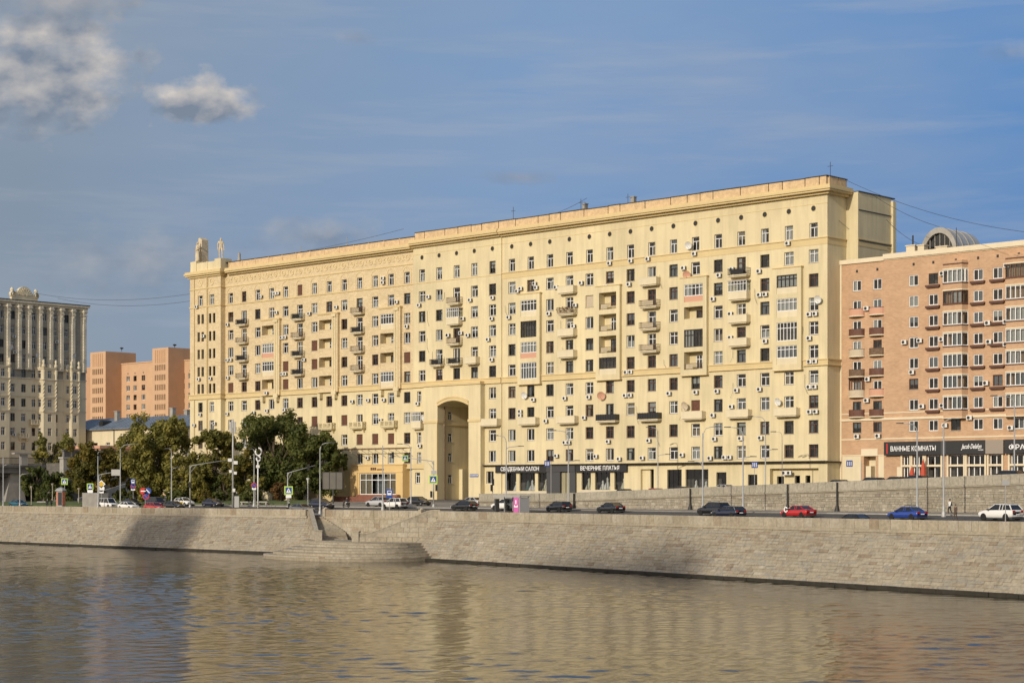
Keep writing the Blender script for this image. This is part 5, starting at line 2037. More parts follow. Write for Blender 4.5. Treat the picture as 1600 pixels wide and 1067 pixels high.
    part('lettering', mb.mesh('lettering', 'frame_brown'), root, (0, 0, -BZ))
    mb = MB(); mb.box(a - 3, b, y - 2.0, y - .9, 7.0, 8.5); mb.box(a + 2.5, b - .5, y - .9, y - .25, 7.0, 8.9)
    part('plinth', mb.mesh('plinth', 'granite_red'), root, (0, 0, -BZ))
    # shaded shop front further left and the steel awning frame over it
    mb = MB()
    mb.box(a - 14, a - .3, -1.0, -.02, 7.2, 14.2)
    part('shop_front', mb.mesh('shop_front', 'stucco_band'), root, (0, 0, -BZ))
    mb = MB()
    for y2, z in ((-2.2, 17.35), (-.1, 17.6)):
        mb.box(a - 12, b + .6, y2, y2 + .12, z, z + .12)
    x = a - 12
    while x < b + .5:
        mb.tube([(x, -2.15, 17.4), (x, -.05, 17.7)], .05, 5)
        mb.tube([(x, -2.15, 17.4), (x + .9, -.05, 15.9)], .03, 4)
        x += 1.9
    part('awning_frame', mb.mesh('awning_frame', 'rust_iron'), root, (0, 0, -BZ))
    # roof odds and ends
    for x, h in ((X0 - 112, 2.0), (X0 - 126, 1.4)):
        mb = MB().tube([(x, 2, 56), (x, 2, 57 + h)], .05, 6)
        mb.box(x - .3, x + .3, 1.7, 2.3, 56.0, 57.4)
        part('aerial', mb.mesh('aerial', 'concrete'), root, (0, 0, -BZ))
    return root


LW = left_wing()
# the two statues and the slab on the tower
st1 = figure('statue', 'stone statue of a standing figure in front of the slab on the corner tower', 'statue', fpt(156.6, -.55, 57.75), FROT - .2, dict(lw=(-.16, -.16, 1.0), lh=(-.10, -.2, 1.02), le=(-.34, .03, 1.14), re=(.36, .03, 1.16), rw=(.22, -.12, 1.02), rh=(.15, -.17, 1.0)), 'statue', 4.3, True)
st2 = figure('statue', 'stone statue of a striding figure at the right edge of the corner tower', 'statue', fpt(148.8, -.4, 57.75), FROT + .9, dict(rk=(.12, -.16, .5), ra=(.12, -.12, .09), rt=(.13, -.3, .03), le=(-.27, .1, 1.13), lw=(-.24, .12, .9), lh=(-.24, .12, .8)), 'statue', 4.4, False)
t = thing('stone_stele', 'pale stone slab rising behind the left statue on the corner tower', 'stele', fpt(156.9, .35, 57.3), FROT)
mb = MB(); mb.prism([(-.65, 0), (.65, 0), (.62, 5.2), (-.2, 5.7), (-.6, 5.5)], 0, 1.7)
part('slab', mb.mesh('slab', 'statue'), t)
mb = MB(); mb.box(-.9, .9, -.1, 1.95, 0, .55)
part('plinth', mb.mesh('plinth', 'statue'), t)
t = thing('roof_finial', 'small dark stone finial behind the striding statue on the roof', 'finial', fpt(147.0, 3.0, 56.9), FROT)
mb = MB().lathe([(.7, 0), (.62, .5), (.35, .9), (.28, 1.5), (.34, 1.8), (.15, 2.3), (0, 2.4)], 10)
part('finial', mb.mesh('finial', 'concrete', True), t)


# ------------------------------------------------------------------ brick house on the right
def brick_house():
    rg = random.Random(79)
    W0 = 3.5
    root = thing('apartment_building', 'orange brick apartment block with cream bands beside the yellow one', 'building', (*fpt(0, W0)[:2], 10.0), FROT)
    Z = 10.0
    rows = [40.8, 37.73, 34.66, 31.6, 28.53, 25.46, 22.4, 19.25]       # window centres
    XE = 52.0
    hl, hr, wins, bals = [], [], [], []
    for i, zc in enumerate(rows):
        for x in (3.0, 6.6):
            if 1 <= i <= 6:
                hl.append((x - .75, x + .75, zc - 1.35, zc + .8)); wins.append((x, zc - 1.35, 1.5, 2.15, 0.0, i, 'b'))
                bals.append((x, zc - 1.5, i))
            else:
                hl.append((x - .75, x + .75, zc - .8, zc + .8)); wins.append((x, zc - .8, 1.5, 1.6, 0.0, i, 'n'))
        for x in (13.0, 16.3, 23.6, 26.7, 33.4, 36.8, 43.5, 46.8):
            hr.append((x - .78, x + .78, zc - .8, zc + .8))
            wins.append((x, zc - .8, 1.56, 1.6, -.3, i, 'n' if x in (13.0,) else 's'))
    hr += [(19.2, 20.8, rows[7] - .8, rows[7] + .8), (29.2, 30.8, rows[7] - .8, rows[7] + .8)]
    wins += [(20.0, rows[7] - .8, 1.6, 1.6, -.3, 7, 'n'), (30.0, rows[7] - .8, 1.6, 1.6, -.3, 7, 'n')]
    door = (4.2, 6.3, 10.0, 14.9, 1.6)
    shops = [(11.2, 12.4), (12.9, 14.6), (15.2, 17.6), (18.9, 21.3), (21.9, 24.7), (25.4, 27.4), (28.7, 31.5), (32.3, 36)]
    hs = [(a, b, 10.8, 14.9, .5) for a, b in shops]
    mb = MB()
    wall(mb, 0.02, 7.9, 10.0, 44.2, hl + [door], y=0.0)
    wall(mb, 7.9, XE, 10.0, 44.2, hr + hs, y=-.3)
    mb.face([(7.9, -.3, 10), (7.9, 0, 10), (7.9, 0, 44.2), (7.9, -.3, 44.2)])
    mb.face([(XE, -.3, 10), (XE, 14, 10), (XE, 14, 44.2), (XE, -.3, 44.2)])
    mb.face([(0, 14, 10), (XE, 14, 10), (XE, 14, 44.2), (0, 14, 44.2)])
    part('brick_wall', mb.mesh('brick_wall', 'orange_brick'), root, (0, 0, -Z))
    mb = MB()
    mb.box(0.02, 7.9, -.25, .3, 44.2, 44.85)
    mb.box(7.9, XE, -.6, .3, 44.35, 45.1)
    mb.box(7.9, XE, -.42, .3, 44.2, 44.35)
    for x0, x1, y in ((.02, 7.9, 0), (7.9, XE, -.3)):
        for za, zb, d in ((20.25, 20.6, .16), (17.35, 17.55, .08), (22.0 - .75, 22.0 - .6, .06), (14.95, 15.1, .06)):
            if za < 15 and x0 > 1:
                continue
            mb.box(x0, x1, y - d, y + .1, za, zb)
    mb.box(3.8, 6.7, -.12, .1, 14.9, 16.0)
    mb.box(.02, .3, -.1, .05, 10, 44.2)
    part('cream_band', mb.mesh('cream_band', 'cream_band'), root, (0, 0, -Z))
    mb = MB(); mb.box(0, XE, .3, 14, 44.2, 44.7)
    part('roof', mb.mesh('roof', 'roof_metal'), root, (0, 0, -Z))
    mb = MB()
    mb.face([(.1, 1.6, 15.1), (XE, 1.6, 15.1), (XE, 1.6, 44), (.1, 1.6, 44)])
    mb.face([(6.5, 5, 10), (XE, 5, 10), (XE, 5, 15.1), (6.5, 5, 15.1)])
    mb.face([(.1, 1.7, 10), (6.4, 1.7, 10), (6.4, 1.7, 15.1), (.1, 1.7, 15.1)])
    for zc in rows:
        mb.face([(.1, .5, zc - 1.5), (XE, .5, zc - 1.5), (XE, 1.6, zc - 1.5), (.1, 1.6, zc - 1.5)])
    part('inner_wall', mb.mesh('inner_wall', 'interior'), root, (0, 0, -Z))
    def ledge():
        mb = MB(); mb.box(-1.15, 1.15, -.42, 0, -.42, -.12, 0); mb.box(-1.0, 1.0, -.3, 0, -.55, -.42, 0)
        return mb.mesh('window_ledge', 'frame_brown')
    for x, z, w, h, y, i, k in wins:
        fm = 'frame_white' if rg.random() < .86 else rg.choice(('frame_brown', 'frame_dark'))
        cu = (rg.choice(('full', 'left', 'right', 'sides', 'blind')), rg.choice(('curtain_white', 'curtain_grey', 'curtain_grey'))) if rg.random() < .6 else None
        window(root, x, z - Z, w, h, 'two', fm, cu, y=y, sill=(k == 'n'), dp=.1, bar=.11)
        if k == 's' and i < 7:
            part('window_ledge', cached('wl', ledge), root, (x, y, z - Z))
    # half round balconies
    def rb(mat):
        def f():
            mb = MB()
            n = 10
            for r0, r1, za, zb in ((0, 1.42, -.16, 0), (1.3, 1.36, 0.0, .98)):
                for k in range(n):
                    a, b = math.pi + math.pi * k / n, math.pi + math.pi * (k + 1) / n
                    sy = .62
                    q = [(r1 * math.cos(a), r1 * sy * math.sin(a)), (r1 * math.cos(b), r1 * sy * math.sin(b)), (r0 * math.cos(b), r0 * sy * math.sin(b)), (r0 * math.cos(a), r0 * sy * math.sin(a))]
                    mb.hexa([(x, y, za) for x, y in q] + [(x, y, zb) for x, y in q], 0 if zb == 0 else 1)
            return mb.mesh('balcony', ['cream_band', mat])
        return f
    for x, z, i in bals:
        mt = rg.choice(('shutter_pale', 'rust_iron', 'pink_panel', 'rust_iron', 'shutter_brown'))
        o = part('balcony', cached(('rb', mt), rb(mt)), root, (x, 0, z - Z))
        mb_ = cached('rbr', lambda: MB().lathe([(1.38, .98), (1.38, 1.04), (1.3, 1.04)], 14, a0=math.pi, a1=2 * math.pi).mesh('handrail', 'iron'))
        part('handrail', mb_, o, scale=(1, .62, 1))
        if i == 5 and x < 4:
            def enc():
                mb = MB()
                for k in range(9):
                    a = math.pi + math.pi * k / 8
                    xx, yy = 1.3 * math.cos(a), 1.3 * .62 * math.sin(a)
                    mb.box(xx - .05, xx + .05, yy - .05, yy + .05, 1.0, 2.7)
                mb.lathe([(1.36, 2.7), (1.4, 2.8), (0, 2.85)], 14, a0=math.pi, a1=2 * math.pi)
                return mb.mesh('glazing', 'frame_brown')
            part('glazing', enc(), o)
    # polygonal bays with bands of glass
    for xc in (20.0, 30.0):
        hw, pr = 1.95, .95
        plan = [(-hw, 0), (-hw + .45, -pr), (hw - .45, -pr), (hw, 0)]
        big = [(-hw - .12, 0.05), (-hw + .38, -pr - .12), (hw - .38, -pr - .12), (hw + .12, 0.05)]
        for i, zc in enumerate(rows[:7]):
            mb = MB()
            zb, zt = zc - 1.02, zc + .98
            mb.prism_z(plan, zb - 1.07 + (.18 if i < 6 else 0), zb - .05, 0)
            mb.prism_z(big, zb - .05, zb + .1, 1)
            if i == 6:
                mb.prism_z([(-hw - .15, .05), (-hw + .35, -pr - .15), (hw - .35, -pr - .15), (hw + .15, .05)], zb - 1.22, zb - 1.07, 2)
            part('bay_parapet', mb.mesh('bay_parapet', ['orange_brick', 'frame_brown', 'cream_band']), root, (xc, -.3, -Z))
            mb = MB()
            mb.prism_z(big, zt, zt + .18, 0)
            part('bay_lintel', mb.mesh('bay_lintel', 'cream_band'), root, (xc, -.3, -Z))
        zt = rows[0] + 1.16
        mb = MB()
        mb.prism_z(plan, zt, zt + 1.1, 0)
        mb.prism_z([(-hw - .1, .05), (-hw + .4, -pr - .1), (hw - .4, -pr - .1), (hw + .1, .05)], zt + .55, zt + .7, 1)
        part('bay_top', mb.mesh('bay_top', ['orange_brick', 'frame_brown']), root, (xc, -.3, -Z))
        for i, zc in enumerate(rows[:7]):
            fm = 'frame_brown' if (i == 1 and xc < 25) or (i == 0 and xc > 25) else 'frame_white'
            def bf():
                mb = MB()
                z0, z1 = 0.1, 2.0
                for (xa, ya), (xb_, yb), nb in ((plan[0], plan[1], 1), (plan[1], plan[2], 4), (plan[2], plan[3], 1)):
                    for k in range(nb + 1):
                        f = k / nb
                        x, y = xa + (xb_ - xa) * f, ya + (yb - ya) * f
                        mb.box(x - .06, x + .06, y - .04, y + .06, z0, z1)
                    for z in (z0, z1 - .12):
                        a, bb_ = Vector((xa, ya)), Vector((xb_, yb))
                        nn = Vector((0, .08))
                        mb.hexa([(*a, z), (*bb_, z), (*(bb_ + nn), z), (*(a + nn), z), (*a, z + .12), (*bb_, z + .12), (*(bb_ + nn), z + .12), (*(a + nn), z + .12)])
                return mb.mesh('bay_window', fm)
            def bp():
                mb = MB()
                for (xa, ya), (xb_, yb) in zip(plan, plan[1:]):
                    mb.face([(xa, ya + .03, .1), (xb_, yb + .03, .1), (xb_, yb + .03, 2), (xa, ya + .03, 2)])
                return mb.mesh('pane', 'glass')
            o = part('bay_window', cached(('bayf', fm), bf), root, (xc, -.3, zc - 1.02 - Z))
            part('pane', cached('bayp', bp), o)
            if rg.random() < .75:
                cm = rg.choice(('curtain_white', 'curtain_grey'))
                def bc():
                    mb = MB()
                    for k in range(16):
                        a, b2 = -1.5 + 3 * k / 16, -1.5 + 3 * (k + 1) / 16
                        mb.face([(a, -.6 + .05 * (k % 2), .1), (b2, -.6 + .05 * ((k + 1) % 2), .1), (b2, -.6 + .05 * ((k + 1) % 2), 2), (a, -.6 + .05 * (k % 2), 2)])
                    return mb.mesh('curtain', cm)
                part('curtain', cached(('bayc', cm), bc), o, scale=(rg.choice((1, .55)), 1, 1), loc=(rg.choice((0, -.5, .5)), 0, 0))
        mb = MB(); mb.box(-1.9, 1.9, .25, .3, rows[6] - 2, rows[0] + 1.2)
        part('bay_back', mb.mesh('bay_back', 'interior'), root, (xc, -.3, -Z))
    for x, z in ((4.9, 36.9), (4.9, 23.0), (8.4 - 3.3, 26.2), (18.0, 41.1), (28.3, 41.4), (11.6, 31.4), (14.2, 31.5), (17.9, 31.5), (25.3, 33.4), (28.2, 33.4), (25.5, 30.7), (28.2, 30.2),
                 (12.9, 26.9), (19.9, 23.9), (25.0, 24.8), (18.0, 21.8), (14.6, 21.8), (18.4, 18.9), (22.4, 19.9), (29.4, 20.7), (30.3, 20.7), (28.9, 18.3), (3.2, 17.6), (6.9, 17.6)):
        air_con(root, x, z - Z, -.3 if x > 8 else 0)
    def vt():
        mb = MB(); mb.box(-.17, .17, -.03, .0, -.2, .2, 0)
        return mb.mesh('vent', 'ac_dark')
    for x in (3.0, 6.6):
        part('vent', cached('bv', vt), root, (x, 0, 43.0 - Z))
    for x in (13.0, 16.3, 20.0, 23.6, 26.7, 30.0, 33.4):
        part('vent', cached('bv', vt), root, (x, -.3, 43.2 - Z))
    # shop signs
    Y = -.95
    for a, b, m_ in ((8.3, 17.9, 'black_panel'), (17.9, 18.7, 'grey_panel'), (18.7, 25.1, 'black_panel'), (25.1, 27.9, 'taupe_panel'), (28.1, 46, 'black_panel')):
        mb = MB(); mb.box(a, b, Y, -.31, 14.95, 16.95)
        s = part('shop_sign', mb.mesh('shop_sign', m_), root, (0, 0, -Z))
        if a == 8.3:
            part('lettering', text_mesh('ВАННЫЕ КОМНАТЫ', 1.0, 'sign_white', .03, 0, 7.6), s, (13.3, Y - .05, 15.55))
            mb = MB(); mb.box(8.75, 8.95, Y - .02, Y, 15.2, 16.7)
            part('stripe', mb.mesh('stripe', 'sign_red'), s)
        elif a == 18.7:
            part('lettering', text_mesh('Jacob Delafon', .95, 'sign_white', .02, .45, 3.3), s, (22.9, Y - .05, 15.75))
            part('lettering', text_mesh('PARIS', .26, 'sign_white', .02, 0, .8), s, (24.4, Y - .05, 15.45))
        elif a == 28.1:
            part('lettering', text_mesh('ФРАН', 1.0, 'sign_white', .03, 0, 3.3), s, (30.5, Y - .05, 15.5))
    for a, b in shops:
        window(root, (a + b) / 2, 10.8 - Z, b - a, 4.1, 'two' if b - a < 2.6 else 'three', 'frame_white', None, y=-.3, sill=False, dp=.3, bar=.14, gl='shop_glass')
    mb = MB()
    x = 9.6
    for a, b in shops:
        for xx in (a - .28, b + .02):
            mb.box(xx, xx + .26, -.55, -.3, 10.5, 14.94)
        mb.box(a - .3, b + .3, -.5, -.3, 13.2, 13.5)
    mb.box(10.2, 11.0, -.36, -.3, 10.8, 13.2)
    part('shop_columns', mb.mesh('shop_columns', 'cream_band'), root, (0, 0, -Z))
    mb = MB(); mb.box(4.2, 6.3, 1.55, 1.62, 10, 14.9); mb.box(4.3, 5.2, .4, 1.5, 10, 13.4)
    part('doorway_back', mb.mesh('doorway_back', 'stucco_pale'), root, (0, 0, -Z))
    for x0, x1 in ((.4, 3.7), (6.8, 7.9)):
        mb = MB(); mb.box(x0, x1, -.06, 0, 10, 14.9)
        part('stone_plinth', mb.mesh('stone_plinth', 'stucco_pale'), root, (0, 0, -Z))
    # glazed barrel vault and plant rooms on the roof
    mb = MB()
    n = 14
    xv, zv, rr, ry = 12.3, 45.4, 3.1, 4.1
    for k in range(n):
        a, b = math.pi * k / n, math.pi * (k + 1) / n
        p, q = (rr * math.cos(a), ry * math.sin(a)), (rr * math.cos(b), ry * math.sin(b))
        mb.face([(xv + p[0], 8.5, zv + p[1]), (xv + q[0], 8.5, zv + q[1]), (xv + q[0], 16, zv + q[1]), (xv + p[0], 16, zv + p[1])], 0)
        p2, q2 = (p[0] * .82, p[1] * .82), (q[0] * .82, q[1] * .82)
        mb.hexa([(xv + p2[0], 8.0, zv + p2[1]), (xv + q2[0], 8.0, zv + q2[1]), (xv + q2[0], 8.6, zv + q2[1]), (xv + p2[0], 8.6, zv + p2[1]),
                 (xv + p[0] * 1.03, 8.0, zv + p[1] * 1.03), (xv + q[0] * 1.03, 8.0, zv + q[1] * 1.03), (xv + q[0] * 1.03, 8.6, zv + q[1] * 1.03), (xv + p[0] * 1.03, 8.6, zv + p[1] * 1.03)], 1)
        mb.face([(xv, 8.55, zv), (xv + p2[0], 8.55, zv + p2[1]), (xv + q2[0], 8.55, zv + q2[1])], 2)
    for k in range(1, 6):                                # glazing bars
        x = xv - rr * .82 + rr * 1.64 * k / 6
        mb.box(x - .05, x + .05, 8.42, 8.5, zv, zv + ry * .8 * math.sqrt(max(0, 1 - ((x - xv) / (rr * .82)) ** 2)), 1)
    mb.box(xv - rr, xv + rr, 8.4, 16, 44.6, zv, 1)
    for yy in range(10, 16, 2):                           # pale ribs over the glazing
        for k in range(n):
            a, b = math.pi * k / n, math.pi * (k + 1) / n
            q = [(rr * math.cos(a), ry * math.sin(a)), (rr * math.cos(b), ry * math.sin(b))]
            mb.hexa([(xv + q[0][0], yy, zv + q[0][1]), (xv + q[1][0], yy, zv + q[1][1]), (xv + q[1][0], yy + .3, zv + q[1][1]), (xv + q[0][0], yy + .3, zv + q[0][1]),
                     (xv + q[0][0] * 1.03, yy, zv + q[0][1] * 1.03), (xv + q[1][0] * 1.03, yy, zv + q[1][1] * 1.03), (xv + q[1][0] * 1.03, yy + .3, zv + q[1][1] * 1.03), (xv + q[0][0] * 1.03, yy + .3, zv + q[0][1] * 1.03)], 1)
    part('barrel_vault', mb.mesh('barrel_vault', ['pole_grey', 'concrete', 'car_glass']), root, (0, 0, -Z))
    for x0, x1, y0, y1, z1 in ((7.9, 9.4, 6.0, 7.6, 46.9), (9.9, 11.0, 6.0, 7.2, 46.8), (12.9, 14.8, 6.2, 7.6, 46.3)):
        mb = MB(); mb.box(x0, x1, y0, y1, 44.6, z1); mb.box(x0 - .12, x1 + .12, y0 - .12, y1 + .12, z1, z1 + .16)
        part('plant_room', mb.mesh('plant_room', 'cream_band'), root, (0, 0, -Z))
    mb = MB().tube([(8.6, 6.8, 46.9), (8.6, 6.8, 48.6)], .12, 6); mb.tube([(16.2, 6.5, 44.6), (16.2, 6.5, 49.0)], .05, 6)
    part('roof_pipe', mb.mesh('roof_pipe', 'iron'), root, (0, 0, -Z))
    return root


brick_house()
t = thing('bathtub', 'white bathtub shown behind the shop glass under the script sign', 'bathtub', fpt(-20.8, 4.0, 11.0), FROT)
mb = MB()
for k in range(16):
    a, b = 2 * math.pi * k / 16, 2 * math.pi * (k + 1) / 16
    for (r0, z0), (r1, z1) in (((.62, 0), (.95, .65)), ((.95, .65), (.85, .65)), ((.85, .65), (.55, .12))):
        mb.face([(r0 * math.cos(a), r0 * .5 * math.sin(a), z0), (r0 * math.cos(b), r0 * .5 * math.sin(b), z0), (r1 * math.cos(b), r1 * .5 * math.sin(b), z1), (r1 * math.cos(a), r1 * .5 * math.sin(a), z1)])
part('tub', mb.mesh('tub', 'sign_white', True), t)
for k, (u, h) in enumerate(((-13.3, 2.6), (-15.2, 3.6))):
    t = thing('folded_parasol', ['short red-orange folded cloth standing before the bathroom shop', 'taller red-orange folded parasol standing before the bathroom shop'][k], 'parasol', fpt(u, 2.2, 10.6), FROT, 'folded parasols by the bathroom shop')
    mb = MB().lathe([(.42, .5), (.5, h * .3), (.3, h * .75), (.06, h)], 8)
    part('folded_cloth', mb.mesh('folded_cloth', 'red_cloth'), t)
    mb = MB().tube([(0, 0, 0), (0, 0, h + .15)], .04, 6); mb.lathe([(.35, 0), (.3, .12), (.0, .14)], 10)
    part('stand', mb.mesh('stand', 'iron'), t)


# ------------------------------------------------------------------ dark gothic tower house at the far left (its front faces right, parallel to the gables)
EX = FY.copy()                                           # runs right and away
GROT = math.atan2(EX.y, EX.x)


def gothic_house():
    rg = random.Random(80)
    c = P(134, 460)
    root = thing('apartment_building', 'ornate greyish apartment block with tall pilasters and curved roof crest at the left edge', 'building', (c.x, c.y, 12.0), GROT)
    Z = 12.0
    rows = [52.4, 48.9, 45.35, 41.8, 38.2, 34.65, 31.1, 27.5, 24.0, 20.45]
    XL = -48.0
    pil = [-.7, -4.0, -7.3, -10.3, -13.3, -16.4, -19.2, -22.3, -25.4, -28.5]        # pilasters
    cols = [-5.6, -8.8, -11.8, -14.9, -17.8, -20.8, -23.9, -27.0, -30.0, -33.0, -36.0]
    bays = [(-6.6, -3.0), (-14.6, -9.6), (-27.5, -22.6), (-38, -33)]
    def inbay(x): return any(a < x < b for a, b in bays)
    hs, wins = [], []
    for i, z in enumerate(rows):
        for x in cols:
            y = 0.0
            if i >= 4 and inbay(x):
                continue
            hs.append((x - .62, x + .62, z - .95, z + 1.0)); wins.append((x, z - .95, 1.24, 1.95, y))
    mb = MB()
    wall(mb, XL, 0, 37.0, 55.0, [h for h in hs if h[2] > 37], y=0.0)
    part('upper_wall', mb.mesh('upper_wall', 'gothic_tile_shaded'), root, (0, 0, -Z))
    mb = MB()
    wall(mb, XL, 0, 12.0, 37.0, [h for h in hs if h[2] < 37], y=0.0)
    part('lower_wall', mb.mesh('lower_wall', 'stucco_pale'), root, (0, 0, -Z))
    mb = MB()
    mb.face([(0, 0, 12), (0, 16, 12), (0, 16, 55), (0, 0, 55)])
    mb.face([(XL, 0, 12), (XL, 16, 12), (XL, 16, 55), (XL, 0, 55)])
    mb.face([(XL, 16, 12), (0, 16, 12), (0, 16, 55), (XL, 16, 55)])
    mb.face([(XL, 0, 55), (0, 0, 55), (0, 16, 55), (XL, 16, 55)])
    part('rear_wall', mb.mesh('rear_wall', 'gothic_tile'), root, (0, 0, -Z))
    mb = MB()
    for z in (55.0,):
        mb.box(XL, .35, -.5, 16, z, z + .5); mb.box(XL, .7, -.9, 16, z + .5, z + 1.0)
    mb.box(XL, .15, -.2, 0, 37.0, 37.3); mb.box(XL, .15, -.2, 0, 32.6, 32.85); mb.box(XL, .1, -.15, 0, 29.2, 29.4)
    part('cornice', mb.mesh('cornice', 'gothic_tile'), root, (0, 0, -Z))
    mb = MB(); mb.box(XL, .75, -.95, 16, 56.0, 56.2)
    part('roof', mb.mesh('roof', 'roof_metal'), root, (0, 0, -Z))
    def pilm():
        mb = MB()
        def stage(k, za, zb):
            mb.prism_z([(-.85 * k, 0), (-.30 * k, -.72 * k), (.50 * k, -.72 * k), (.62 * k, 0)], za, zb)
        for k, za, zb in ((1.12, 39.2, 39.6), (1.0, 39.6, 52.2), (1.14, 52.2, 52.5), (1.02, 52.5, 53.3), (1.25, 53.3, 53.6), (1.05, 53.6, 54.3), (1.4, 54.3, 54.6), (1.2, 54.6, 55.0)):
            stage(k, za, zb)
        mb.lathe([(.0, -.92), (.2, -.85), (.24, -.7)], 8, 0, .1, 0, 52.9, axis='y')
        return mb.mesh('pilaster', 'gothic_tile')
    for x in pil + [-31.5, -34.5, -37.5, -40.5]:
        part('pilaster', cached('pilm', pilm), root, (x, 0, -Z))
    # projecting oriels with twisted corner columns
    for a, b in bays:
        mb = MB()
        y = -1.5
        s0 = a + 1.5
        xm = (s0 + b) / 2
        h2 = [(xm - .55, xm + .55, z - .95, z + 1.0) for z in rows[4:]]
        wall(mb, s0, b, 14.0, 39.6, h2, y=y)
        mb.face([(b, y, 14), (b, 0, 14), (b, 0, 39.6), (b, y, 39.6)])
        mb.face([(a, 0, 39.6), (s0, y, 39.6), (b, y, 39.6), (b, 0, 39.6)])
        for z in (39.6, 36.8, 32.5, 28.9):
            mb.prism_z([(a - .15, 0), (s0 - .08, y - .2), (b + .15, y - .2), (b + .15, 0)], z, z + .35)
        o = part('oriel', mb.mesh('oriel', 'stucco_pale'), root, (0, 0, -Z))
        L = math.hypot(s0 - a, y)
        ang = math.atan2(y, s0 - a)
        mb = MB()
        wall(mb, 0, L, 14.0, 39.6, [(L / 2 - .4, L / 2 + .4, z - .95, z + 1.0) for z in rows[4:]], y=0, depth=.3)
        part('oriel_cheek', mb.mesh('oriel_cheek', 'stucco_pale'), root, (a, 0, -Z), (0, 0, ang))
        cm = ((a + s0) / 2, y / 2)
        for z in rows[4:]:
            window(root, xm, z - .95 - Z, 1.1, 1.95, 'cross', 'frame_white', None, y=y, sill=False)
            window(root, cm[0], z - .95 - Z, .8, 1.95, 'transom', 'frame_white', None, y=cm[1], sill=False, rz=ang)
        m2 = MB(); m2.face([(a + .9, -.3, 14), (b, -.3, 14), (b, -.3, 39.5), (a + .9, -.3, 39.5)])
        part('inner_wall', m2.mesh('inner_wall', 'interior'), root, (0, 0, -Z))
        for x in (s0, b):
            mb = MB()
            pts = []
            for s in (0, math.pi):
                pts = [(x + .16 * math.cos(s + k * .9), y + .16 * math.sin(s + k * .9), 29.0 + .27 * k) for k in range(29)]
                mb.tube(pts, .2, 6)
            mb.lathe([(.45, 36.9), (.3, 37.4), (.42, 38.4), (.5, 39.4)], 8, 0, x, y, 0)
            mb.lathe([(.0, 39.9), (.45, 39.95), (.5, 40.4), (.2, 41.0), (.36, 41.4), (.2, 41.8), (0, 41.9)], 8, 0, x, y, 0)
            part('twisted_column', mb.mesh('twisted_column', 'stucco_pale', True), root, (0, 0, -Z))
    for x, z, w, h, y in wins:
        st, fm, cu = pick_style(rg, .12, .2, 0)
        window(root, x, z - Z, w, h, st, fm, cu, y=y, sill=False)
    mb = MB()
    mb.face([(XL, 1.2, 12), (-.05, 1.2, 12), (-.05, 1.2, 54.8), (XL, 1.2, 54.8)])
    for z in rows:
        mb.face([(XL, .4, z - 1.6), (-.1, .4, z - 1.6), (-.1, 1.2, z - 1.6), (XL, 1.2, z - 1.6)])
    part('inner_wall', mb.mesh('inner_wall', 'interior'), root, (0, 0, -Z))
    # roof crest: half round shell gable with scrolls
    mb = MB()
    xc, zc = -17.7, 56.2
    n = 14
    poly = [(xc - 3.6, zc), (xc + 3.6, zc), (xc + 3.6, zc + 1.1), (xc + 2.5, zc + 1.6)]
    for k in range(n + 1):
        a = math.pi * .08 + math.pi * .84 * k / n
        poly.append((xc + 2.2 * math.cos(a), zc + .8 + 2.5 * math.sin(a)))
    poly += [(xc - 2.5, zc + 1.6), (xc - 3.6, zc + 1.1)]
    mb.prism(poly, -.4, .5)
    for k in range(9):
        a = math.pi * (.1 + .8 * k / 8)
        mb.tube([(xc + .4 * math.cos(a), -.5, zc + .9 + .4 * math.sin(a)), (xc + 1.9 * math.cos(a), -.5, zc + .8 + 2.1 * math.sin(a))], .14, 5)
    for s in (-1, 1):
        mb.lathe([(.75, -.55), (.9, -.3), (.75, .4)], 10, 0, xc + s * 3.2, 0, zc + 1.3, axis='y')
        mb.lathe([(.3, -.65), (.4, -.5), (.3, .4)], 8, 0, xc + s * 3.2, 0, zc + 1.3, axis='y')
        mb.lathe([(.35, 2.2), (.5, 2.6), (.2, 3.1), (0, 3.15)], 8, 0, xc + s * 3.3, 0, zc - .2)
    part('roof_crest', mb.mesh('roof_crest', 'stucco_pale'), root, (0, 0, -Z))
    for x, z in ((-20.6, 46.8), (-8.6, 46.2), (-20.4, 43.0), (-12.0, 28.5), (-20.6, 22.9)):
        air_con(root, x, z - Z, 0)
    for x, z in ((-4.2, 43.3), (-14.7, 43.0), (-6.2, 40.4), (-22.0, 44.5)):
        dish(root, x, z - Z, -.5, 'ac_white', .4, .7)
    for x, z in ((-14.9, 26.0), (-18.0, 22.6)):
        balcony(root, x, z - Z, 'balustrade', 2.6, 0, .9, 'stucco_pale')
    return root


gothic_house()


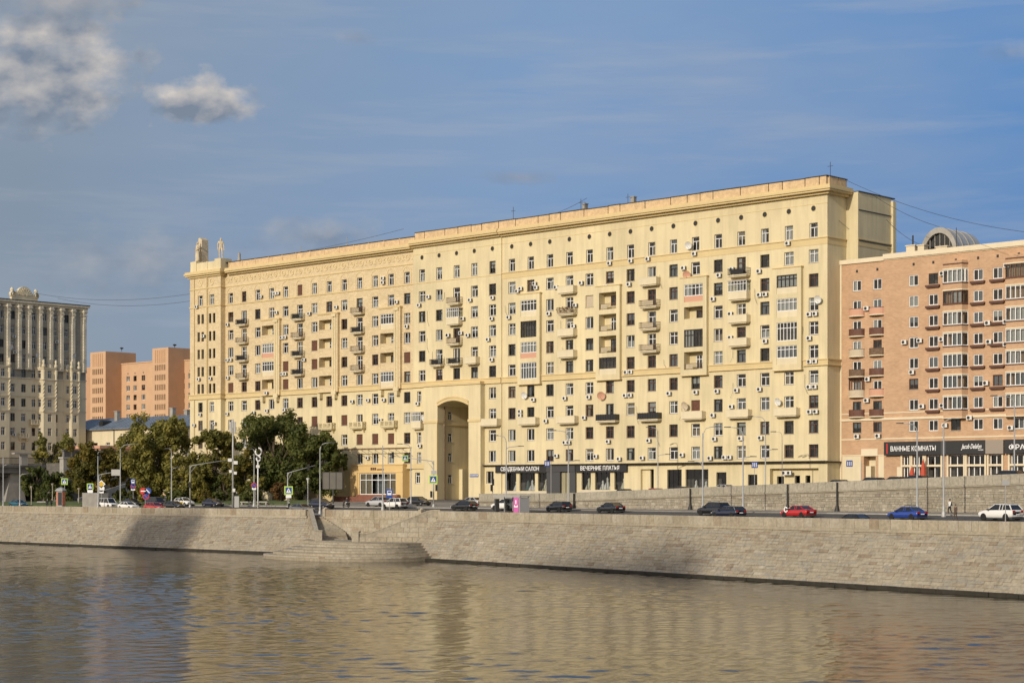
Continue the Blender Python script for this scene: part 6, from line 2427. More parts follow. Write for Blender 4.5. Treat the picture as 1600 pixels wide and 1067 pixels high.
# ------------------------------------------------------------------ orange tower blocks far behind
def orange_block():
    rg = random.Random(81)
    c = P(141, 585)
    root = thing('apartment_building', 'distant orange panel apartment towers with ribbed loggia fronts behind the trees', 'building', (c.x, c.y, 8.0), FROT)
    Z = 8.0
    def lx(px, dep=0.0):
        """local x of column px of the picture at depth dep behind the front"""
        s = (px - 800) / FOC
        o = Vector((c.x, c.y)) + FY * dep
        return (s * o.y - o.x) / (FX.x - s * FX.y)
    def slots_tower(xa, xb, ztop, depth, nrow, z0):
        mb = MB()
        hs = []
        n = 6
        m = 1.2
        for r in range(nrow):
            z = z0 - 3.02 * r
            for k in range(n):
                a = xa + m + (xb - xa - 2 * m) * k / n + .1
                hs.append((a, a + (xb - xa - 2 * m) / n - .45, z, z + 1.75, .9))
        wall(mb, xa, xb, 8, ztop, hs)
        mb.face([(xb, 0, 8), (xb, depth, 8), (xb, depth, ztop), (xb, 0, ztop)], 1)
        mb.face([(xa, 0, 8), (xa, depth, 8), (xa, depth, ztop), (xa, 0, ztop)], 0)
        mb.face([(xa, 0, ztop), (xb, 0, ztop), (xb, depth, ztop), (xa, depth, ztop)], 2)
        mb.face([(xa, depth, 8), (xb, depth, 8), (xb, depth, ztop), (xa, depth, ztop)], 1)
        mb.face([(xa + .2, .95, 8), (xb - .2, .95, 8), (xb - .2, .95, ztop - .3), (xa + .2, .95, ztop - .3)], 3)
        for k in range(6):                               # blind ribs at the top
            a = xa + m + (xb - xa - 2 * m) * (k + .3) / 6
            mb.box(a, a + .25, -.12, 0, ztop - 4.6, ztop - .6, 1)
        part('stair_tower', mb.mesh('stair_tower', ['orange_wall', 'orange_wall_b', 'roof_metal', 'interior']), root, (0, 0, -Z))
    def slab(xa, xb, y, ztop, cols, z0, nrow, depth=12.0):
        mb = MB()
        hs, ws = [], []
        for r in range(nrow):
            z = z0 - 3.02 * r
            for k, x in enumerate(cols):
                wide = k % 2 == 0
                w = 1.9 if wide else 1.7
                hs.append((x - w / 2, x + w / 2, z, z + 1.7)); ws.append((x, z, w, 1.7))
        wall(mb, xa, xb, 8, ztop, hs, y=y)
        mb.face([(xb, y, 8), (xb, y + depth, 8), (xb, y + depth, ztop), (xb, y, ztop)])
        mb.face([(xa, y, ztop), (xb, y, ztop), (xb, y + depth, ztop), (xa, y + depth, ztop)])
        mb.face([(xa + .1, y + 1.3, 8), (xb - .1, y + 1.3, 8), (xb - .1, y + 1.3, ztop - .2), (xa + .1, y + 1.3, ztop - .2)], 1)
        mb.box(xa, xb, y - .2, y + .1, ztop - .1, ztop + .25, 0)
        for x in cols:
            mb.box(x - .2, x + .2, y - .04, y, ztop - 3.4, ztop - 2.9, 1)
        part('wall_block', mb.mesh('wall_block', ['orange_wall', 'interior']), root, (0, 0, -Z))
        for x, z, w, h in ws:
            st, fm, cu = pick_style(rg, .18, .1, 0)
            window(root, x, z - Z, w, h, 'two', fm, cu, y=y, sill=False, bar=.12)
            if rg.random() < .22:
                air_con(root, x + rg.choice((-.2, .6)), z - .9 - Z, y)
    t1a, t1b = lx(141), lx(165)
    t2a, t2b = lx(238), lx(263)
    zt1, zt2 = 9.8 + (765 - 551) * 585 / FOC, 9.8 + (765 - 544) * 560 / FOC
    slots_tower(t1a, t1b, zt1, 11.5, 9, zt1 - 7.2)
    slots_tower(t2a, t2b, zt2, 11.5, 11, zt2 - 6.9)
    mb = MB(); mb.box(t1a - 4, t1a, 1.0, 11, 8, zt1 - 4.5)
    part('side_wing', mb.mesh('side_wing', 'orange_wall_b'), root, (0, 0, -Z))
    d = 6.0
    a, b = t1b + .01, t2a - .01
    slab(a, b, d, 9.8 + (765 - 568) * 580 / FOC, [lx(q, d) for q in (175, 187.5, 200, 211, 224)], 44.2, 9)
    slab(t2b + .01, t2b + 26, d, 9.8 + (765 - 564) * 562 / FOC, [lx(q, d) for q in (274.5, 286, 297, 308)], 43.8, 9)
    for x, z in ((t1b + 3, zt1), (t2a + 6, zt2)):
        mb = MB().tube([(x, 4, z), (x, 4, z + 1.4)], .08, 5); mb.lathe([(.0, 0), (.5, .3), (.6, .6)], 8, 0, x, 4, z + .6)
        part('roof_dish', mb.mesh('roof_dish', 'iron'), root, (0, 0, -Z))
    return root


orange_block()


# ------------------------------------------------------------------ low house with a blue metal roof
def low_house():
    c = P(208, 448)
    root = thing('low_house', 'low cream house with hipped blue metal roof in front of the orange towers', 'building', (c.x, c.y, 9.0), FROT)
    Z = 9.0
    rg = random.Random(82)
    xa, xb = -34.0, 21.5
    hs, ws = [], []
    for k in range(9):
        x = -27.0 + 5.4 * k
        hs.append((x - .9, x + .9, 19.6, 21.6)); ws.append((x, 19.6))
        hs.append((x - .9, x + .9, 14.6, 16.6)); ws.append((x, 14.6))
    mb = MB()
    wall(mb, xa, xb, 9, 25.0, hs)
    mb.face([(xb, 0, 9), (xb, 13, 9), (xb, 13, 25), (xb, 0, 25)])
    mb.face([(xa, 0, 9), (xa, 13, 9), (xa, 13, 25), (xa, 0, 25)])
    mb.face([(xa, 13, 9), (xb, 13, 9), (xb, 13, 25), (xa, 13, 25)])
    part('wall', mb.mesh('wall', 'stucco_pale'), root, (0, 0, -Z))
    mb = MB()
    e = .9
    A = [(xa - e, -e, 25), (xb + e, -e, 25), (xb + e, 13 + e, 25), (xa - e, 13 + e, 25)]
    r0, r1 = (xa + 6, 6.5, 28.0), (xb - 6, 6.5, 28.0)
    mb.face([A[0], A[1], r1, r0]); mb.face([A[1], A[2], r1]); mb.face([A[2], A[3], r0, r1]); mb.face([A[3], A[0], r0])
    mb.box(xa - e, xb + e, -e, 13 + e, 24.75, 24.99)
    x = xa
    while x < xb:                                        # standing seams
        f0 = min(1, (x - xa + e) / 6.9, (xb + e - x) / 6.9)
        mb.hexa([(x, -e, 25.0), (x + .08, -e, 25.0), (x + .08, -e + 7.4 * f0, 25 + 3 * f0), (x, -e + 7.4 * f0, 25 + 3 * f0),
                 (x, -e, 25.1), (x + .08, -e, 25.1), (x + .08, -e + 7.4 * f0, 25.1 + 3 * f0), (x, -e + 7.4 * f0, 25.1 + 3 * f0)])
        x += 1.6
    rf = part('roof', mb.mesh('roof', 'roof_blue'), root, (0, 0, -Z))
    for x, y, h in ((-14, 5, 2.2), (8, 6, 2.4), (12.5, 7, 1.8)):
        mb = MB(); mb.box(x - .6, x + .6, y - .5, y + .5, 26, 27.3 + h); mb.box(x - .75, x + .75, y - .65, y + .65, 27.3 + h, 27.5 + h)
        part('chimney', mb.mesh('chimney', 'concrete'), rf)
    mb = MB(); mb.prism([(-16.2, 25.9), (-14.6, 25.9), (-14.6, 26.9), (-15.4, 27.3), (-16.2, 26.9)], 1.0, 4.0)
    part('dormer', mb.mesh('dormer', 'ac_dark'), rf)
    for x, z in ws:
        window(root, x, z - Z, 1.8, 2.0, 'cross', 'frame_white' if rg.random() < .6 else 'frame_dark', ('left', 'curtain_grey') if rg.random() < .4 else None, sill=False)
    mb = MB(); mb.face([(xa, 1.2, 9), (xb, 1.2, 9), (xb, 1.2, 24.7), (xa, 1.2, 24.7)])
    part('inner_wall', mb.mesh('inner_wall', 'interior'), root, (0, 0, -Z))
    mb = MB().tube([(-8.0, -.15, 9), (-8.0, -.15, 25)], .1, 6)
    part('drain_pipe', mb.mesh('drain_pipe', 'roof_metal'), root, (0, 0, -Z))
    return root


low_house()


# ------------------------------------------------------------------ viaduct and its stone abutment
def viaduct():
    c = P(116, 405)
    root = thing('viaduct', 'concrete viaduct with iron railing and dark underside at the left edge', 'bridge', (c.x, c.y, 7.0), GROT)
    Z = 7.0
    mb = MB()
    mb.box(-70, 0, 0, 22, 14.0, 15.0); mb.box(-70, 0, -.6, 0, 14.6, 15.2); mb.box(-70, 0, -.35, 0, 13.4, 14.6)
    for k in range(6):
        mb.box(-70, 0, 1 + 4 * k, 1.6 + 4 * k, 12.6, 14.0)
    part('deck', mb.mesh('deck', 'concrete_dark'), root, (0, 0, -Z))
    mb = MB()
    for z in (15.3, 16.6):
        mb.box(-70, 0, -.5, -.4, z, z + .12)
    x = -70.0
    while x < 0:
        mb.box(x, x + .07, -.47, -.43, 15.2, 16.6); x += .3
    part('railing', mb.mesh('railing', 'iron'), root, (0, 0, -Z))
    for x in (-13.0, -30.0):
        mb = MB(); mb.box(x - .8, x + .8, -.75, -.2, 15.0, 17.5); mb.box(x - 2.5, x + 2.5, -1.0, .3, 17.5, 17.8)
        part('railing_pier', mb.mesh('railing_pier', 'concrete'), root, (0, 0, -Z))
    for x in (-14.5, -32.0):
        mb = MB(); mb.hexa([(x - 2.6, .3, 7), (x + 2.6, .3, 7), (x + 2.6, 20, 7), (x - 2.6, 20, 7), (x - 1.2, .3, 13.4), (x + 1.2, .3, 13.4), (x + 1.2, 20, 13.4), (x - 1.2, 20, 13.4)])
        part('pier', mb.mesh('pier', 'concrete'), root, (0, 0, -Z))
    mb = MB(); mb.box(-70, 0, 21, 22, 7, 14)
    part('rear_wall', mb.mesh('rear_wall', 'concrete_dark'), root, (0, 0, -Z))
    c = P(243, 412)
    root = thing('abutment_wall', 'grey coursed stone abutment wall between the viaduct and the trees', 'wall', (c.x, c.y, 7.0), GROT)
    mb = MB()
    mb.box(-24, 0, 0, 20, 7, 15.6)
    part('stone_wall', mb.mesh('stone_wall', 'stone_facing'), root, (0, 0, -Z))
    mb = MB(); mb.box(-24.2, .2, -.35, 1.2, 15.6, 16.0); mb.box(-24, 0, -.05, .6, 16.0, 18.2)
    x = -24.0
    while x < 0:
        mb.box(x, x + .25, -.2, -.05, 16.0, 18.1); x += 1.9
    mb.box(-24.2, .2, -.3, .8, 18.2, 18.5)
    part('parapet', mb.mesh('parapet', 'concrete_dark'), root, (0, 0, -Z))
    mb = MB(); mb.box(-24.6, -23.2, -.9, .6, 7, 16.5); mb.box(-24.8, -23.0, -1.1, .8, 16.5, 16.9)
    part('corner_pier', mb.mesh('corner_pier', 'concrete'), root, (0, 0, -Z))
    mb = MB()
    mb.hexa([(-24, -6, 7), (-1, -1.2, 7), (-1, -.7, 7), (-24, -5.4, 7), (-24, -6, 8.0), (-1, -1.2, 13.2), (-1, -.7, 13.2), (-24, -5.4, 8.0)])
    part('stair_wall', mb.mesh('stair_wall', 'concrete'), root, (0, 0, -Z))
    # rose coloured building front between the viaduct and the house
    c = P(157, 432)
    root = thing('low_pavilion', 'low pinkish flat roofed pavilion behind the viaduct railing', 'building', (c.x, c.y, 12.0), FROT)
    mb = MB(); wall(mb, -17, 0, 12, 19.6, [(-15.5, -13.5, 14, 18), (-11, -9, 14, 18), (-6, -4, 14, 18)], y=0, depth=.5); mb.box(-17.5, .5, -.5, 10, 19.6, 20.3)
    mb.face([(0, 0, 12), (0, 9, 12), (0, 9, 19.6), (0, 0, 19.6)])
    mb.face([(-17, 6, 12), (0, 6, 12), (0, 6, 19.6), (-17, 6, 19.6)])
    part('wall', mb.mesh('wall', 'pink_panel'), root, (0, 0, -12))


viaduct()

# ------------------------------------------------------------------ the near bank (out of the picture) whose tall blocks throw the shadows on the quay
NB = Vector((-30.0, -12.0))
mb = MB()
a, b = NB - DL * 700, NB + DL * 500
ps = [a, b, b - NL * 2500, a - NL * 2500]
mb.hexa([(*p, -1.0) for p in ps] + [(*p, 6.0) for p in ps])
struct('near_bank', mb.mesh('near_bank', 'paving'))


def near_block(target, L, width, depth, top_z, label):
    """a tower block L metres towards the sun from a point of the quay, its shadow reaching height top_z there"""
    p = Vector((target.x, target.y)) + Vector((SUN_AZ.x, SUN_AZ.y)) * (L + depth)
    H = top_z + L * math.tan(SUN_EL)
    root = thing('tower_block', label, 'building', (p.x, p.y, 6.0), math.atan2(SUN_AZ.y, SUN_AZ.x) + R(90))
    mb = MB()
    hs = []
    z = 9.0
    while z < H - 4:
        x = -width / 2 + 1.5
        while x < width / 2 - 2.5:
            hs.append((x, x + 2.6, z, z + 2.8, .3)); x += 4.4
        z += 5.0
    wall(mb, -width / 2, width / 2, 6, H, hs, y=0)
    mb.box(-width / 2 + .01, width / 2 - .01, .35, depth, 6, H - .01)
    mb.box(-width / 2 - .4, width / 2 + .4, -.4, depth + .4, H - .8, H)
    part('wall', mb.mesh('wall', 'stucco_pale'), root, (0, 0, -6))


near_block(quay(56.0, -2.5), 430, 18.0, 22.0, 6.8, 'tall tower on the near bank shading the left quay')
near_block(quay(LLEN + 46.0, -3.2), 640, 30.0, 24.0, 2.1, 'second tall tower on the near bank shading the right quay')


# ------------------------------------------------------------------ trees
def tree(name, label, x, D, base, top, width, leaf, seed, trunk='bark', n_leaf=9000, leaf_size=.36, crown_low=.28, lobes=16, group='trees in front of the long house'):
    rg = random.Random(seed)
    p = P(x, D)
    root = thing(name, label, 'tree', (p.x, p.y, base), 0, group)
    H = top - base
    r = width / 2 * 1.12
    n_leaf = int(n_leaf * 1.7)
    lobes = int(lobes * 1.5)
    mb = MB()
    pts = [(0, 0, -.3), (.05 * r, 0, H * .2), (-.04 * r, .05 * r, H * .45), (.03 * r, 0, H * .8)]
    tr = max(.16, H * .018)
    mb.tube(pts, [tr * 1.4, tr, tr * .75, tr * .25], 8)
    cen = []
    for k in range(lobes):
        a = rg.uniform(0, 2 * math.pi)
        zf = rg.uniform(crown_low, .96)
        env = math.sin(math.pi * min(1, max(.06, (zf - crown_low * .55) / (1.12 - crown_low * .55)))) ** .6
        rr = r * env * math.sqrt(rg.uniform(.05, 1)) * .78
        c = Vector((rr * math.cos(a), rr * math.sin(a), H * zf))
        s = r * rg.uniform(.26, .46) * (1.1 - .35 * zf)
        cen.append((c, s))
        z0 = H * min(zf * .7, rg.uniform(.2, .55))
        mb.tube([(0, 0, z0), tuple(c * .5 + Vector((0, 0, z0 * .5 - H * .02))), tuple(c)], [tr * .45, tr * .28, .03], 5)
    part('trunk', mb.mesh('trunk', trunk), root)
    lf = MB()
    tot = sum(s * s for _, s in cen)
    for c, s in cen:
        m = int(n_leaf * s * s / tot)
        tone0 = rg.uniform(-.25, .25)
        # sub clumps inside the lobe
        subs = []
        for _ in range(7):
            d = Vector((rg.gauss(0, 1), rg.gauss(0, 1), rg.gauss(0, .8))).normalized()
            subs.append((c + d * s * rg.uniform(.45, .95), s * rg.uniform(.3, .5)))
        for i in range(m):
            cc, ss = subs[rg.randrange(7)]
            d = Vector((rg.gauss(0, 1), rg.gauss(0, 1), rg.gauss(0, 1))).normalized()
            q = cc + d * ss * (rg.random() ** .4) * rg.uniform(.8, 1.15)
            L = leaf_size * rg.uniform(.6, 1.3)
            nn = (d + Vector((rg.gauss(0, .45), rg.gauss(0, .45), rg.gauss(0, .45) + .25))).normalized()
            u = nn.cross(Vector((rg.gauss(0, 1), rg.gauss(0, 1), rg.gauss(0, 1))))
            if u.length < .01:
                continue
            u = u.normalized()
            v = nn.cross(u)
            if v.length < .01:
                continue
            v = v.normalized() * L * .55
            u = u * L
            lf.face([q - u, q - v * .8, q + u, q + v], 0, min(1, max(0, .5 + tone0 + rg.uniform(-.35, .35))))
    part('crown', lf.mesh('crown', leaf, tone=True), root)
    return root


T = tree
def gzp(x, D): q = P(x, D); return gz(q.x, q.y)
T('plane_tree', 'yellowing broad tree in front of the viaduct abutment', 146, 372, 7.6, 18.6, 11.5, 'leaf_autumn', 1, n_leaf=9000, crown_low=.2)
T('elm_tree', 'broad olive green tree in front of the low blue roofed house', 250, 362, 7.6, 23.6, 15.0, 'leaf_mid', 2, n_leaf=12000, crown_low=.2, lobes=22)
T('elm_tree', 'slim green tree against the corner tower behind the antenna mast', 333, 360, 7.6, 20.8, 10.5, 'leaf_mid', 3, n_leaf=9000, crown_low=.2)
T('linden_tree', 'largest dark green tree in front of the long yellow house', 428, 352, 7.6, 24.2, 14.5, 'leaf_dark', 4, n_leaf=15000, crown_low=.18, lobes=24)
T('linden_tree', 'dark green tree right of the largest one beside the grey billboard', 496, 346, 7.6, 20.0, 11.0, 'leaf_dark', 5, n_leaf=10000, crown_low=.25, lobes=18)
T('maple_tree', 'small yellowing tree between the slim tree and the largest dark tree', 380, 350, 7.6, 17.0, 7.0, 'leaf_autumn', 6, n_leaf=5000, crown_low=.2, lobes=10)
T('maple_tree', 'small green tree rising behind the viaduct railing', 84, 428, 13.0, 22.6, 9.0, 'leaf_mid', 7, n_leaf=5000, crown_low=.2, group='trees around the viaduct')
T('small_tree', 'small dark tree under the viaduct beside the concrete pier', 57, 386, 7.6, 14.0, 6.5, 'leaf_dark', 8, n_leaf=4000, crown_low=.12, lobes=10, group='trees around the viaduct')
T('small_tree', 'low dark green tree between the pier and the yellowing tree', 90, 380, 7.6, 13.2, 8.0, 'leaf_dark', 9, n_leaf=4500, crown_low=.12, lobes=10, group='trees around the viaduct')
T('elm_tree', 'green tree spreading over the stone abutment wall', 212, 378, 7.6, 20.5, 9.5, 'leaf_mid', 10, n_leaf=7000, crown_low=.2)
T('elm_tree', 'low green tree between the lamp posts left of the mast', 292, 352, 7.6, 16.0, 9.0, 'leaf_mid', 12, n_leaf=6500, crown_low=.1)
for i, (x, D, top, w, leaf, lb) in enumerate([
        (272, 347, 9.6, 5.0, 'leaf_dark', 'dark clipped bush behind the parked cars under the olive tree'),
        (320, 346, 10.2, 4.0, 'leaf_autumn', 'yellowing bush below the slim tree'),
        (388, 343, 11.5, 5.5, 'leaf_dark', 'dark round bush right of the antenna mast'),
        (438, 340, 11.0, 3.6, 'leaf_rust', 'rust coloured bush left of the crossing sign'),
        (402, 346, 12.5, 4.5, 'leaf_mid', 'green bush behind the twin poles'),
        (460, 345, 11.2, 5.0, 'leaf_dark', 'dark bush under the largest tree'),
        (350, 352, 12.0, 5.5, 'leaf_dark', 'dark bush behind the foot of the antenna mast'),
        (232, 356, 11.5, 6.0, 'leaf_mid', 'green bush behind the no entry sign'),
        (190, 372, 10.0, 4.5, 'leaf_dark', 'dark bush at the foot of the stone abutment')]):
    T('bush', lb, x, D, 7.5, top, w, leaf, 30 + i, n_leaf=1800, crown_low=.05, lobes=7, leaf_size=.26, group='bushes along the road')
# lawn under the trees
def lawn(name, x0, x1, D0, D1, dz=.05):
    a = [P(x0, D0), P(x1, D0 - (x1 - x0) * .11), P(x1, D1 - (x1 - x0) * .11), P(x0, D1)]
    mb = MB()
    N = 12
    for i in range(N):
        f, g = i / N, (i + 1) / N
        q = [a[0].lerp(a[1], f), a[0].lerp(a[1], g), a[3].lerp(a[2], g), a[3].lerp(a[2], f)]
        mb.hexa([(p.x, p.y, gz(p.x, p.y) - .1) for p in q] + [(p.x, p.y, gz(p.x, p.y) + .16 + (0.35 if k > 1 else 0)) for k, p in enumerate(q)])
    struct(name, mb.mesh(name, 'grass'))
lawn('lawn', -30, 290, 372, 386)
lawn('lawn', 295, 500, 345, 360)


# ------------------------------------------------------------------ cars
def car_meshes(kind):
    """local x forward, z up; returns dict of meshes without the painted body material"""
    if kind == 'sedan':
        L, W, H = 4.7, 1.82, 1.45; prof = [(-2.35, .55, .72), (-2.28, .35, .98), (-1.7, .22, 1.02), (-1.0, .2, .98), (.9, .2, .95), (1.55, .2, .88), (2.15, .28, .76), (2.35, .42, .6)]
        cab = [(-1.75, 1.0), (-1.05, H), (.25, H + .01), (1.05, .94)]
    elif kind == 'hatch':
        L, W, H = 4.4, 1.82, 1.55; prof = [(-2.2, .5, .9), (-2.15, .32, 1.05), (-1.6, .22, 1.05), (-.9, .22, 1.02), (.9, .22, 1.0), (1.5, .22, .93), (2.0, .3, .8), (2.2, .45, .62)]
        cab = [(-2.1, 1.05), (-1.65, H - .04), (.1, H), (1.0, .99)]
    elif kind == 'suv':
        L, W, H = 4.75, 1.92, 1.75; prof = [(-2.37, .6, .95), (-2.32, .4, 1.14), (-1.7, .28, 1.16), (-.9, .26, 1.13), (1.0, .26, 1.1), (1.6, .27, 1.04), (2.2, .34, .9), (2.37, .5, .7)]
        cab = [(-2.25, 1.15), (-1.85, H - .04), (.15, H), (1.05, 1.1)]
    elif kind == 'wagon':
        L, W, H = 4.85, 1.85, 1.5; prof = [(-2.42, .55, .9), (-2.38, .35, 1.02), (-1.7, .22, 1.02), (-.9, .2, .99), (1.0, .2, .96), (1.6, .2, .9), (2.2, .3, .77), (2.42, .45, .6)]
        cab = [(-2.3, 1.02), (-1.8, H - .03), (.2, H), (1.1, .95)]
    else:                                                # van
        L, W, H = 4.5, 1.85, 1.9; prof = [(-2.25, .5, 1.0), (-2.2, .32, 1.15), (-1.6, .24, 1.15), (-.9, .24, 1.12), (1.1, .24, 1.08), (1.6, .24, 1.0), (2.1, .32, .9), (2.25, .45, .72)]
        cab = [(-2.2, 1.14), (-2.05, H - .03), (.75, H), (1.45, 1.05)]
    hw = W / 2
    mb = MB()
    n = 7
    def ring(x, zb, zt, k):
        w = hw * k
        zm = zb + (zt - zb) * .5
        return [(x, -w * .86, zb), (x, -w, zb + .14), (x, -w, zm), (x, -w * .97, zt - .08), (x, -w * .86, zt), (x, w * .86, zt), (x, w * .97, zt - .08), (x, w, zm), (x, w, zb + .14), (x, w * .86, zb)]
    ks = [.86, .95, 1, 1, 1, 1, .94, .8]
    def spl(arr, t):
        i = min(int(t), len(arr) - 2); f = t - i
        f = f * f * (3 - 2 * f) * .5 + f * .5
        return arr[i] + (arr[i + 1] - arr[i]) * f
    NT_ = (len(prof) - 1) * 3
    rings = []
    for i in range(NT_ + 1):
        tt = i / 3.0
        rings.append(ring(spl([p[0] for p in prof], tt), spl([p[1] for p in prof], tt), spl([p[2] for p in prof], tt), spl(ks, tt)))
    for r in rings:
        mb.v += r
    m = len(rings[0])
    for i in range(len(rings) - 1):
        for j in range(m):
            a, b = i * m + j, i * m + (j + 1) % m
            mb.f.append((a, b, b + m, a + m)); mb.m.append(0); mb.t.append(None)
    mb.f.append(tuple(range(m))); mb.m.append(0); mb.t.append(None)
    e = (len(rings) - 1) * m
    mb.f.append(tuple(e + m - 1 - j for j in range(m))); mb.m.append(0); mb.t.append(None)
    body = mb
    # cabin glass
    (x0, z0), (x1, z1), (x2, z2), (x3, z3) = cab
    wb, wt = hw * .90, hw * .70
    g = MB()
    g.v = [(x0, -wb, z0), (x1, -wt, z1 - .05), (x2, -wt, z2 - .05), (x3, -wb, z3), (x0, wb, z0), (x1, wt, z1 - .05), (x2, wt, z2 - .05), (x3, wb, z3)]
    for f in ((0, 3, 2, 1), (4, 5, 6, 7), (0, 1, 5, 4), (1, 2, 6, 5), (2, 3, 7, 6)):
        g.f.append(f); g.m.append(0); g.t.append(None)
    # roof and pillars, in body colour
    rf = MB()
    rf.hexa([(x1 - .04, -wt - .02, z1 - .06), (x2 + .05, -wt - .02, z2 - .06), (x2 + .05, wt + .02, z2 - .06), (x1 - .04, wt + .02, z1 - .06),
             (x1 + .1, -wt * .86, z1), (x2 - .1, -wt * .86, z2), (x2 - .1, wt * .86, z2), (x1 + .1, wt * .86, z1)])
    for s in (-1, 1):
        for (xa, za, ya), (xb, zb, yb), r in (((x0, z0, wb), (x1, z1 - .05, wt), .06), ((x2, z2 - .05, wt), (x3, z3, wb), .045)):
            rf.tube([(xa, s * ya, za), (xb, s * yb, zb)], r, 5)
        for f in ((.42, .62) if kind != 'van' else (.3, .62)):
            xm = x1 + (x2 - x1) * f
            rf.tube([(xm, s * (wb + .01), (z0 + z3) / 2), (xm, s * (wt + .012), z1 - .05)], .04, 5)
    tr = MB()                                            # dark sills and bumpers, mirrors
    tr.box(prof[1][0] - .02, prof[-2][0], -hw * .9, hw * .9, .18, .36)
    for s in (-1, 1):
        tr.box(x3 - .35, x3 - .15, s * (hw + .0), s * (hw + .16), 1.0 * z3 - .02, z3 + .14)
    wr_ = .34 if kind in ('suv', 'van') else .31
    return dict(L=L, hw=hw, body=body, glass=g, roof=rf, trim=tr, wr=wr_, xf=prof[-1][0] - .88, xr=prof[0][0] + .85, zf=prof[-2][2] - .1, zr=prof[1][2] - .12, xfront=prof[-1][0], xrear=prof[0][0])


CARM = {}


def wheel_mesh(r):
    mb = MB().lathe([(r * .55, -.1), (r * .9, -.11), (r, -.08), (r, .08), (r * .9, .11), (r * .55, .1)], 18, axis='y')
    return mb.mesh('wheel', 'tyre')


def rim_mesh(r):
    mb = MB().lathe([(.0, -.08), (r * .2, -.105), (r * .58, -.09), (r * .6, .09), (0, .08)], 14, axis='y')
    return mb.mesh('rim', 'rim')


def car(label, x, D, kind, paint, heading, z=None, group='cars on the embankment road', dz=0.0, extra=None, dirv=None):
    p = P(x, D)
    dv = dirv or (DR if bank_q(p.x, p.y) == (Vector((p.x, p.y)) - BB).dot(NR) else DL)
    ang = math.atan2(dv.y, dv.x) + (0 if heading > 0 else math.pi)
    zz = (gz(p.x, p.y) if z is None else z) + dz
    root = thing('car', label, 'car', (p.x, p.y, zz), ang, group)
    if kind not in CARM:
        CARM[kind] = car_meshes(kind)
    c = CARM[kind]
    pm = 'paint_' + paint
    part('body', cached(('cb', kind, paint), lambda: c['body'].mesh('body', pm, True)), root)
    part('roof', cached(('cr', kind, paint), lambda: c['roof'].mesh('roof', pm)), root)
    part('window_glass', cached(('cg', kind), lambda: c['glass'].mesh('window_glass', 'car_glass')), root)
    part('trim', cached(('ct', kind), lambda: c['trim'].mesh('trim', 'pole_dark')), root)
    for sx in (c['xf'], c['xr']):
        for s in (-1, 1):
            w = part('wheel', cached(('cw', c['wr']), lambda: wheel_mesh(c['wr'])), root, (sx, s * (c['hw'] - .09), c['wr']))
            part('rim', cached(('cri', c['wr']), lambda: rim_mesh(c['wr'])), w)
            part('wheel_arch', cached(('ca', c['wr']), lambda: MB().disc(0, 0, 0, c['wr'] * 1.18, 16).mesh('wheel_arch', 'tyre')), root, (sx, s * (c['hw'] + .004), c['wr'] + .03))
    for s in (-1, 1):
        part('headlight', cached('chl', lambda: MB().box(-.16, .05, -.2, .2, -.08, .08).mesh('headlight', 'head_lamp')), root, (c['xfront'] - .06, s * c['hw'] * .6, c['zf'] - .06))
        part('tail_light', cached('ctl', lambda: MB().box(-.04, .12, -.16, .16, -.11, .11).mesh('tail_light', 'tail_lamp')), root, (c['xrear'] - .0, s * c['hw'] * .66, c['zr'] - .04))
    part('number_plate', cached('cnp', lambda: MB().box(-.02, .02, -.26, .26, -.06, .06).mesh('number_plate', 'sign_white')), root, (c['xrear'] - .015, 0, .66))
    if extra == 'rack':
        mb = MB()
        for xx in (-.9, -.1):
            mb.tube([(xx, -.55, 1.44), (xx, -.5, 1.6), (xx, .5, 1.6), (xx, .55, 1.44)], .03, 5)
        part('roof_rack', mb.mesh('roof_rack', 'pole_dark'), root)
    if extra == 'ribbon':
        mb = MB()
        for s in (-1, 1):
            mb.tube([(2.2, 0, .8), (1.2, s * .55, 1.0), (.6, s * .75, 1.18)], .06, 5)
        mb.lathe([(.28, -.04), (.36, 0), (.28, .04), (.2, 0), (.28, -.04)], 12, 0, 1.1, c['hw'] + .06, .95, axis='y')
        mb.lathe([(.28, -.04), (.36, 0), (.28, .04), (.2, 0), (.28, -.04)], 12, 0, 1.1, -c['hw'] - .06, .95, axis='y')
        part('ribbon', mb.mesh('ribbon', 'sign_white'), root)
    if extra == 'taxi':
        mb = MB(); mb.box(-.3, .0, -.35, .35, 1.44, 1.6)
        part('roof_sign', mb.mesh('roof_sign', 'sign_white'), root)
        mb = MB(); mb.box(-.9, .9, -c['hw'] - .008, -c['hw'] * .9, .5, .8)
        part('side_panel', mb.mesh('side_panel', 'paint_yellow'), root)
    return root


car('white sport utility car driving at the right edge of the quay road', 1563, 193, 'suv', 'white', -1)
car('bright blue sedan with roof bars on the quay road', 1417, 202, 'sedan', 'blue', -1, extra='rack')
car('red wedding car with white ribbon on its bonnet', 1247, 217, 'sedan', 'red', -1, extra='ribbon')
car('dark car whose roof barely shows over the parapet between the red and blue cars', 1333, 198, 'sedan', 'black', -1, dz=-.25)
car('navy estate car in front of the black off-roader', 1138, 224, 'wagon', 'navy', -1)
car('black off-roader half hidden behind the navy estate', 1115, 231, 'suv', 'black', -1)
car('black sedan driving alone below the evening dress sign', 954, 252, 'sedan', 'black', -1)
car('black hatchback right of the bus shelter', 873, 263, 'hatch', 'black', -1)
car('white sport utility car behind the bus shelter', 790, 275, 'suv', 'white', -1)
car('black hatchback waiting in front of the archway', 725, 279, 'hatch', 'black', -1)
car('silver sedan behind the black hatchback at the archway', 737, 297, 'sedan', 'silver', -1)
car('black hatchback parked beside the traffic light post', 655, 306, 'hatch', 'black', 1)
car('white sport utility car in front of the orange bank front', 617, 294, 'suv', 'white', -1)
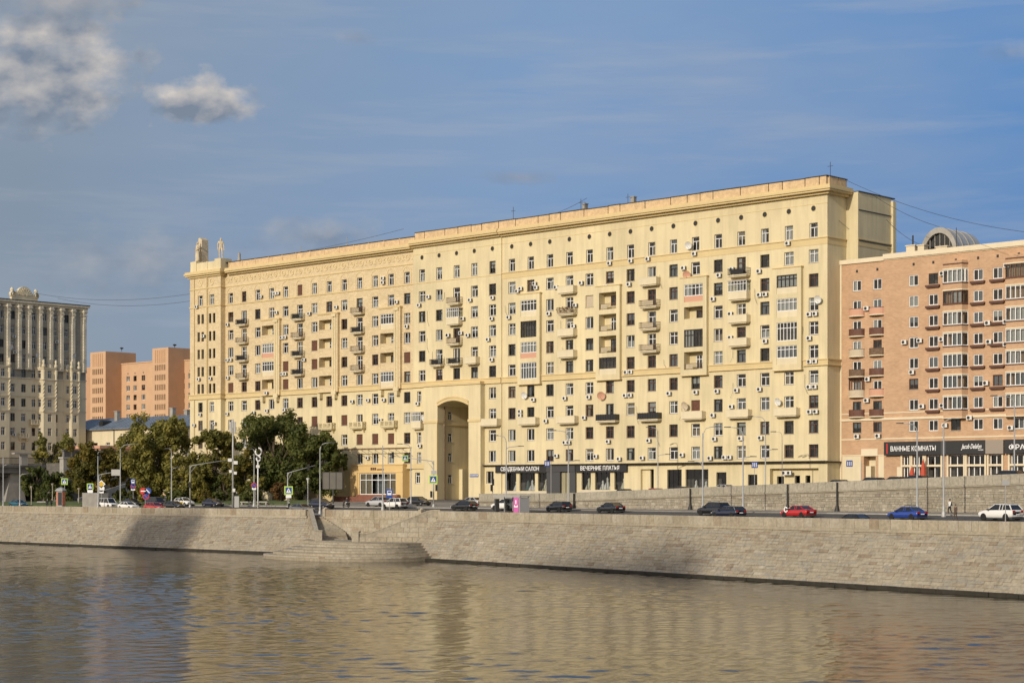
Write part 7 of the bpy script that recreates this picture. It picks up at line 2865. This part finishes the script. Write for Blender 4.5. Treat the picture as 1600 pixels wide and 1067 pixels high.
car('silver off-roader beside the white one at the bank front', 591, 303, 'suv', 'silver', -1)
car('large dark navy off-roader by the tall lamp at the stairs', 503, 303, 'suv', 'navy', 1)
car('dark sedan half hidden by the parapet left of the stairs', 472, 293, 'sedan', 'grey', 1)
car('navy sedan left of the antenna mast', 333, 328, 'sedan', 'navy', 1)
car('white taxi with yellow side left of the navy sedan', 288, 337, 'hatch', 'white', 1, extra='taxi')
car('black sedan in front of the taxi', 272, 325, 'sedan', 'black', 1)
car('dark blue van behind the red car', 244, 336, 'van', 'navy', 1)
car('small bright red sedan at the left quay', 242, 322, 'sedan', 'red', 1)
car('white sedan left of the small red car', 201, 330, 'sedan', 'white', 1)
car('black sedan behind the white sedan', 205, 345, 'sedan', 'black', 1)
car('white van beside the grey container', 169, 339, 'van', 'white', 1)
car('teal car at the far left of the quay road', 29, 362, 'sedan', 'teal', 1)
for x, D, kd, pt, lb in ((973, 287, 'sedan', 'black', 'black car on the ramp below the evening dress sign, roof above the wall'),
                         (1022, 279, 'sedan', 'red', 'dark red car on the ramp by the recessed doorway, roof above the wall'),
                         (1063, 273, 'hatch', 'black', 'black hatchback on the ramp before the wide dark shop window'),
                         (1130, 262, 'sedan', 'silver', 'silver car on the ramp at the right part of the yellow block'),
                         (1308, 244, 'sedan', 'black', 'black car on the ramp at the gap between yellow and brick blocks'),
                         (1360, 238, 'hatch', 'navy', 'navy hatchback on the ramp before the brick doorway'),
                         (1398, 233, 'sedan', 'black', 'black sedan on the ramp left of the red parasols'),
                         (1428, 231, 'hatch', 'black', 'black hatchback on the ramp in front of the red parasols'),
                         (1573, 218, 'wagon', 'black', 'black estate car on the ramp before the brick shop at the right edge')):
    p = P(x, D)
    car(lb, x, D, kd, pt, -1, z=ramp_z(p.x, p.y) + .15, group='cars on the ramp behind the wall', dirv=DW, dz=.1 if x > 1500 else 0)


# ------------------------------------------------------------------ street lamps and masts
def lamp(label, x, D, top_y, arms, base=None, thick=.11, mat='pole_grey', name='street_lamp', cat='street lamp', group='street lamps'):
    """arms: list of (length m, rise m, angle) in the picture plane; positive to the right"""
    p = P(x, D)
    zb = gz(p.x, p.y) if base is None else base
    zt = CAM_Z + (765 - top_y) * D / FOC
    H = zt - zb
    root = thing(name, label, cat, (p.x, p.y, zb), 0, group)
    mb = MB()
    mb.tube([(0, 0, 0), (0, 0, 1.2), (0, 0, 1.25), (0, 0, H * .93)], [thick * 1.5, thick * 1.5, thick, thick * .65], 10)
    mb.lathe([(thick * 2.6, 0), (thick * 2.4, .35), (thick * 1.4, .7)], 10)
    part('post', mb.mesh('post', mat, True), root)
    for (L, zf, rise) in arms:
        mb = MB()
        z0 = H * zf
        pts = [(0, 0, z0 - rise * 1.2), (L * .06, 0, z0 - rise * .5), (L * .25, 0, z0 - rise * .12), (L * .6, 0, z0), (L, 0, z0 + .06)]
        mb.tube(pts, thick * .5, 7)
        a = part('arm', mb.mesh('arm', mat, True), root)
        s = 1 if L > 0 else -1
        mb = MB(); mb.hexa([(L - s * .1, -.12, z0 + .0), (L + s * .75, -.14, z0 + .02), (L + s * .75, .14, z0 + .02), (L - s * .1, .12, z0), (L - s * .1, -.1, z0 + .14), (L + s * .7, -.1, z0 + .12), (L + s * .7, .1, z0 + .12), (L - s * .1, .1, z0 + .14)])
        part('lamp_head', mb.mesh('lamp_head', mat if mat != 'pole_grey' else 'pole_dark'), a)
    return root


SL = [(5, 345, 708, [(.9, .80, .7)], 'left edge of the quay beside the camera box'),
      (31, 350, 706, [(1.6, .62, .9)], 'between the viaduct pier and the left edge'),
      (153, 337, 706, [(.3, 1.0, .4)], 'left of the yellow diamond sign'),
      (188, 341, 694, [(2.8, 1.0, 1.4)], 'in front of the stone abutment'),
      (268, 335, 701, [(-.6, 1.0, .8), (1.0, .67, .8)], 'between the red car and the taxi'),
      (397, 322, 702, [(-.3, 1.0, .4)], 'left one of the twin poles'),
      (500, 284, 692, [(1.6, 1.0, 1.2)], 'beside the opening of the river stairs'),
      (598, 290, 688, [], 'thin straight mast in front of the orange bank'),
      (642, 296, 694, [(-1.5, 1.0, 1.0)], 'left of the traffic light arm by the archway'),
      (791, 270, 681, [(-1.3, 1.0, 1.0), (1.9, .86, .5)], 'rising above the bus shelter'),
      (888, 268, 673, [(-1.9, 1.0, 1.2), (1.0, .62, .4)], 'in front of the dark shop portal'),
      (1098, 236, 667, [(1.7, 1.0, 1.6), (-1.2, .6, .8)], 'left of the black off-roader'),
      (1161, 232, 668, [(-1.7, 1.0, 1.1), (1.0, .66, .4)], 'right of the navy estate car'),
      (1433, 212, 662, [(-1.7, 1.0, 1.0)], 'right of the blue sedan with white lantern brackets'),
      (1474.5, 205, 655, [(1.0, 1.0, 1.2)], 'beside the walking person at the wall')]
for x, D, ty, arms, where in SL:
    lamp('grey steel street lamp ' + where, x, D, ty, arms)
for x, D, ty, arms, where in [(1028, 292, 668, [(-1.2, 1.0, 1.0), (1.3, .62, .5)], 'by the recessed doorway'), (1196, 268, 651, [(-1.9, 1.0, 1.0), (1.1, .58, .6)], 'with two arms near the yellow block corner'),
                              (1222, 272, 675, [(-1.0, 1.0, .6)], 'thinnest, at the right end of the yellow block'), (1585, 221, 619, [(-2.2, 1.0, .9)], 'at the right edge before the brick shop')]:
    p = P(x, D)
    lamp('grey steel street lamp on the ramp ' + where, x, D, ty, arms, base=ramp_z(p.x, p.y), thick=.1 if x != 1222 else .06)
# antenna mast
p = P(364, 322)
t = thing('antenna_mast', 'tall mast with antenna boxes and cameras in front of the slim tree', 'mast', (p.x, p.y, gz(p.x, p.y)))
H = CAM_Z + (765 - 658) * 322 / FOC - gz(p.x, p.y)
mb = MB().tube([(0, 0, 0), (0, 0, H * .65), (0, 0, H)], [.2, .17, .1], 10)
part('post', mb.mesh('post', 'pole_grey', True), t)
for k, (dx, z, w, h) in enumerate(((-.35, .93, .3, 1.9), (.35, .93, .3, 1.9), (0, .97, .26, 1.6), (-.5, .55, .7, .55), (.5, .52, .7, .6), (-.4, .42, .5, .5), (.45, .4, .5, .5), (.2, .2, .45, .6))):
    mb = MB(); mb.box(dx - w / 2, dx + w / 2, -.28, .1, H * z - h / 2, H * z + h / 2)
    part('antenna_box', mb.mesh('antenna_box', 'pole_grey' if k < 3 else 'ac_white'), t)
mb = MB(); mb.box(.3, 1.1, -.3, .3, 0, 2.0)
part('cabinet', mb.mesh('cabinet', 'pole_grey'), t)
# camera pole with looped cables
p = P(403, 316)
t = thing('camera_pole', 'pale pole with cable loop and cameras at its top, right one of the twin poles', 'mast', (p.x, p.y, gz(p.x, p.y)))
H = CAM_Z + (765 - 720) * 316 / FOC - gz(p.x, p.y)
mb = MB().tube([(0, 0, 0), (0, 0, H)], [.13, .1], 8)
part('post', mb.mesh('post', 'frame_white', True), t)
mb = MB()
for zc, r in ((H + 1.6, .55), (H + .4, .35)):
    pts = [(.1 + r * math.sin(a * .5), 0, zc + r * 1.2 * math.cos(a * .5)) for a in range(0, 12)]
    mb.tube(pts, .14, 6)
part('cable_loop', mb.mesh('cable_loop', 'frame_white', True), t)
mb = MB(); mb.box(-.3, .3, -.2, .2, H - 1.2, H - .7)
part('camera_box', mb.mesh('camera_box', 'ac_white'), t)


# ------------------------------------------------------------------ road signs and signals
def plate(root, x, z, kind, s=.8, y=-.12):
    if kind in ('crossing', 'blue_square', 'bus'):
        back = MB()
        if kind == 'crossing':
            back.box(x - s * .62, x + s * .62, y, y + .03, z - s * .62, z + s * .62)
            part('sign_plate', back.mesh('sign_plate', 'sign_lime'), root)
        mb = MB(); mb.box(x - s * .45, x + s * .45, y - .02, y + .01, z - s * (.45 if kind != 'bus' else .65), z + s * (.45 if kind != 'bus' else .65))
        o = part('sign_plate', mb.mesh('sign_plate', 'sign_blue'), root)
        mb = MB()
        if kind == 'crossing':
            mb.face([(x - s * .36, y - .03, z - s * .34), (x + s * .36, y - .03, z - s * .34), (x, y - .03, z + s * .36)])
            part('symbol', mb.mesh('symbol', 'sign_white'), o)
            m2 = MB(); m2.box(x - .04, x + .05, y - .05, y - .04, z - .12, z + .1); m2.disc(x, y - .045, z + .14, .04, 8)
            m2.face([(x - .03, y - .045, z - .12), (x - .13, y - .045, z - .25), (x - .09, y - .045, z - .26), (x + .03, y - .045, z - .1)])
            m2.face([(x + .0, y - .045, z - .1), (x + .1, y - .045, z - .26), (x + .14, y - .045, z - .25), (x + .05, y - .045, z - .1)])
            part('symbol', m2.mesh('symbol', 'iron'), o)
        elif kind == 'bus':
            mb.box(x - s * .3, x + s * .3, y - .035, y - .02, z - s * .2, z + s * .45)
            part('symbol', mb.mesh('symbol', 'sign_white'), o)
            m2 = MB(); m2.box(x - s * .22, x + s * .22, y - .05, y - .036, z + s * .1, z + s * .36); part('symbol', m2.mesh('symbol', 'sign_blue'), o)
        else:
            for k in range(3):
                mb.box(x - s * .3 + s * .24 * k, x - s * .2 + s * .24 * k, y - .03, y - .02, z - s * .3, z + s * .28)
            part('symbol', mb.mesh('symbol', 'sign_white'), o)
    elif kind == 'diamond':
        mb = MB(); mb.face([(x, y, z - s * .7), (x + s * .7, y, z), (x, y, z + s * .7), (x - s * .7, y, z)])
        o = part('sign_plate', mb.mesh('sign_plate', 'sign_white'), root)
        mb = MB(); mb.face([(x, y - .02, z - s * .5), (x + s * .5, y - .02, z), (x, y - .02, z + s * .5), (x - s * .5, y - .02, z)])
        part('symbol', mb.mesh('symbol', 'sign_yellow'), o)
    elif kind in ('no_entry', 'blue_round', 'no_stop', 'limit'):
        mb = MB().disc(x, y, z, s * .55, 18)
        o = part('sign_plate', mb.mesh('sign_plate', {'no_entry': 'sign_red', 'blue_round': 'sign_blue', 'no_stop': 'sign_red', 'limit': 'sign_white'}[kind]), root)
        mb = MB()
        if kind == 'no_entry':
            mb.box(x - s * .38, x + s * .38, y - .03, y - .015, z - s * .09, z + s * .09)
        elif kind == 'no_stop':
            mb.disc(x, y - .02, z, s * .43, 16)
            part('symbol', mb.mesh('symbol', 'sign_blue'), o)
            mb = MB(); mb.face([(x - s * .34, y - .03, z + s * .27), (x - s * .26, y - .03, z + s * .35), (x + s * .34, y - .03, z - s * .27), (x + s * .26, y - .03, z - s * .35)])
            part('symbol', mb.mesh('symbol', 'sign_red'), o)
            return
        elif kind == 'blue_round':
            mb.face([(x - s * .3, y - .02, z + s * .2), (x - s * .18, y - .02, z + s * .3), (x + s * .34, y - .02, z - s * .22), (x + s * .24, y - .02, z - s * .34)])
        else:
            return
        part('symbol', mb.mesh('symbol', 'sign_white'), o)
    elif kind == 'white_plate':
        mb = MB(); mb.box(x - s * .4, x + s * .4, y, y + .03, z - s * .25, z + s * .25)
        part('sign_plate', mb.mesh('sign_plate', 'sign_white'), root)
    elif kind == 'back':
        mb = MB(); mb.box(x - s * .5, x + s * .5, y, y + .05, z - s * .35, z + s * .35)
        part('sign_plate', mb.mesh('sign_plate', 'pole_grey'), root)


def sign_post(label, x, D, plates, base=None, h=None, s=.8):
    p = P(x, D)
    zb = gz(p.x, p.y) if base is None else base
    root = thing('road_sign', label, 'road sign', (p.x, p.y, zb), 0, 'road signs')
    zs = []
    for dx, y, kind in plates:
        z = CAM_Z + (765 - y) * D / FOC - zb
        zs.append(z)
        plate(root, dx * D / FOC, z, kind, s)
    mb = MB().tube([(0, 0, 0), (0, 0, max(zs) + .3)], .045, 7)
    part('post', mb.mesh('post', 'pole_grey'), root)
    return root


sign_post('yellow diamond priority sign over round white plate', 158.5, 342, [(0, 756, 'diamond'), (0, 763, 'limit'), (0, 768, 'white_plate')], s=1.1)
sign_post('pale green crossing sign behind the poster kiosk', 101, 350, [(0, 752, 'crossing')], s=1.0)
sign_post('green edged crossing sign left of the yellow diamond', 141, 348, [(0, 760, 'crossing'), (0, 767, 'limit')], s=1.0)
sign_post('blue bus sign over round no stopping plate at the abutment', 208, 352, [(0, 753, 'bus'), (0, 760, 'no_stop'), (0, 764, 'white_plate')], s=.95)
sign_post('red no entry and blue round signs beside the red car', 227, 328, [(-3, 767, 'no_entry'), (4, 767, 'blue_round'), (1, 775, 'no_stop')], s=1.15)
sign_post('round no stopping sign on the twin poles', 399, 319, [(-2, 758, 'no_stop'), (-2, 763, 'white_plate')], s=.9)
sign_post('blue bus stop sign in front of the white car at the bank', 608.5, 289, [(0, 771, 'bus'), ], s=1.1)
sign_post('blue square sign above the ramp by the dark shop portal', 861, 290, [(-6, 724, 'blue_square')], base=8.8, s=1.0)
sign_post('blue square sign on the ramp before the brick doorway', 1346, 245, [(-19, 724, 'blue_square')], base=10.3, s=.95)
sign_post('small blue sign on the ramp at the right part of the yellow block', 1179, 262, [(0, 726, 'blue_square')], base=10.0, s=1.0)
sign_post('grey backed sign on a thin post at the right edge of the quay road', 1571, 187, [(0, 754, 'back')], s=.7)
sign_post('lime edged crossing sign left of the large navy off-roader', 451, 305, [(0, 766, 'crossing'), (0, 775, 'white_plate')], s=1.15)


def signal(label, x, D, top_y, arm_to=None, arm_y=None, heads=(), plates=()):
    p = P(x, D)
    zb = gz(p.x, p.y)
    k = D / FOC
    Z_ = lambda y: CAM_Z + (765 - y) * k - zb
    root = thing('traffic_light', label, 'traffic light', (p.x, p.y, zb), 0, 'traffic lights')
    mb = MB().tube([(0, 0, 0), (0, 0, Z_(top_y))], [.12, .08], 8)
    mb.lathe([(.26, 0), (.22, .3), (.13, .5)], 8)
    part('post', mb.mesh('post', 'pole_grey', True), root)
    if arm_to is not None:
        L = (arm_to - x) * k
        mb = MB().tube([(0, 0, Z_(top_y) - .6), (L * .04, 0, Z_(top_y) - .05), (L * .2, 0, Z_(top_y) + (Z_(arm_y) - Z_(top_y)) * .15), (L, 0, Z_(arm_y))], [.08, .08, .07, .05], 7)
        mb.tube([(0, 0, Z_(top_y) - 1.4), (L * .15, 0, Z_(top_y) - .05)], .04, 5)
        part('mast_arm', mb.mesh('mast_arm', 'pole_grey', True), root)
    for hx, hy in heads:
        o_x, z = (hx - x) * k, Z_(hy)
        mb = MB(); mb.box(o_x - .18, o_x + .18, -.35, -.08, z - .52, z + .52, 0)
        for q in range(3):
            mb.lathe([(.13, -.1), (.14, -.2)], 8, 0, o_x, -.3, z - .32 + .32 * q, axis='y')
        part('signal_head', mb.mesh('signal_head', 'black_panel'), root)
    for hx, hy, kind, s in plates:
        plate(root, (hx - x) * k, Z_(hy), kind, s)
    return root


signal('traffic light mast with long arm and crossing sign left of the archway', 677.5, 296, 720, 612, 712, [(614, 711), (682, 762), (674, 772)], [(633, 716, 'crossing', .8), (677, 749, 'crossing', 1.1), (678, 738, 'back', .9)])
signal('traffic light mast with bent arm before the dark trees', 449.5, 308, 738, 492, 727, [(482, 730)], [])
signal('grey mast with long arm between the taxi and the navy sedan', 297, 330, 727, 357, 718, [(297, 757)], [])
signal('grey mast with short arm and camera box left of the abutment', 154.5, 333, 741, 187, 736, [], [(181, 738, 'back', 1.6)])
signal('short traffic light by the right side of the archway', 769.5, 292, 750, None, None, [(770.5, 753), (768, 762)], [])
signal('short traffic light beside the antenna mast cabinet', 370, 330, 768, None, None, [(370, 775)], [])


# ------------------------------------------------------------------ bus shelter, kiosk, billboard, container
def shelter():
    p = P(800, 262)
    root = thing('bus_shelter', 'grey bus shelter with pink poster panel at its right end', 'bus shelter', (p.x, p.y, gz(p.x, p.y)), math.atan2(DR.y, DR.x))
    w = 3.4
    k = 2.55
    mb = MB(); mb.box(-w, w, -.9, .9, k, k + .16); mb.box(-w - .05, w + .05, -.95, -.85, k - .08, k + .2)
    part('roof', mb.mesh('roof', 'pole_grey'), root)
    for x in (-w + .3, -.9, .9, w - .3):
        mb = MB(); mb.box(x - .06, x + .06, .7, .82, 0, k)
        part('post', mb.mesh('post', 'pole_grey'), root)
    mb = MB(); mb.box(-w + .4, w - 1.5, .74, .77, .3, 2.3)
    part('glass_panel', mb.mesh('glass_panel', 'shop_glass'), root)
    mb = MB(); mb.box(-2.0, 1.2, .2, .6, .42, .5); mb.box(-1.8, -1.7, .25, .55, 0, .42); mb.box(1.0, 1.1, .25, .55, 0, .42)
    part('bench', mb.mesh('bench', 'pole_dark'), root)
    mb = MB(); mb.box(w - .35, w - .15, -.85, .8, .12, k - .1)
    pb = part('poster_box', mb.mesh('poster_box', 'pole_grey'), root)
    mb = MB(); mb.box(w - .37, w - .36, -.72, .68, .35, k - .3)
    # poster faces the road ends; a second one faces the river
    part('poster', mb.mesh('poster', 'poster_pink'), pb)
    mb = MB(); mb.box(w - 1.7, w - .4, -.88, -.84, .25, k - .12)
    pf = part('poster', mb.mesh('poster', 'poster_pink'), root)
    mb = MB()
    mb.box(w - 1.22, w - .92, -.9, -.885, 1.5, 2.05)
    for a in range(10):
        an = math.pi * (1.05 + .9 * a / 10); bn_ = math.pi * (1.05 + .9 * (a + 1) / 10)
        mb.face([(w - 1.07 + .48 * math.cos(an), -.89, 1.35 + .35 * math.sin(an)), (w - 1.07 + .48 * math.cos(bn_), -.89, 1.35 + .35 * math.sin(bn_)),
                 (w - 1.07 + .34 * math.cos(bn_), -.89, 1.4 + .2 * math.sin(bn_)), (w - 1.07 + .34 * math.cos(an), -.89, 1.4 + .2 * math.sin(an))])
    mb.box(w - 1.55, w - 1.4, -.9, -.885, 1.0, 1.3); mb.box(w - .75, w - .6, -.9, -.885, 1.0, 1.3)
    part('print', mb.mesh('print', 'sign_white'), pf)
    mb = MB(); mb.box(-w - .6, -w - .2, -.4, .2, 0, 2.2)
    part('ticket_box', mb.mesh('ticket_box', 'pole_dark'), root)


shelter()
p = P(95, 349)
t = thing('poster_kiosk', 'six sided advertising column with orange poster and grey domed roof on the left quay', 'kiosk', (p.x, p.y, gz(p.x, p.y)))
mb = MB().lathe([(.95, 0), (.95, .35), (.85, .4), (.85, 3.2), (1.1, 3.25), (1.1, 3.45), (.75, 3.75), (.25, 3.95), (0, 4.0)], 6)
part('column', mb.mesh('column', 'pole_grey'), t)
for k, m_ in ((0, 'poster_orange'), (1, 'black_panel'), (2, 'poster_orange'), (5, 'black_panel')):
    a = math.pi / 3 * (k + .5) - math.pi * .98 + .05
    mb = MB(); mb.box(-.36, .36, -.03, 0, .55, 3.05)
    ap = .85 * math.cos(math.pi / 6) + .02
    ang = math.pi / 3 * k + math.pi + math.pi / 6
    o = part('poster', mb.mesh('poster', m_), t, (ap * math.cos(ang), ap * math.sin(ang), 0), (0, 0, ang + math.pi / 2))
    if m_ == 'poster_orange':
        mb = MB().disc(0, -.04, 2.2, .27, 14); mb.box(-.3, .3, -.045, -.035, 1.45, 1.55); mb.box(-.3, .3, -.045, -.035, .75, 1.0)
        part('print', mb.mesh('print', 'pink_panel'), o)
p = P(520, 322)
t = thing('billboard', 'dark grey back of a billboard on a post beside the dark trees', 'billboard', (p.x, p.y, gz(p.x, p.y)), -.25)
z0, z1 = CAM_Z + (765 - 764) * 322 / FOC - gz(p.x, p.y), CAM_Z + (765 - 738) * 322 / FOC - gz(p.x, p.y)
mb = MB(); mb.box(-1.9, 1.9, -.12, .12, z0, z1)
pn = part('panel', mb.mesh('panel', 'billboard_back'), t)
mb = MB()
for x in (-1.9, -.65, .6, 1.8):
    mb.box(x, x + .08, -.2, -.121, z0, z1)
mb.box(-1.95, 1.95, -.17, .17, z1, z1 + .1)
part('frame_ribs', mb.mesh('frame_ribs', 'iron'), pn)
mb = MB().tube([(0, .25, 0), (0, .25, z1)], .15, 8)
part('post', mb.mesh('post', 'pole_dark'), t)
p = P(149, 345)
t = thing('site_container', 'grey metal container left of the white van', 'container', (p.x, p.y, gz(p.x, p.y)), math.atan2(DL.y, DL.x))
mb = MB(); mb.box(-2.6, 2.6, -1.2, 1.2, .15, 2.7)
x = -2.55
while x < 2.5:
    mb.box(x, x + .16, -1.25, -1.2, .25, 2.6); x += .34
part('shell', mb.mesh('shell', 'concrete'), t)
mb = MB(); mb.box(-2.65, 2.65, -1.25, 1.25, 2.7, 2.78); mb.box(2.6, 2.66, -1.1, 1.1, .25, 2.6)
part('doors', mb.mesh('doors', 'pole_grey'), t)
for k, (x, D, z, lb) in enumerate(((404 - 19, 333, 0, 'pale stone bench slab left of the twin poles'), (411, 331, 0, 'pale stone bench slab right of the twin poles'), (66, 372, 0, 'pale stone bench slab on the lawn by the viaduct pier'))):
    p = P(x, D)
    t = thing('stone_bench', lb, 'bench', (p.x, p.y, gz(p.x, p.y)), -.6, 'stone benches on the lawn')
    mb = MB(); mb.box(-1.3, 1.3, -.3, .3, .42, .62)
    part('seat', mb.mesh('seat', 'concrete'), t)
    for s in (-.9, .9):
        mb = MB(); mb.box(s - .15, s + .15, -.25, .25, 0, .42)
        part('leg', mb.mesh('leg', 'concrete'), t)
for k, (x, D, ty, lb) in enumerate(((481, 312, 750, 'pale garden lantern post before the dark trees'), (49, 365, 762, 'pale wooden post left of the poster kiosk'), (82, 362, 758, 'pale post directly left of the poster kiosk'), (123, 362, 765, 'pale post right of the poster kiosk'))):
    p = P(x, D)
    zb = gz(p.x, p.y)
    H = CAM_Z + (765 - ty) * D / FOC - zb
    t = thing('garden_post', lb, 'post', (p.x, p.y, zb), 0, 'pale posts on the lawn')
    mb = MB().tube([(0, 0, 0), (0, 0, H)], .09, 8); mb.lathe([(.16, H), (.3, H + .35), (.05, H + .4)], 8)
    part('post', mb.mesh('post', 'bark_pale' if k else 'lamp_glass'), t)


# ------------------------------------------------------------------ people
def cloth_mat(name, bands):
    """clothing by height on the body: list of (z, colour) from the ground up"""
    m = bpy.data.materials.new(name)
    m.use_nodes = True
    t = NT(m.node_tree)
    b = m.node_tree.nodes['Principled BSDF']
    b.inputs['Roughness'].default_value = .85
    sp = t.n('SeparateXYZ')
    t.l(t.n('TexCoord').outputs['Object'], sp.inputs[0])
    r = t.n('ValToRGB')
    r.color_ramp.interpolation = 'CONSTANT'
    el = r.color_ramp.elements
    while len(el) < len(bands):
        el.new(.5)
    for e, (z, c) in zip(el, bands):
        e.position = z / 2.0
        e.color = (*c, 1)
    t.l(t.math('DIVIDE', sp.outputs[2], 2.0), r.inputs[0])
    t.l(r.outputs[0], b.inputs['Base Color'])
    MATS[name] = m


SKIN = (.42, .25, .17)
HAIR = (.03, .02, .015)
cloth_mat('clothes_a', [(0, (.02, .02, .02)), (.1, (.02, .02, .025)), (.95, (.75, .75, .72)), (1.48, SKIN), (1.68, HAIR)])
cloth_mat('clothes_b', [(0, (.05, .04, .03)), (.1, (.10, .07, .05)), (.95, (.10, .06, .045)), (1.45, SKIN), (1.62, (.55, .10, .035))])
cloth_mat('clothes_c', [(0, (.02, .02, .02)), (.1, (.55, .53, .48)), (.95, (.06, .06, .07)), (1.48, SKIN), (1.68, HAIR)])
cloth_mat('clothes_d', [(0, (.02, .02, .02)), (.1, (.03, .03, .04)), (.95, (.03, .03, .025)), (1.48, (.5, .5, .5))])
cloth_mat('clothes_e', [(0, (.02, .02, .02)), (.1, (.02, .02, .02)), (.95, (.015, .015, .017)), (1.48, SKIN), (1.66, (.6, .6, .58))])
WALK = dict(lk=(-.11, -.14, .5), la=(-.11, -.1, .10), lt=(-.12, -.28, .05), rk=(.11, .04, .5), ra=(.11, .26, .14), rt=(.12, .12, .05),
            le=(-.25, .12, 1.13), lw=(-.24, .06, .9), lh=(-.24, .03, .82), re=(.25, -.08, 1.13), rw=(.24, -.24, .98), rh=(.24, -.3, .94))


def person(label, x, D, mat, rot, pose, h=1.75, bag=False, base=None):
    p = P(x, D)
    zb = (gz(p.x, p.y) if base is None else base)
    o = figure('person', label, 'person', (p.x, p.y, zb), rot, pose, mat, h, group='people in the street')
    if mat in ('clothes_a', 'clothes_c'):
        mb = MB().lathe([(.0, .115), (.075, .10), (.108, .03), (.10, -.05)], 12, 0, 0, .02, 1.665 * h / 1.76)
        part('hair', mb.mesh('hair', 'iron', True), o)
    if bag:
        mb = MB(); mb.hexa([(-.15, .12, 1.0), (.15, .12, 1.0), (.13, .28, 1.02), (-.13, .28, 1.02), (-.14, .12, 1.42), (.14, .12, 1.42), (.1, .22, 1.45), (-.1, .22, 1.45)])
        part('backpack', mb.mesh('backpack', 'black_panel'), o)
    return o


person('person in white shirt and dark trousers with black backpack walking by the stone wall', 1484, 209.6, 'clothes_a', -1.2, WALK, 1.78, True)
person('person in brown jacket and red cap just behind the quay parapet', 1493, 196, 'clothes_b', -1.0, dict(WALK), 1.62)
person('person in dark top and pale trousers walking by the archway', 752, 292, 'clothes_c', 1.0, WALK, 1.75)
person('person in dark clothes standing left of the poster kiosk', 74, 352, 'clothes_d', .4, {}, 1.72)
person('person in black with pale hat standing next to the other by the kiosk', 80.5, 353, 'clothes_e', -.3, {}, 1.7)


def scooter(label, lab2, x, D, rot, mat):
    p = P(x, D)
    zb = gz(p.x, p.y)
    t = thing('motor_scooter', label, 'scooter', (p.x, p.y, zb), rot, 'scooters on the road')
    for xx in (-.6, .62):
        mb = MB().lathe([(.16, -.05), (.27, -.05), (.27, .05), (.16, .05)], 14, 0, xx, 0, .27, axis='y')
        part('wheel', mb.mesh('wheel', 'tyre'), t)
    mb = MB()
    mb.prism([(-.8, .35), (-.1, .3), (.3, .28), (.45, .9), (.55, .95), (.62, .6), (.4, .22), (-.3, .18), (-.75, .25)], -.14, .14)
    mb.prism([(-.85, .5), (-.1, .42), (-.12, .75), (-.8, .8)], -.17, .17)
    part('body', mb.mesh('body', 'paint_black'), t)
    mb = MB().tube([(.62, 0, .3), (.42, 0, 1.0)], .035, 6); mb.tube([(.42, -.3, 1.02), (.42, .3, 1.02)], .025, 6)
    part('handlebar', mb.mesh('handlebar', 'chrome'), t)
    sit = dict(pelvis=(0, 0, .9), lhip=(-.1, -.02, .88), rhip=(.1, -.02, .88), lk=(-.14, -.42, .78), la=(-.14, -.38, .36), lt=(-.14, -.56, .30), rk=(.14, -.42, .78), ra=(.14, -.38, .36), rt=(.14, -.56, .30),
               waist=(0, -.02, 1.02), chest=(0, -.06, 1.24), neck=(0, -.09, 1.41), headb=(0, -.1, 1.5), head=(0, -.11, 1.6), crown=(0, -.1, 1.69), ls=(-.17, -.07, 1.35), rs=(.17, -.07, 1.35),
               le=(-.25, -.3, 1.18), lw=(-.24, -.52, 1.08), lh=(-.24, -.6, 1.07), re=(.25, -.3, 1.18), rw=(.24, -.52, 1.08), rh=(.24, -.6, 1.07))
    d = Vector((math.cos(rot), math.sin(rot)))
    q = Vector((p.x, p.y)) - d * .28
    figure('person', lab2, 'person', (q.x, q.y, zb - .06), rot + math.pi / 2, sit, mat, 1.75, group='people in the street')


scooter('black motor scooter under a rider by the bank plinth', 'person with pale trousers riding the scooter by the bank plinth', 541, 306, math.atan2(DL.y, DL.x) + math.pi, 'clothes_c')
scooter('black motor scooter left of the large navy off-roader', 'person in black with helmet riding the scooter left of the navy off-roader', 453, 297, math.atan2(DL.y, DL.x), 'clothes_d')


# ------------------------------------------------------------------ overhead cables
def cable(label, a, b, sag, r=.03):
    a, b = Vector(a), Vector(b)
    pts = []
    for k in range(25):
        f = k / 24
        q = a.lerp(b, f)
        q.z -= sag * 4 * f * (1 - f)
        pts.append(q - a)
    mb = MB().tube(pts, r, 5)
    o = part('overhead_cable', mb.mesh('overhead_cable', 'cable'), None, a)
    tag(o, label, 'cable', 'overhead cables')


def pz(x, y, D): return P(x, D, CAM_Z + (765 - y) * D / FOC)
cable('upper cable from the roof corner of the yellow block to the right edge', fpt(-.5, 4, 57.3), pz(1660, 368, 240), 1.6)
cable('middle cable from the yellow block towards the vault on the brick roof', fpt(-2.2, 9, 55.4), fpt(-12.3, 11.8, 49.7), .5)
cable('lower cable from the yellow block to the brick roof edge', fpt(-2.2, 13, 52.0), fpt(-10.4, 10.0, 46.9), .5)
cable('cable drooping across the gable of the yellow block', fpt(-.1, 3.0, 51.0), fpt(-2.4, 14.8, 47.5), .9, .025)
cable('upper cable between the gothic house and the corner tower', pz(60, 459, 455), fpt(160, 1, 51.5), 1.5, .035)
cable('lower cable between the gothic house and the corner tower', pz(90, 466, 460), fpt(160, 1, 50.0), 1.5, .035)
cable('roof cable along the attic left of the chimneys', fpt(67, 3, 57.6), fpt(51, 3, 60.0), .8, .03)
cable('roof cable between the aerials of the left wing', fpt(124, 2, 57.4), fpt(96, 2, 59.0), .2, .03)
